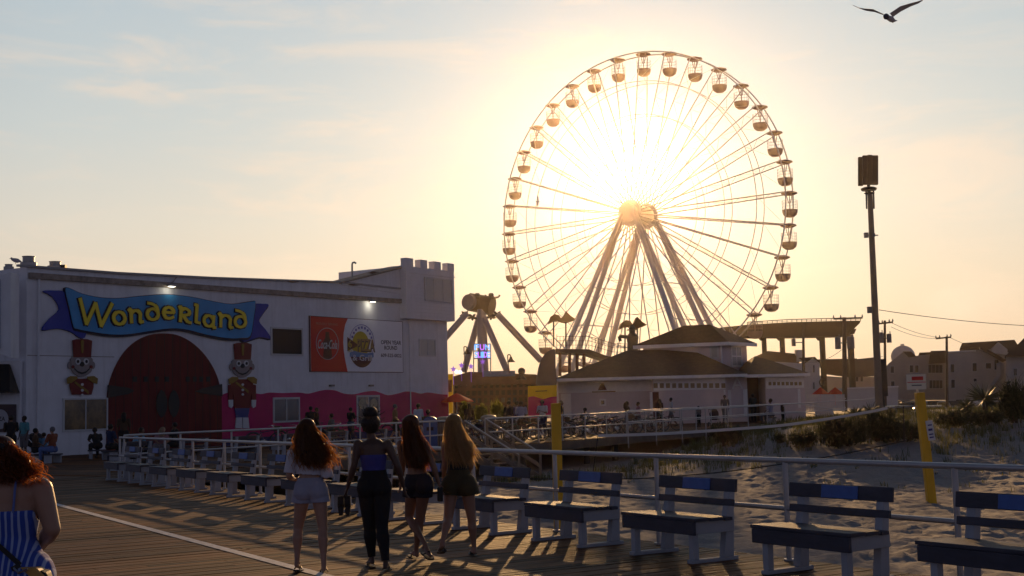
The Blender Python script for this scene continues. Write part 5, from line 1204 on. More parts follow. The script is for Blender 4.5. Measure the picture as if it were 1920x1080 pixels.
def bush(label, px0, px1, pyt, pyb, Y, n=1500, leaf=.07, m=bsh, group='bushes on the dune'):
    if Y < 65: Y = on_dune((px0 + px1) / 2, pyb) + .4
    a = D(px0, pyb, Y); b = D(px1, pyb, Y); t = D((px0 + px1) / 2, pyt, Y); w = (b.x - a.x) / 2; h = t.z - a.z; c = V((a.x + b.x) / 2, Y, a.z)
    th = thing('bush', label, 'bush', c, group=group); mb = MB(); lobes = [(V(rnd.uniform(-.6, .6) * w, rnd.uniform(-.5, .5) * w, h * rnd.uniform(.3, .72)), rnd.uniform(.18, .46)) for _ in range(13)]
    for i in range(n):
        lc, lr = rnd.choice(lobes); d = V(rnd.gauss(0, 1), rnd.gauss(0, 1), rnd.gauss(0, 1)).normalized() * (rnd.random() ** .4)
        p = c + lc + V(d.x * lr * w, d.y * lr * w, d.z * lr * h * .85)
        if p.z < c.z: p.z = c.z + rnd.random() * .2
        q = V(rnd.gauss(0, 1), rnd.gauss(0, 1), rnd.gauss(0, .7)).normalized(); r_ = q.orthogonal().normalized(); s = leaf * rnd.uniform(.6, 1.4)
        mb.add([p - q * s, p + r_ * s * .4, p + q * s, p - r_ * s * .4], [(0, 1, 2, 3)])
    for i in range(n // 7):      # long ragged shoots standing out of the outline
        a_ = rnd.uniform(0, 6.28); q_ = rnd.random() ** .6; p = c + V(math.cos(a_) * w * q_ * .95, math.sin(a_) * w * q_ * .6, h * rnd.uniform(.15, .8) * (1 - .5 * q_))
        blade(mb, p, h * rnd.uniform(.25, .55), h * rnd.uniform(.05, .4), rnd.uniform(0, 6.28), leaf * .22)
    mb.build('foliage', m, th)
    mb = MB()
    for _ in range(7): mb.tube(c + V(rnd.uniform(-.2, .2), 0, -.2), c + V(rnd.uniform(-.7, .7) * w, rnd.uniform(-.5, .5) * w, h * rnd.uniform(.5, .9)), .04, .01, 5)
    mb.build('stem', trk, th)
def yucca(label, px, py, Y, r, group='yuccas on the dune'):
    c = D(px, py, Y); th = thing('yucca', label, 'yucca', V(c.x, c.y, c.z - r * .6), group=group); mb = MB()
    for i in range(110):
        d = V(rnd.gauss(0, 1), rnd.gauss(0, 1), rnd.gauss(.25, .8)).normalized(); s = d.orthogonal().normalized() * r * .045; mb.add([c + d * r * .08 - s, c + d * r * .08 + s, c + d * r * .6 + s * .8, c + d * r * rnd.uniform(.85, 1.1), c + d * r * .6 - s * .8], [(0, 1, 2, 3, 4)])
    mb.build('leaf_crown', ylf, th); mb = MB(); mb.tube(c, V(c.x, c.y, c.z - r * 1.1), r * .12, n=7); mb.build('trunk', trk, th)
bush('broad dark bush mass on the dune below the transformer pole', 1530, 1640, 778, 842, 56, 3200, .10)
bush('dark bush right of the broad one, reaching the net edge', 1615, 1690, 768, 832, 56, 2600, .10)
bush('dark bush behind the leaning yellow post', 1640, 1745, 785, 832, 58, 2200, .09)
bush('low bush in shade at the left foot of the bush mass', 1470, 1545, 808, 842, 54, 900, .07)
bush('small isolated bush on the pale slope', 1448, 1476, 812, 834, 50, 500, .07)
bush('tall dark bush at the right edge beside the yucca', 1874, 1935, 706, 796, 62, 2600, .10)
bush('low dark bush under the large yucca', 1800, 1882, 766, 800, 62, 1500, .09)
bush('low green bush mass along the dune crest right of the post', 1750, 1815, 768, 802, 62, 1300, .09)
bush('round grassy bush on the middle of the dune by the net', 1325, 1395, 790, 838, 52, 1300, .08)
yucca('big yucca with radiating spiky leaves beside the folded tent', 1846, 748, 60, .98)
yucca('second spiky yucca left of the big one', 1812, 762, 61, .55)
yucca('spiky yucca head at the foot of the phone mast', 1634, 772, 57, .55)
yucca('spiky yucca head left of the phone mast foot', 1604, 778, 57, .50)
yucca('small yucca rosette between the bushes and the mast', 1668, 776, 58, .42)
pl_m = mat('planter_leaf', (.22, .21, .03), .6, .3, 2, transl=.4)
for i, (x0, x1, yt, yb, Y, lab) in enumerate(((862, 885, 752, 790, 74, 'yellow green planter shrub beside the red umbrella'), (890, 915, 755, 790, 72, 'yellow green palm like shrub in the middle of the planters'), (918, 945, 748, 788, 78, 'yellow green shrub right of the planters by the people'))):
    bush(lab, x0, x1, yt, yb, Y, 900, .12, pl_m, 'planter shrubs by the rides')
# ---------------------------------------------------------------- gulls
gw = mat('gull_grey', (.48, .44, .47), .6, .1, 3); gd = mat('gull_dark', (.10, .08, .09), .6, 0)
def gull(label, px, py, Y, k, pts_l, pts_r, body):
    """outline given in photo pixels, wings get real depth and thickness"""
    P_ = lambda x, y, dy=0: D(x, y, Y + dy); c = P_(px, py); g = thing('gull', label, 'gull', c)
    a, b, r0 = body; mb = MB(); pa, pb = P_(*a, -.10 * k), P_(*b, .12 * k)
    mb.path([pa, pa.lerp(pb, .12), pa.lerp(pb, .3), pa.lerp(pb, .55), pa.lerp(pb, .8), pb], [r0 * .25, r0 * .7, r0 * .85, r0, r0 * .6, r0 * .12], 10); bd_ = mb.build('body', gw, g, smooth=True)
    for pts in (pts_l, pts_r):
        n = len(pts) // 2; mb = MB(); up = pts[:n]; lo = pts[n:][::-1]; vs = []
        for i in range(n):
            p = P_(*up[i], -.05 * k); q = P_(*lo[i], .10 * k); vs += [p, q, p.lerp(q, .4) + V(0, 0, .012 * k)]
        fs = []
        for i in range(n - 1):
            A0, B0, T0, A1, B1, T1 = [i * 3 + j for j in range(6)]; fs += [(A0, T0, T1, A1), (T0, B0, B1, T1), (A0, A1, B1, B0)]
        mb.add(vs, fs); mb.build('wing', gw, g, smooth=True)
    return g
f = lambda L: [(1590 + x * .078125, y * .078125) for x, y in L]
gg = gull('grey gull gliding with spread wings at the top right', 1664, 33, 24, 1.0,
     f([(850, 335), (600, 218), (400, 205), (250, 190), (115, 130), (125, 136), (260, 200), (440, 262), (640, 290), (855, 365)]),
     f([(1000, 320), (1250, 150), (1450, 90), (1660, 35), (1790, 0), (1800, 12), (1690, 85), (1500, 158), (1280, 270), (1075, 410)]), ((1661, 31), (1679, 40), .058))
mb = MB(); pts = f([(1040, 440), (1190, 490), (1120, 520), (1085, 545), (1010, 505)]); mb.extrude([D(x, y, 24.1) for x, y in pts], (0, .02, 0)); mb.build('tail', gw, gg)
mb = MB(); mb.ball(D(1661.5, 31, 23.85), .058, 10, 8); mb.build('head', gd, gg, smooth=True)
gull('small distant gull flying in front of the wheel, left of the sun', 1008, 377, 90, 1.4, [(1008, 376), (1007, 371), (1006.5, 368), (1009, 368), (1010, 371), (1010, 376)], [(1007, 378), (1006, 383), (1008, 387), (1009, 387), (1010, 383), (1010, 378)], ((1004, 377), (1013, 378), .06))
rg = thing('gull', 'small gull perched on the corner of the hall roof', 'gull', WL.px(41, 493, -.4))
mb = MB(); c = WL.px(41, 487.5, -.4); mb.path([c + V(-.16, 0, .07), c + V(-.05, 0, .03), c + V(.08, 0, 0), c + V(.24, 0, -.04)], [.05, .085, .09, .015], 8); mb.build('body', gw, rg, smooth=True); mb = MB(); mb.ball(c + V(-.17, 0, .10), .05, 8, 6); mb.tube(c + V(-.2, 0, .1), c + V(-.27, 0, .09), .015, .004, 5); mb.build('head', gw, rg, smooth=True); mb = MB(); mb.tube(c + V(0, 0, -.05), WL.px(41, 494, -.4), .012, n=4); mb.build('leg', gd, rg)
# ---------------------------------------------------------------- people
def eval_mesh(ob):
    dg = bpy.context.evaluated_depsgraph_get(); dg.update(); return bpy.data.meshes.new_from_object(ob.evaluated_get(dg))
def body_mesh(segs, voxel, sm=6):
    """segs: (label, p, q, r0, r1, flat, side) tapered capsules -> one continuous skin by voxel remesh"""
    mb = MB()
    for lab, p, q, r0, r1, fl, side in segs:
        p, q = Vector(p), Vector(q); d = q - p; L_ = d.length; d = d.normalized() if L_ > 1e-5 else V(0, 0, 1)
        if side is None: x = d.orthogonal().normalized()
        else: x = (Vector(side) - d * d.dot(Vector(side))).normalized()
        y = d.cross(x); n = 14; rings = []
        for a in (-80, -50, -22): rings.append((p + d * r0 * math.sin(R(a)) * min(1, fl + .2), r0 * math.cos(R(a))))
        for t in (0, .25, .5, .75, 1): rings.append((p + d * L_ * t, r0 + (r1 - r0) * t))
        for a in (22, 50, 80): rings.append((q + d * r1 * math.sin(R(a)) * min(1, fl + .2), r1 * math.cos(R(a))))
        vs = []
        for c, r in rings:
            for i in range(n): t = 2 * math.pi * i / n; vs.append(c + x * r * math.cos(t) + y * r * fl * math.sin(t))
        m = len(rings); fs = [(j * n + i, j * n + (i + 1) % n, (j + 1) * n + (i + 1) % n, (j + 1) * n + i) for j in range(m - 1) for i in range(n)] + [tuple(range(n - 1, -1, -1)), tuple(range((m - 1) * n, m * n))]
        mb.add(vs, fs)
    me = bpy.data.meshes.new('tmp'); me.from_pydata(mb.v, [], mb.f); bm = bmesh.new(); bm.from_mesh(me); bmesh.ops.recalc_face_normals(bm, faces=bm.faces); bm.to_mesh(me); bm.free()
    ob = bpy.data.objects.new('tmp', me); COL.objects.link(ob)
    rm = ob.modifiers.new('r', 'REMESH'); rm.mode = 'VOXEL'; rm.voxel_size = voxel; rm.use_smooth_shade = True
    sm_ = ob.modifiers.new('s', 'SMOOTH'); sm_.iterations = sm; sm_.factor = .5
    out = eval_mesh(ob); bpy.data.objects.remove(ob); bpy.data.meshes.remove(me)
    return out
def classify(me, segs):
    n = len(me.vertices); co_ = np.empty(n * 3); me.vertices.foreach_get('co', co_); co_ = co_.reshape(-1, 3)
    best = np.full(n, 1e9); idx = np.zeros(n, int); tt = np.zeros(n)
    for k, (lab, p, q, r0, r1, fl, side) in enumerate(segs):
        p = np.array(p); d = np.array(q) - p; L2 = max(1e-9, d @ d); t = np.clip((co_ - p) @ d / L2, 0, 1); dist = np.linalg.norm(co_ - p - t[:, None] * d, axis=1) - (r0 + (r1 - r0) * t) * (.5 + .5 * fl)
        w = dist < best; best[w] = dist[w]; idx[w] = k; tt[w] = t[w]
    return co_, idx, tt
def shell(name, me, sel, off, m, parent, thick=.006, zmin=None, zmax=None):
    """clothing: the chosen part of the body skin, pushed outwards, with real thickness"""
    n = len(me.vertices); no = np.empty(n * 3); me.vertices.foreach_get('normal', no); no = no.reshape(-1, 3)
    co_ = np.empty(n * 3); me.vertices.foreach_get('co', co_); co_ = co_.reshape(-1, 3)
    offv = off if np.ndim(off) else np.full(n, off); P = co_ + no * offv[:, None]
    mp_ = -np.ones(n, int); fs = [];
    for p in me.polygons:
        vv = list(p.vertices)
        if all(sel[i] for i in vv): fs.append(vv)
    used = sorted({i for f_ in fs for i in f_}); 
    for k, i in enumerate(used): mp_[i] = k
    nm = bpy.data.meshes.new(name); nm.from_pydata([tuple(P[i]) for i in used], [], [[int(mp_[i]) for i in f_] for f_ in fs]); nm.materials.append(m)
    nm.polygons.foreach_set('use_smooth', [True] * len(nm.polygons)); nm.update()
    ob = bpy.data.objects.new(name, nm); COL.objects.link(ob); ob.parent = parent
    sd = ob.modifiers.new('t', 'SOLIDIFY'); sd.thickness = thick; sd.offset = 0
    return ob
def hair_strands(name, roots, gen, m, parent, w=.0035):
    mb = MB()
    for r_ in roots:
        pts = gen(r_)
        ww = w * rnd.uniform(.7, 1.4); az = rnd.uniform(0, 3.14); s = V(math.cos(az), math.sin(az), rnd.uniform(-.3, .3)) * ww
        vs = []
        for i, p in enumerate(pts): k = 1.0 if i < len(pts) - 2 else (.7 if i == len(pts) - 2 else .15); vs += [p - s * k, p + s * k]
        mb.add(vs, [(2 * i, 2 * i + 1, 2 * i + 3, 2 * i + 2) for i in range(len(pts) - 1)])
    ob = mb.build(name, m, parent, world=False); return ob
def hair_core(p, h, pts, rs, m):  # opaque core added inside the hair to stop light passing through the middle
    mb = MB(); mb.path([h + Vector(q) for q in pts], rs, 12); mb.build('hair_light_block', m, p, world=False, smooth=True)
core_m = mat('hair_core', (.018, .009, .005), .6, .4, 30, stretch=(3, 3, .3), bump=.01)
SKINS = {}
def skin(name, col): return mat(name, col, .5, .08, 5.0, spec=.45)
def hand_segs(w, f, side, curl, sz=1.0, lab='hand'):
    """w wrist, f finger direction, side = thumb direction: palm, four unequal bent fingers and a thumb"""
    w, f, side = Vector(w), Vector(f).normalized(), Vector(side); side = (side - f * f.dot(side)).normalized(); nrm_ = f.cross(side)
    if curl < 0: nrm_ = -nrm_; curl = -curl
    S_ = []; palm = w + f * .085 * sz
    S_.append((lab, w, palm, .024 * sz, .034 * sz, .5, side))
    for i, (o, l) in enumerate(((.026, .070), (.009, .080), (-.009, .074), (-.026, .058))):
        b0 = palm + side * o * sz; d1 = (f * math.cos(curl * .6) + nrm_ * math.sin(curl * .6)); d2 = (f * math.cos(curl * 1.6) + nrm_ * math.sin(curl * 1.6))
        k = b0 + d1 * l * .5 * sz; S_.append((lab, b0 - f * .02, k, .0095 * sz, .0085 * sz, 1, None)); S_.append((lab, k, k + d2 * l * .5 * sz, .0085 * sz, .0065 * sz, 1, None))
    t0 = w + f * .025 * sz + side * .018 * sz; t1 = t0 + (f * .6 + side * .6 + nrm_ * .4).normalized() * .04 * sz; S_.append((lab, t0, t1, .0125 * sz, .010 * sz, 1, None)); S_.append((lab, t1, t1 + (f + nrm_ * .5).normalized() * .03 * sz, .010 * sz, .007 * sz, 1, None))
    return S_
def woman(base, J, build=1.0, face=(0, 1, 0), heavy=False, vox=.0085, hands=True):
    """J: joint name -> local point (x right, y away, z up) in metres"""
    v = {k: Vector(p) for k, p in J.items()}; b = build; S_ = []
    ac = (v['shR'] - v['shL']).normalized(); hc = (v['hipR'] - v['hipL']).normalized()
    pel = (v['hipL'] + v['hipR']) / 2; ch = (v['shL'] + v['shR']) / 2; up = (ch - pel); L_ = up.length; un = up.normalized()
    waist = pel + un * L_ * .42; rib = pel + un * L_ * .70
    add = lambda *a: S_.append(a)
    add('pelvis', pel - ac * .055 * b + un * .01, pel + ac * .055 * b + un * .01, .105 * b, .105 * b, .92, (0, 1, 0))
    add('pelvis', pel + un * .05, waist, .138 * b, .108 * b, .78, hc)
    add('torso', waist, rib, .108 * b, .128 * b, .74, ac)
    add('torso', rib, ch - un * .05, .128 * b, .132 * b, .66, ac)
    add('torso', v['shL'] * .80 + v['shR'] * .2 - un * .035, v['shR'] * .80 + v['shL'] * .2 - un * .035, .058 * b, .058 * b, 1, None)
    for s in ('L', 'R'): add('buttock', v['hip' + s] + V(0, -.035, -.015), v['hip' + s] + V(0, -.03, .03), .088 * b, .080 * b, 1, None)
    fc = Vector(face).normalized(); back = -fc
    add('neck', ch - un * .01 + V(0, .005, 0), v['head'] - V(0, 0, .06), .052 * (b * .5 + .5), .046, 1, None)
    add('neck', ch + un * .0 - ac * .08, v['head'] - V(0, 0, .13), .035 * b, .035, 1, None); add('neck', ch + ac * .08, v['head'] - V(0, 0, .13), .035 * b, .035, 1, None)
    h = v['head']; sidev = V(fc.y, -fc.x, 0)
    add('head', h + V(0, 0, .03) - fc * .02, h + V(0, 0, .035) + fc * .015, .082, .080, 1, None)
    add('head', h + fc * .035 + V(0, 0, .0), h + fc * .058 - V(0, 0, .072), .060, .030, .9, sidev)
    add('head', h + fc * .098 + V(0, 0, .012), h + fc * .116 - V(0, 0, .022), .009, .014, 1, None)          # nose
    add('head', h + fc * .088 - V(0, 0, .048) - sidev * .012, h + fc * .088 - V(0, 0, .048) + sidev * .012, .012, .012, .8, None)   # lips
    for s in (-1, 1): add('head', h + sidev * s * .078 + V(0, 0, .012), h + sidev * s * .082 - V(0, 0, .022), .016, .010, .6, fc)   # ears
    add('head', h + fc * .072 + V(0, 0, .038) - sidev * .035, h + fc * .072 + V(0, 0, .038) + sidev * .035, .022, .022, .8, None)   # brow
    for s, sg in (('L', -1), ('R', 1)):
        sh, el, wr = v['sh' + s], v['el' + s], v['wr' + s]
        add('uarm', sh, sh.lerp(el, .45), .048 * b, .043 * b, 1, None); add('uarm', sh.lerp(el, .4), el, .043 * b, .034 * b, 1, None)
        add('farm', el, el.lerp(wr, .35), .035 * b, .036 * b, 1, None); add('farm', el.lerp(wr, .3), wr, .036 * b, .022 * b, .85, None)
        if hands:
            f = (wr - el).normalized(); S_ += hand_segs(wr, f, V(0, 1, 0) if abs(f.y) < .7 else V(-sg, 0, 0), .35 * sg)
        hp, kn, an, toe = v['hip' + s], v['kn' + s], v['an' + s], v['toe' + s]
        add('thigh', hp, hp.lerp(kn, .5), .090 * b, .072 * b, 1, None); add('thigh', hp.lerp(kn, .5), kn, .072 * b, .050 * b, 1, None)
        add('calf', kn, kn.lerp(an, .15), .050 * b, .048 * b, 1, None); cb = kn.lerp(an, .32) + V(0, -.012, 0); add('calf', kn.lerp(an, .1), cb, .046 * b, .054 * b, 1, None); add('calf', cb, kn.lerp(an, .72), .054 * b, .034 * b, 1, None); add('calf', kn.lerp(an, .70), an, .034 * b, .027, 1, None)
        fd = (toe - an); heel = an - V(fd.x, fd.y, 0).normalized() * .035 + (V(0, 0, -.05) if fd.z > -.12 else V(0, 0, -.01))
        add('foot', an, heel, .028, .024, 1, None); add('foot', heel, toe.lerp(heel, .3), .025, .030, .62, V(0, 0, 1).cross(fd)); add('foot', an, toe.lerp(heel, .25), .026, .024, .8, V(0, 0, 1).cross(fd)); add('foot', toe.lerp(heel, .35), toe, .033, .026, .5, V(0, 0, 1).cross(fd))
    me = body_mesh(S_, vox, 5)
    return me, S_, v
def px_joint(px, py, Y, base): p = D(px, py, Y); return p - base
sole_m = mat('sandal_black', (.012, .010, .010), .6, 0)
def sandal(parent, an, toe, j=0):
    fd = Vector(toe) - Vector(an); fh = V(fd.x, fd.y, 0).normalized(); heel = Vector(an) - fh * .05 + (V(0, 0, -.07) if fd.z > -.12 else V(0, 0, -.025))
    d = (Vector(toe) - heel).normalized(); side = d.cross(V(0, 0, 1)).normalized(); nrm_ = side.cross(d).normalized(); c = heel - nrm_ * .022
    mb = MB(); pr = [(-.01, .028), (.03, .036), (.10, .033), (.18, .045), (.225, .036), (.245, .015)]
    pts = [c + d * x + side * y for x, y in pr] + [c + d * x - side * y for x, y in pr[::-1]]
    mb.extrude(pts, -nrm_ * .018); mb.path([c + d * .17 + nrm_ * .06, c + d * .10 + side * .038 + nrm_ * .01], .008, 5); mb.path([c + d * .17 + nrm_ * .06, c + d * .10 - side * .038 + nrm_ * .01], .008, 5); mb.path([c + d * .17 + nrm_ * .06, c + d * .20 + nrm_ * .0], .006, 5)
    mb.build('sandal', sole_m, parent, world=False)
def lab_sel(S_, idx, labs): L2 = set(labs); m_ = np.array([s[0] in L2 for s in S_]); return m_[idx]
def add_body(p, me, m):
    me.materials.clear(); me.materials.append(m); me.polygons.foreach_set('use_smooth', [True] * len(me.polygons)); ob = bpy.data.objects.new('body', me); COL.objects.link(ob); ob.parent = p; return ob
def eyes(p, v, face):
    fc = Vector(face).normalized(); sd = V(fc.y, -fc.x, 0); h = v['head']; mb = MB()
    for s in (-1, 1): mb.ball(h + fc * .078 + sd * s * .032 + V(0, 0, .012), .013, 8, 6)
    mb.build('eyes', mat('eye_dark', (.03, .02, .02), .2, 0), p, world=False)
def ground(px, py): g = G(px, py); return V(g.x, g.y, 0)
def scalp_roots(h, fc, n, low=-.06, rad=.088):
    out = []; bk_ = -Vector(fc)
    while len(out) < n:
        d = V(rnd.gauss(0, 1), rnd.gauss(0, 1), rnd.gauss(0, 1)).normalized()
        if d.z < -.5: continue
        if d.dot(fc) > .45 and d.z < .75: continue
        out.append(h + V(0, 0, .03) + d * rad)
    return out
def flow(h, fc, length, wind, wave, spread, drop_y=-.075, tail=1.0):
    bk_ = -Vector(fc)
    def gen(r_):
        d = (r_ - (h + V(0, 0, .03))); ln = length * rnd.uniform(.75, 1.05); n = 11; ph = rnd.uniform(0, 6.28); px_ = rnd.gauss(0, 1); py_ = rnd.gauss(0, 1); pts = [r_]
        side_x = d.x; yy = min(d.y, 0) + drop_y * .25
        for i in range(1, n + 1):
            t = i / n; z = r_.z - ln * (t ** 1.15) + .02 * math.sin(t * 3)
            bulge = math.sin(min(1, t * 2.2) * math.pi / 2)
            x = h.x + side_x * (1 + .12 * bulge) * (1 - .25 * t * tail) + wind[0] * t * t * (1 + .35 * px_) + wave * math.sin(ph + t * 13) * t + spread * px_ * t
            y = h.y + (d.y * (1 - t * .6) + drop_y * bulge) + wind[1] * t * t + wave * .6 * math.cos(ph + t * 11) * t + spread * .5 * py_ * t
            q = V(x, y, z)
            # keep the strands outside the skull
            e = q - (h + V(0, 0, .02))
            if e.length < .092: q = h + V(0, 0, .02) + e.normalized() * .092
            pts.append(q)
        return pts
    return gen
def hair_cap(p, h, fc, m, name='hair_cap', extra=()):
    mb = MB(); mb.ball(h + V(0, 0, .034) - Vector(fc) * .012, .093, 18, 12, (1, 1, .98)); 
    for c, r, sq in extra: mb.ball(c, r, 16, 10, sq)
    ob = mb.build(name, m, p, world=False, smooth=True)
    # open the face side
    bm = bmesh.new(); bm.from_mesh(ob.data); dead = [v for v in bm.verts if (v.co - h).dot(Vector(fc)) > .045 and v.co.z < h.z + .065]; bmesh.ops.delete(bm, geom=dead, context='VERTS'); bm.to_mesh(ob.data); bm.free(); return ob

def hero(label, feetpx, joints, Y, face, skin_m, build_=1.0):
    base = ground(*feetpx); base.z = 0; base.y = Y; base.x = D(feetpx[0], feetpx[1], Y).x
    J = {}
    for k, (px, py, dy) in joints.items():
        p = D(px, py, Y + dy); J[k] = p - base
    for s in 'LR':
        if J['toe' + s].z < .02: J['toe' + s].z = .035
    p = thing('person', label, 'person', base)
    me, S_, v = woman(base, J, build_, face)
    lo = min(q.co.z for q in me.vertices)
    if abs(lo - .018) > .002:
        p.location.z += .018 - lo
    co_, idx, tt = classify(me, S_)
    add_body(p, me, skin_m); eyes(p, v, face)
    return p, me, S_, v, co_, idx, tt
sk_l = skin('skin_light', (.33, .18, .12)); sk_m = skin('skin_tan', (.20, .105, .068)); sk_d = skin('skin_deep', (.075, .038, .026))
ALLC = ('pelvis', 'torso', 'buttock', 'thigh', 'uarm', 'farm', 'neck')
# 1 - curly haired woman in white off shoulder top and pale shorts
p, me, S_, v, co_, idx, tt = hero('young woman with long windblown curly hair, white cropped top and pale grey shorts', (578, 1068), dict(
    head=(575, 806, 0), shL=(551, 843, 0), shR=(600, 843, 0), elL=(542, 893, -.02), elR=(613, 891, -.02), wrL=(550, 898, .24), wrR=(600, 897, .24),
    hipL=(569, 918, 0), hipR=(597, 918, 0), knL=(559, 990, .03), knR=(605, 988, -.05), anL=(557, 1050, -.05), anR=(607, 1058, -.15), toeL=(563, 1064, .12), toeR=(609, 1069, .05)), 13.55, (-.25, 1, 0), sk_l)
tee = mat('tee_white', (.50, .50, .56), .85, .1, 6, bump=.004); sho = mat('shorts_pale_grey', (.29, .29, .37), .9, .1, 8)
zt_, zb_ = v['shL'].z, v['hipL'].z
t_ = lab_sel(S_, idx, ('torso', 'uarm', 'pelvis', 'farm')) & (co_[:, 2] < zt_ - .005) & (co_[:, 2] > zb_ + .155 - co_[:, 0] * .12)
shell('cropped_top', me, t_, .018 + .012 * np.clip((zb_ + .30 - co_[:, 2]) / .15, 0, 1), tee, p)
t_ = lab_sel(S_, idx, ('pelvis', 'buttock', 'thigh', 'torso')) & (co_[:, 2] < zb_ + .125) & (co_[:, 2] > zb_ - .135)
shell('shorts', me, t_, .010 + .020 * np.clip((zb_ - co_[:, 2]) / .13, 0, 1), sho, p)
for s in 'LR': sandal(p, v['an' + s], v['toe' + s])
hm = mat('hair_dark_brown', (.060, .028, .010), .4, .3, 20, spec=.5, transl=.5, tcol=(.58, .23, .045))
hair_core(p, v['head'], [(0, -.01, .03), (0, -.03, -.05), (0, -.05, -.14), (.015, -.07, -.24), (.03, -.075, -.36)], [.085, .092, .10, .10, .05], core_m)
hair_cap(p, v['head'], V(-.25, 1, 0).normalized(), hm)
hair_strands('hair', scalp_roots(v['head'], V(-.25, 1, 0).normalized(), 1500), flow(v['head'], V(-.25, 1, 0).normalized(),   .42, (.13, -.04), .030, .026, -.085, -.35), hm, p)
# 2 - tall woman in black trousers and blue bandeau
p, me, S_, v, co_, idx, tt = hero('tall woman in black trousers and blue bandeau top, hair in a high bun, carrying sandals', (706, 1066), dict(
    head=(695, 803, 0), shL=(671, 832, 0), shR=(727, 832, 0), elL=(664, 872, -.02), elR=(746, 874, -.02), wrL=(652, 912, .02), wrR=(756, 910, .05),
    hipL=(688, 912, 0), hipR=(716, 912, 0), knL=(693, 985, .06), knR=(716, 985, -.05), anL=(697, 1044, .12), anR=(723, 1053, -.18), toeL=(690, 1054, .30), toeR=(728, 1069, -.02)), 13.6, (-.1, 1, 0), sk_d, 1.04)
ban_ = mat('bandeau_blue', (.040, .040, .22), .7, .1, 6); trs = mat('trousers_black', (.008, .008, .010), .85, .1, 6)
zh = v['hipL'].z; zs = v['shL'].z
t_ = lab_sel(S_, idx, ('torso', 'pelvis')) & (co_[:, 2] < zs - .11) & (co_[:, 2] > zs - .28) & (np.abs(co_[:, 0] - (v['shL'].x + v['shR'].x) / 2) < .16)
shell('bandeau', me, t_, .008, ban_, p)
t_ = lab_sel(S_, idx, ('pelvis', 'buttock', 'thigh', 'calf', 'torso')) & (co_[:, 2] < zh + .175) & (co_[:, 2] > .10)
shell('trousers', me, t_, .012, trs, p)
for s in 'LR': sandal(p, v['an' + s], v['toe' + s])
hb2 = mat('hair_black', (.010, .008, .008), .6, .2, 20, transl=.1); h = v['head']
hair_cap(p, h, V(-.1, 1, 0).normalized(), hb2)
mb = MB(); mb.ball(h + V(0, -.02, .165), .082, 14, 10, (1, 1, .85)); mb.ball(h + V(0, -.02, .06), .105, 14, 10, (1, .95, .9)); mb.build('hair_bun', hb2, p, world=False, smooth=True)
hair_strands('hair', [h + V(rnd.gauss(0, .05), -.02 + rnd.gauss(0, .05), .10 + rnd.gauss(0, .05)) for _ in range(300)], lambda r_: [r_ + (r_ - (h + V(0, -.02, .09))).normalized() * k + V(rnd.gauss(0, .006), rnd.gauss(0, .006), rnd.gauss(0, .006)) for k in (0, .02, .04, .055)], hb2, p, .003)
# sandals carried in her left hand
hw_ = p.location + v['wrL'] + V(-.01, 0, -.10); cs = thing('carried_sandals', 'pair of dark strappy sandals dangling from the left hand of the tall woman', 'sandals', hw_)
for k in (-1, 1):
    mb = MB(); c = hw_ + V(k * .035 - .03, 0, -.06); mb.extrude([c + V(x, -.01, z) for x, z in ((-.03, .06), (.03, .07), (.035, -.05), (.02, -.14), (-.02, -.14), (-.035, -.03))], (0, .02, 0)); mb.path([c + V(-.03, -.02, -.04), c + V(0, -.06, -.02), c + V(.03, -.02, -.04)], .007, 5); mb.path([hw_ + V(0, 0, .02), c + V(0, -.03, .05)], .006, 5); mb.build('sandal', sole_m, cs)
# 3 - long haired woman in dark sleeveless top, head turned left
fc3 = V(-.80, .60, 0)
p, me, S_, v, co_, idx, tt = hero('woman with long straight dark hair, head turned left, dark top and black shorts, mid stride', (785, 1050), dict(
    head=(769, 800, 0), shL=(751, 834, .08), shR=(796, 834, -.06), elL=(755, 872, .12), elR=(812, 873, -.10), wrL=(752, 905, .25), wrR=(823, 908, -.06),
    hipL=(774, 908, .04), hipR=(796, 908, -.04), knL=(767, 972, .14), knR=(787, 978, .06), anL=(797, 1022, -.16), anR=(780, 1034, .16), toeL=(808, 1044, -.30), toeR=(771, 1044, .30)), 14.3, fc3, sk_m, .97)
top3 = mat('top_dark_plum', (.030, .014, .014), .8, .1, 6); sh3 = mat('shorts_black', (.014, .014, .024), .85, .1, 6)
zh = v['hipL'].z; zs = v['shL'].z
t_ = lab_sel(S_, idx, ('torso', 'pelvis', 'neck')) & (co_[:, 2] < zs + .03) & (co_[:, 2] > zh + .17)
shell('sleeveless_top', me, t_, .010, top3, p)
t_ = lab_sel(S_, idx, ('pelvis', 'buttock', 'thigh')) & (co_[:, 2] < zh + .105) & (co_[:, 2] > zh - .150)
shell('shorts', me, t_, .012 + .018 * np.clip((zh - co_[:, 2]) / .14, 0, 1), sh3, p)
for s in 'LR': sandal(p, v['an' + s], v['toe' + s])
hm3 = mat('hair_auburn_dark', (.050, .018, .007), .38, .3, 20, spec=.5, transl=.45, tcol=(.58, .20, .035)); hair_cap(p, v['head'], fc3, hm3); hair_core(p, v['head'], [(.01, .0, .03), (.02, -.01, -.05), (.03, -.035, -.16), (.04, -.055, -.26), (.05, -.06, -.36)], [.08, .085, .09, .085, .04], core_m)
hair_strands('hair', scalp_roots(v['head'], fc3, 1500), flow(v['head'], fc3, .50, (.10, -.03), .003, .014, -.075, .5), hm3, p)
ph_ = p.location + v['wrR']; mb = MB(); mb.box(ph_ + V(.01, 0, -.12), (.06, .05, .16), rz=.2); o = mb.build('small_pouch', sole_m, bevel=.012); tag(o, 'small dark pouch held in the right hand of the woman with dark hair', 'pouch')
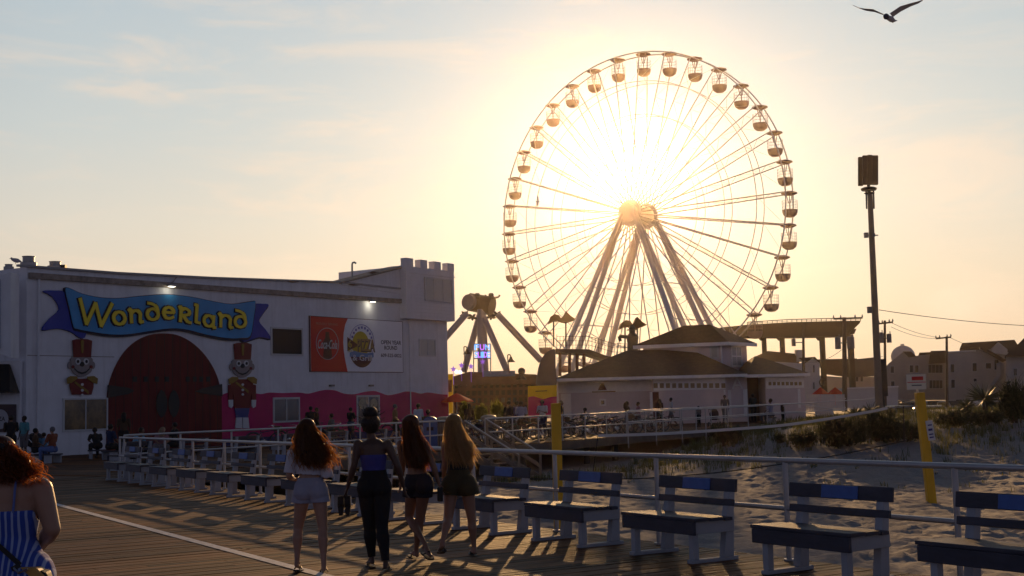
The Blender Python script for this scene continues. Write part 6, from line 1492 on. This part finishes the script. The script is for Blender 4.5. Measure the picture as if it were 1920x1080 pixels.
# 4 - blonde woman
fc4 = V(-.55, .83, 0)
p, me, S_, v, co_, idx, tt = hero('blonde woman with very long straight hair, black tank top and olive shorts', (858, 1036), dict(
    head=(850, 797, 0), shL=(834, 832, .04), shR=(880, 832, -.04), elL=(834, 871, .03), elR=(884, 868, .02), wrL=(832, 898, .16), wrR=(878, 893, .20),
    hipL=(847, 908, .02), hipR=(875, 908, -.02), knL=(841, 972, -.02), knR=(884, 972, .03), anL=(830, 1015, -.28), anR=(889, 1027, .10), toeL=(824, 1032, -.10), toeR=(884, 1038, .28)), 14.5, fc4, sk_l, .98)
top4 = mat('tank_black', (.010, .009, .010), .8, .1, 6); sh4 = mat('shorts_olive', (.052, .042, .018), .85, .15, 6)
zh = v['hipL'].z; zs = v['shL'].z; cx = (v['shL'].x + v['shR'].x) / 2
t_ = lab_sel(S_, idx, ('torso', 'pelvis')) & (co_[:, 2] > zh + .13) & ((co_[:, 2] < zs - .09) | ((np.abs(np.abs(co_[:, 0] - cx) - .07) < .014) & (co_[:, 2] < zs + .06)))
shell('tank_top', me, t_, .008, top4, p)
t_ = lab_sel(S_, idx, ('pelvis', 'buttock', 'thigh', 'torso')) & (co_[:, 2] < zh + .165) & (co_[:, 2] > zh - .115)
shell('shorts', me, t_, .010 + .042 * np.clip((zh + .1 - co_[:, 2]) / .2, 0, 1), sh4, p)
for s in 'LR': sandal(p, v['an' + s], v['toe' + s])
hm4 = mat('hair_blonde', (.42, .25, .10), .38, .3, 20, spec=.5, transl=.5, tcol=(.80, .54, .24)); hair_cap(p, v['head'], fc4, hm4); hair_core(p, v['head'], [(.01, .0, .03), (.02, -.01, -.05), (.03, -.035, -.16), (.04, -.055, -.26), (.05, -.06, -.36)], [.08, .085, .09, .085, .04], mat('blonde_core', (.26, .16, .075), .6, .4, 30, stretch=(3, 3, .3), bump=.01))
hair_strands('hair', scalp_roots(v['head'], fc4, 1700), flow(v['head'], fc4, .47, (.09, -.03), .004, .018, -.08, .3), hm4, p)
# 5 - the large woman at the left edge, cut off by the frame
YL = 8.0
p, me, S_, v, co_, idx, tt = hero('woman with curly auburn hair in blue and white striped sundress at the left edge', (20, 1290), dict(
    head=(2, 862, 0), shL=(-52, 925, 0), shR=(77, 925, 0), elL=(-70, 995, 0), elR=(98, 1000, -.02), wrL=(-60, 1050, .2), wrR=(74, 1036, .26),
    hipL=(-22, 1085, 0), hipR=(46, 1085, 0), knL=(-18, 1190, 0), knR=(45, 1190, 0), anL=(-14, 1283, 0), anR=(46, 1283, 0), toeL=(-18, 1295, .2), toeR=(46, 1295, .2)), YL, (-.2, 1, 0), sk_l, 1.50)
dr = bpy.data.materials.new('striped_dress'); dr.use_nodes = True; nt = dr.node_tree; N = nt.nodes; L = nt.links; b_ = N['Principled BSDF']; b_.inputs['Roughness'].default_value = .85
tc = N.new('ShaderNodeTexCoord'); sx = N.new('ShaderNodeSeparateXYZ'); L.new(tc.outputs['Object'], sx.inputs[0])
wv_ = N.new('ShaderNodeTexWave'); wv_.wave_type = 'BANDS'; wv_.bands_direction = 'X'; wv_.inputs['Scale'].default_value = 9.0; wv_.inputs['Distortion'].default_value = 1.2; wv_.inputs['Detail'].default_value = 1.0; wv_.inputs['Detail Scale'].default_value = .8; L.new(tc.outputs['Object'], wv_.inputs['Vector'])
rp = N.new('ShaderNodeValToRGB'); rp.color_ramp.elements[0].position = .60; rp.color_ramp.elements[0].color = (.022, .060, .34, 1); rp.color_ramp.elements[1].position = .85; rp.color_ramp.elements[1].color = (.30, .36, .58, 1); L.new(wv_.outputs['Fac'], rp.inputs[0]); L.new(rp.outputs[0], b_.inputs['Base Color'])
zs = v['shL'].z; zh = v['hipL'].z
t_ = lab_sel(S_, idx, ('torso', 'pelvis', 'buttock', 'thigh')) & (co_[:, 2] < zs - .13 + .0 * co_[:, 0]) & (co_[:, 2] > .45)
shell('sundress', me, t_, .014 + .05 * np.clip((zs - .32 - co_[:, 2]) / .3, 0, 1), dr, p, .008)
strap_m = mat('strap_blue', (.10, .14, .36), .8, .1)
def on_skin(x, z, front=False):
    """back surface point of the torso at x,z"""
    m_ = (np.abs(co_[:, 0] - x) < .02) & (np.abs(co_[:, 2] - z) < .02); c = co_[m_]
    return V(x, (c[:, 1].min() if len(c) else -.15) - .006, z)
for x0 in (v['shR'].x - .115, v['shL'].x + .115):
    mb = MB(); mb.path([on_skin(x0 + (.0 - x0) * .10 * k / 7, zs + .055 - .20 * k / 7) for k in range(8)], .008, 6); mb.build('shoulder_strap', strap_m, p, world=False)
hm5 = mat('hair_auburn', (.10, .030, .010), .4, .3, 20, spec=.5, transl=.45, tcol=(.60, .18, .03)); fc5 = V(-.2, 1, 0).normalized(); h = v['head']; hair_cap(p, h, fc5, hm5); hair_core(p, h, [(0, -.02, .03), (0, -.04, -.04), (.02, -.06, -.13)], [.09, .105, .08], core_m)
hair_strands('hair', scalp_roots(h, fc5, 2200), flow(h, fc5, .19, (.07, -.02), .034, .034, -.06, -1.1), hm5, p)
mb = MB(); mb.ball(h + V(.035, -.10, .055), .03, 12, 8, (1, .6, .8)); mb.build('hair_clip', sole_m, p, world=False, smooth=True)
# her shoulder bag
hip = p.location + V(v['hipR'].x + .10, -.13, zh + .03)
bag = thing('shoulder_bag', 'small tan and black shoulder bag at the hip of the woman in stripes', 'bag', hip)
bm_ = mat('bag_tan_leather', (.50, .27, .06), .35, .1, 8); mb = MB(); mb.extrude([hip + V(x, -.05, z) for x, z in ((-.17, -.26), (-.17, -.02), (-.10, .03), (.09, .0), (.13, -.10), (.10, -.27))], (0, .11, 0)); mb.build('bag_body', sole_m, bag, bevel=.02)
mb = MB(); mb.extrude([hip + V(x, -.065, z) for x, z in ((-.06, .03), (.04, .025), (.17, -.11), (.10, -.125))], (0, .12, 0)); mb.build('flap', bm_, bag, bevel=.012)
mb = MB(); b0 = p.location; pts = [on_skin(-.22, zs - .17) + b0, on_skin(-.10, zs - .26) + b0, on_skin(.02, zs - .36) + b0, on_skin(.12, zs - .45) + b0, hip + V(-.10, -.04, .02)]
pts = [q + V(0, -.035, 0) for q in pts]
for a, b in zip(pts[:-1], pts[1:]): mb.beam(a, b, .028, .008, up=(0, -1, 0))
mb.build('bag_strap', sole_m, bag); mb = MB(); mb.path([pts[-1].lerp(pts[-2], .25), hip + V(-.05, -.09, .0), hip + V(.0, -.085, .02)], .009, 6); mb.build('chain', chrome, bag)
# ---- the people further away: five bodies in different poses, dressed one by one
def far_body(pose):
    z = 0
    J = dict(head=(0, .01, 1.58), shL=(-.18, 0, 1.40), shR=(.18, 0, 1.40), elL=(-.23, .0, 1.12), elR=(.23, 0, 1.12), wrL=(-.22, .08, .88), wrR=(.22, .08, .88), hipL=(-.09, 0, .90), hipR=(.09, 0, .90), knL=(-.10, .02, .49), knR=(.10, .02, .49), anL=(-.11, 0, .09), anR=(.11, 0, .09), toeL=(-.13, .18, .04), toeR=(.13, .18, .04))
    if pose == 'walk': J.update(knL=(-.09, .18, .51), anL=(-.09, .22, .10), toeL=(-.09, .40, .05), knR=(.09, -.04, .48), anR=(.09, -.30, .13), toeR=(.09, -.13, .04), wrL=(-.22, -.12, .90), wrR=(.22, .2, .92))
    if pose == 'arms': J.update(elL=(-.22, .06, 1.13), elR=(.22, .06, 1.13), wrL=(-.08, .26, 1.20), wrR=(.08, .27, 1.22))
    if pose in ('sit', 'hunch'):
        for k in list(J): x, y, z = J[k]; J[k] = (x, y, z - .42)
        J.update(knL=(-.13, .42, .50), knR=(.13, .42, .50), anL=(-.13, .40, .09), anR=(.13, .40, .09), toeL=(-.13, .57, .04), toeR=(.13, .57, .04), wrL=(-.12, .32, .60), wrR=(.12, .32, .60), elL=(-.24, .08, .74), elR=(.24, .08, .74))
    if pose == 'hunch':
        for k in ('head', 'shL', 'shR'): x, y, z = J[k]; J[k] = (x, y + .22, z - .12)
        J['head'] = (0, .32, 1.03); J.update(elL=(-.24, .28, .68), elR=(.24, .28, .68))
    me, S_, v = woman(V(0, 0, 0), J, 1.03, (0, 1, 0), vox=.022, hands=True); co_, idx, tt = classify(me, S_)
    return me, S_, v, co_, idx
FB = {}
def far_person(label, pos, rz, pose, shirt, trous, skin_m, hair, hairlen=0, kid=1.0, shorts=False, group=None, cap=None):
    key = (pose, shorts, hairlen)
    if key not in FB:
        me, S_, v, co_, idx = far_body(pose)
        p = thing('person', label, 'person', (0, 0, 0)); add_body(p, me, skin_m)
        sel = lab_sel(S_, idx, ('torso', 'uarm', 'pelvis')) & (co_[:, 2] > v['hipL'].z + .03); o1 = shell('shirt', me, sel, .022, shirt, p, .01)
        sel = lab_sel(S_, idx, ('pelvis', 'buttock', 'thigh') + (() if shorts else ('calf',))) & (co_[:, 2] < v['hipL'].z + .12); o2 = shell('shorts' if shorts else 'trousers', me, sel, .022, trous, p, .01)
        mb = MB(); h = v['head']; mb.ball(h + V(0, -.012, .04), .098, 12, 8)
        if hairlen: mb.path([h + V(0, -.06, .05), h + V(0, -.10, -.06), h + V(0, -.10, -.2), h + V(0, -.09, -.3)], [.085, .10, .09, .03], 10)
        bmv = mb; o3 = mb.build('hair', hair, p, world=False, smooth=True)
        mb = MB(); 
        for s in 'LR': a, t_ = v['an' + s], v['toe' + s]; mb.beam(a + (a - t_).normalized() * .05 + V(0, 0, -.06 + a.z * 0), V(t_.x, t_.y, t_.z - .0), .09, .07)
        for s in 'LR': pass
        vs0 = mb.v[:8]; vs1 = mb.v[8:]
        for vv in (vs0, vs1):
            m2 = MB(); m2.v = vv; m2.f = mb.f[:6]; m2.mi = [0] * 6; m2.build('shoe', sole_m, p, world=False)
        FB[key] = p
    else: p = dup(FB[key])
    p['label'] = label
    if group: p['group'] = group
    p.location = pos; p.rotation_euler = (0, 0, rz); p.scale = (kid, kid, kid)
    for c in COL.objects:
        if c.parent == p:
            nm = c.name.split('.')[0]; m_ = {'body': skin_m, 'shirt': shirt, 'trousers': trous, 'shorts': trous, 'hair': hair}.get(nm)
            if m_ and c.material_slots: c.material_slots[0].link = 'OBJECT'; c.material_slots[0].material = m_
    return p
def cloth(n, c): return mat('cloth_' + n, c, .85, .12, 5)
c_w = cloth('white', (.50, .50, .54)); c_k = cloth('black', (.015, .015, .018)); c_t = cloth('teal', (.08, .26, .30)); c_lb = cloth('light_blue', (.16, .34, .52)); c_or = cloth('rust', (.22, .06, .03)); c_br = cloth('brown', (.07, .04, .025)); c_nv = cloth('navy', (.02, .03, .08)); c_pk = cloth('pink', (.30, .14, .16)); c_gy = cloth('grey', (.14, .13, .14)); c_bl = cloth('blue', (.10, .16, .36))
h_b = hb2; h_br = mat('far_hair_brown', (.05, .025, .012), .6, .1, transl=.2); h_bl = mat('far_hair_blonde', (.30, .22, .13), .6, .1, transl=.2)
def at(px, headpy, Y, zoff=0): c = D(px, 800, Y); return V(c.x, Y, 0)
FP = [
 ('standing person in teal top at the left edge by the shop sign', G(45, 863), 2.6, 'stand', c_t, c_gy, sk_d, h_b, 0, .98, True),
 ('dark clothed person standing in front of the round pizza sign', G(20, 868), .3, 'arms', c_k, c_k, sk_m, h_b, 0, 1.0, False),
 ('seated dark haired person next to the stroller', G(66, 868), -1.2, 'sit', c_br, c_k, sk_m, h_b, 0, .95, False),
 ('small child in light blue on the bench', G(82, 867), .2, 'sit', c_lb, c_nv, sk_l, h_br, 0, .82, False),
 ('seated person in rust orange top and cap turned to the child', G(98, 868), 1.2, 'sit', c_or, c_bl, sk_l, c_gy, 0, .98, False),
 ('dark figure sitting in front of the hall window', G(182, 860), .6, 'hunch', c_k, c_k, sk_d, h_b, 0, 1.0, False),
 ('dark figure standing in the shade by the left edge of the red door', G(232, 856), .2, 'stand', c_br, c_k, sk_d, h_b, 1, 1.0, False),
 ('hunched person in light blue shirt by the railing corner', G(250, 868), -1.9, 'hunch', c_lb, c_k, sk_m, h_b, 0, 1.02, False),
 ('blonde person in pink leaning forward on a bench before the red door', G(297, 864), -2.4, 'hunch', c_pk, c_gy, sk_l, h_bl, 1, 1.0, False),
 ('dark seated figure right of the blonde one', G(328, 858), 2.2, 'sit', c_k, c_k, sk_d, h_b, 0, 1.0, False),
 ('dark seated figure at the foot of the hall window', G(207, 862), -.7, 'sit', c_nv, c_k, sk_m, h_b, 0, 1.0, False),
 ('dark standing person, left of the pair by the magenta wall', at(583, 0, 62), .4, 'arms', c_k, c_k, sk_d, h_b, 0, 1.04, False),
 ('dark standing person, right of the pair by the magenta wall', at(594, 0, 61), -1.2, 'stand', c_br, c_k, sk_m, h_b, 0, 1.0, False),
 ('person sitting low between the pair and the double door', at(622, 0, 60), 2.0, 'sit', c_gy, c_k, sk_m, h_b, 0, 1.1, False),
 ('dark person with arms raised to the face left of the glass door', at(658, 0, 64), -.6, 'arms', c_k, c_nv, sk_m, h_b, 0, .98, False),
 ('man with tan shirt and cap walking right of the tall woman', at(741, 0, 60), -1.4, 'walk', cloth('tan', (.20, .11, .06)), c_k, sk_l, c_gy, 0, 1.04, True),
 ('man in pale blue white shirt beside the blue bin', at(785, 0, 58), .8, 'stand', cloth('pale_blue', (.34, .44, .58)), c_gy, sk_d, h_b, 0, 1.04, False),
 ('dark seated person behind the blue bin', at(803, 0, 60), .3, 'sit', c_k, c_k, sk_d, h_b, 0, 1.15, False),
 ('person in brown beside the planters at the left', at(880, 0, 66), .4, 'stand', c_br, c_k, sk_m, h_br, 1, 1.0, False),
 ('person in black t shirt left of the pale shirted man', at(955, 0, 60), .7, 'arms', c_k, c_k, sk_m, h_b, 0, 1.05, False),
 ('man in pale lilac shirt seen from behind near the magenta block', at(978, 0, 58), .1, 'stand', cloth('lilac', (.32, .32, .44)), c_br, sk_m, h_br, 0, 1.03, False),
 ('person in violet shirt half hidden by the lilac shirted man', at(970, 0, 61), -.3, 'stand', cloth('violet', (.12, .10, .22)), c_k, sk_m, h_b, 0, 1.04, False),
 ('young man in white t shirt looking down in front of the magenta block', at(1018, 0, 60), 2.7, 'arms', c_w, c_nv, sk_m, h_b, 0, 1.05, True),
 ('person in black leaning by the yellow post', at(1053, 0, 60), -1.5, 'stand', c_k, c_br, sk_l, h_bl, 0, 1.02, False),
 ('dark child seated before the pavilion siding', at(1098, 0, 66), 2.6, 'sit', c_k, c_k, sk_d, h_b, 0, 1.05, False),
 ('long haired person in brown at the picnic table', at(1177, 0, 78), -1.4, 'sit', c_br, c_br, sk_m, h_br, 1, 1.25, False),
 ('person with pale top at the right end of the picnic table', at(1198, 0, 82), 1.5, 'sit', c_pk, c_gy, sk_m, h_br, 0, 1.2, False),
 ('long haired person in dark brown standing in the pavilion doorway', at(1238, 0, 82), .4, 'stand', c_br, c_k, sk_m, h_br, 1, 1.0, False),
 ('person in white t shirt and cap right of the doorway', at(1260, 0, 78), 1.6, 'walk', c_w, c_gy, sk_m, h_b, 0, 1.03, True),
 ('small dark child in front of the lilac siding', at(1311, 0, 76), .6, 'stand', c_gy, c_k, sk_d, h_b, 0, .72, False),
 ('grey clothed person standing by the pavilion letter panel', at(1361, 0, 84), 2.9, 'stand', c_gy, c_gy, sk_m, h_b, 0, 1.08, False),
 ('broad dark person in the shaded recess of the pavilion', at(1414, 0, 84), .5, 'arms', c_k, c_k, sk_d, h_b, 0, 1.1, False),
 ('person in pale lilac top with white bag sitting by the ramp', at(1447, 0, 78), .9, 'sit', cloth('pale_lilac', (.34, .32, .42)), c_gy, sk_m, h_br, 0, 1.2, False),
 ('child with long dark hair at the right end of the ramp', at(1469, 0, 78), -1.2, 'stand', c_br, c_k, sk_m, h_br, 1, .72, False),
]
seat_z = {}
for (lab, pos, rz, pose, sh_, tr_, sk_, hr_, hl, kid, shorts) in FP:
    if pose in ('sit', 'hunch'): rz = rz
    far_person(lab, V(pos.x, pos.y, .01 if pos.y < 55 or pos.y > 90 else .0), rz, pose, sh_, tr_, sk_, hr_, hl, kid, shorts, None)
# something to sit on: low stools/benches for the seated ones that are not on a bench
k = 0
for (lab, pos, rz, pose, sh_, tr_, sk_, hr_, hl, kid, shorts) in FP:
    if pose not in ('sit', 'hunch'): continue
    hh = .44 * kid - .10
    a = rz; mb = MB(); c = V(pos.x, pos.y, 0)
    st_ = thing('stool', 'low dark bench seat under the ' + ' '.join(lab.split()[:9]), 'seat', c, a)
    m2 = MB(); m2.box((0, -.02, hh - .03), (.62, .36, .05)); m2.build('seat', wood_d, st_, world=False)
    for sx_ in (-.24, .24): m2 = MB(); m2.box((sx_, -.02, (hh - .055) / 2), (.05, .32, hh - .055)); m2.build('leg', wood_w, st_, world=False)
# ---------------------------------------------------------------- camera, sky, sun, air
cam = bpy.data.cameras.new('camera'); co = bpy.data.objects.new('camera', cam); COL.objects.link(co)
cam.sensor_width = 36; cam.lens = F / 1920 * 36; cam.clip_end = 5000; cam.clip_start = 0.1
co.location = (0, 0, CAMH)
co.matrix_world = Matrix.Translation((0, 0, CAMH)) @ Matrix.Rotation(math.pi / 2 + PIT, 4, 'X') @ Matrix.Rotation(-ROLL, 4, 'Z')
SC.camera = co
SUN = ray(1178, 322).normalized()
sun_el = math.asin(SUN.z); sun_az = math.atan2(SUN.x, SUN.y)
sl = bpy.data.lights.new('sun', 'SUN'); sl.energy = SUNE; sl.angle = R(0.53); sl.color = (1.0, 0.58, 0.24)
so = bpy.data.objects.new('sun', sl); COL.objects.link(so)
so.rotation_euler = (-SUN).to_track_quat('-Z', 'Y').to_euler(); so.location = (0, 0, 60)

W = bpy.data.worlds.new('World'); SC.world = W; W.use_nodes = True
nt = W.node_tree; N = nt.nodes; L = nt.links
bg = N['Background']
sky = N.new('ShaderNodeTexSky'); sky.sky_type = 'NISHITA'; sky.sun_disc = False
sky.sun_elevation = sun_el; sky.sun_rotation = sun_az; sky.dust_density = 2.5; sky.air_density = 1.0; sky.ozone_density = 1.5
tc = N.new('ShaderNodeTexCoord')
def math_(op, a, b=None, c=None):
    n = N.new('ShaderNodeMath'); n.operation = op
    for i, q in enumerate((a, b, c)):
        if q is None: continue
        if isinstance(q, (int, float)): n.inputs[i].default_value = q
        else: L.new(q, n.inputs[i])
    return n.outputs[0]
nrm = N.new('ShaderNodeVectorMath'); nrm.operation = 'NORMALIZE'; L.new(tc.outputs['Generated'], nrm.inputs[0])
dt = N.new('ShaderNodeVectorMath'); dt.operation = 'DOT_PRODUCT'; L.new(nrm.outputs[0], dt.inputs[0]); dt.inputs[1].default_value = SUN
ang = math_('ARCCOSINE', math_('MINIMUM', dt.outputs['Value'], 0.999999))
def gauss(deg, amp):
    return math_('MULTIPLY', math_('EXPONENT', math_('MULTIPLY', math_('POWER', math_('DIVIDE', ang, R(deg)), 2.0), -1.0)), amp)
def expo(deg, amp):
    return math_('MULTIPLY', math_('EXPONENT', math_('DIVIDE', ang, -R(deg))), amp)
sep = N.new('ShaderNodeSeparateXYZ'); L.new(nrm.outputs[0], sep.inputs[0])
# the evening sky: a colour by height, dimming away from the sun, thin cloud
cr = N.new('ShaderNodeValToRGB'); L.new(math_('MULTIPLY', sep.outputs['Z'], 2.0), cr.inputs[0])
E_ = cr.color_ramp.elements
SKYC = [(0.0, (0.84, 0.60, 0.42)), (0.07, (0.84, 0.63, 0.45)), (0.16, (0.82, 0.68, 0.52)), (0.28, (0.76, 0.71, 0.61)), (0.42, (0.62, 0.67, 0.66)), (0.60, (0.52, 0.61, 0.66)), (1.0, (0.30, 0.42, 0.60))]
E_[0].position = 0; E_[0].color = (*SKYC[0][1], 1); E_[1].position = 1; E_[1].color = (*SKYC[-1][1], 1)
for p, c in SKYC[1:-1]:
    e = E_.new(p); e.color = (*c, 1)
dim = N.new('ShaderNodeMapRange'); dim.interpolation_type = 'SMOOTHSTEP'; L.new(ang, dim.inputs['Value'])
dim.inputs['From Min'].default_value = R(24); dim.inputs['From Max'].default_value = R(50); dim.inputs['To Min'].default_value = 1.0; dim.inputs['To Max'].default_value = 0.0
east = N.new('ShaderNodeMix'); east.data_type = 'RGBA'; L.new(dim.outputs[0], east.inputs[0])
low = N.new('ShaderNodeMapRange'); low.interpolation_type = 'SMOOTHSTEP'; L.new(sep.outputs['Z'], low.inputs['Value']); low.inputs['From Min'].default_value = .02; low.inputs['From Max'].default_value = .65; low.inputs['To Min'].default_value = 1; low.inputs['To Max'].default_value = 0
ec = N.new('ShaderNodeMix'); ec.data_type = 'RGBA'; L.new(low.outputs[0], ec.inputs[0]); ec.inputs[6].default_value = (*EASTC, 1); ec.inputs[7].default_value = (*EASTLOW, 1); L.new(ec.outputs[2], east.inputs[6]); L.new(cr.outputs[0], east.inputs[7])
# thin wispy cloud
mp = N.new('ShaderNodeMapping'); mp.inputs['Scale'].default_value = (2.2, 2.2, 11.0); L.new(nrm.outputs[0], mp.inputs['Vector'])
nz = N.new('ShaderNodeTexNoise'); nz.inputs['Scale'].default_value = 2.6; nz.inputs['Detail'].default_value = 9; nz.inputs['Roughness'].default_value = 0.62; nz.inputs['Distortion'].default_value = 0.6
L.new(mp.outputs[0], nz.inputs['Vector'])
cm = N.new('ShaderNodeMapRange'); cm.interpolation_type = 'SMOOTHSTEP'; L.new(nz.outputs['Fac'], cm.inputs['Value'])
cm.inputs['From Min'].default_value = 0.46; cm.inputs['From Max'].default_value = 0.74; cm.inputs['To Max'].default_value = 0.5
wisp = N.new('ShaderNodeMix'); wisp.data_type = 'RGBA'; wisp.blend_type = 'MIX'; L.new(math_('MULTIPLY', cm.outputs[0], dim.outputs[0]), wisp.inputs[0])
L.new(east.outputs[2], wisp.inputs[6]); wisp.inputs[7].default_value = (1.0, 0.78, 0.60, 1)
# the glow of the air round the sun
def scaled(col, fac):
    v = N.new('ShaderNodeVectorMath'); v.operation = 'SCALE'; v.inputs[0].default_value = col; L.new(fac, v.inputs['Scale']); return v.outputs[0]
def addv(a, b):
    v = N.new('ShaderNodeVectorMath'); v.operation = 'ADD'; L.new(a, v.inputs[0]); L.new(b, v.inputs[1]); return v.outputs[0]
acc = wisp.outputs[2]
for deg, amp, c in GLOW_E: acc = addv(acc, scaled(c, expo(deg, amp)))
for deg, amp, c in GLOW_G: acc = addv(acc, scaled(c, gauss(deg, amp)))
fin = N.new('ShaderNodeVectorMath'); fin.operation = 'SCALE'; L.new(acc, fin.inputs[0]); fin.inputs['Scale'].default_value = 1.0 / 0.1 * SKYK
mixn = N.new('ShaderNodeMix'); mixn.data_type = 'RGBA'; mixn.inputs[0].default_value = SKY_NISHITA
L.new(fin.outputs[0], mixn.inputs[6]); L.new(sky.outputs[0], mixn.inputs[7])
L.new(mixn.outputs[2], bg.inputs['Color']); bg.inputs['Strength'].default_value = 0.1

if HAZE > 0:
    hb = MB(); hb.box((20, 112, 26.0), (300, 270, 57))
    hm = bpy.data.materials.new('haze_air'); hm.use_nodes = True
    hn = hm.node_tree; hn.nodes.clear(); o_ = hn.nodes.new('ShaderNodeOutputMaterial'); pv = hn.nodes.new('ShaderNodeVolumePrincipled')
    pv.inputs['Color'].default_value = (1.0, 0.88, 0.72, 1); pv.inputs['Density'].default_value = HAZE; pv.inputs['Anisotropy'].default_value = HAZE_G
    hn.links.new(pv.outputs[0], o_.inputs['Volume'])
    h = hb.build('haze', hm); tag(h, 'warm evening haze in the air', 'haze', kind='stuff')

SC.view_settings.view_transform = 'Standard'; SC.view_settings.look = 'None'; SC.view_settings.exposure = EXPO; SC.view_settings.gamma = 1
SC.cycles.use_denoising = True
SC.cycles.max_bounces = 6; SC.cycles.volume_bounces = 0; SC.cycles.transparent_max_bounces = 12
SC.cycles.sample_clamp_indirect = 4.0
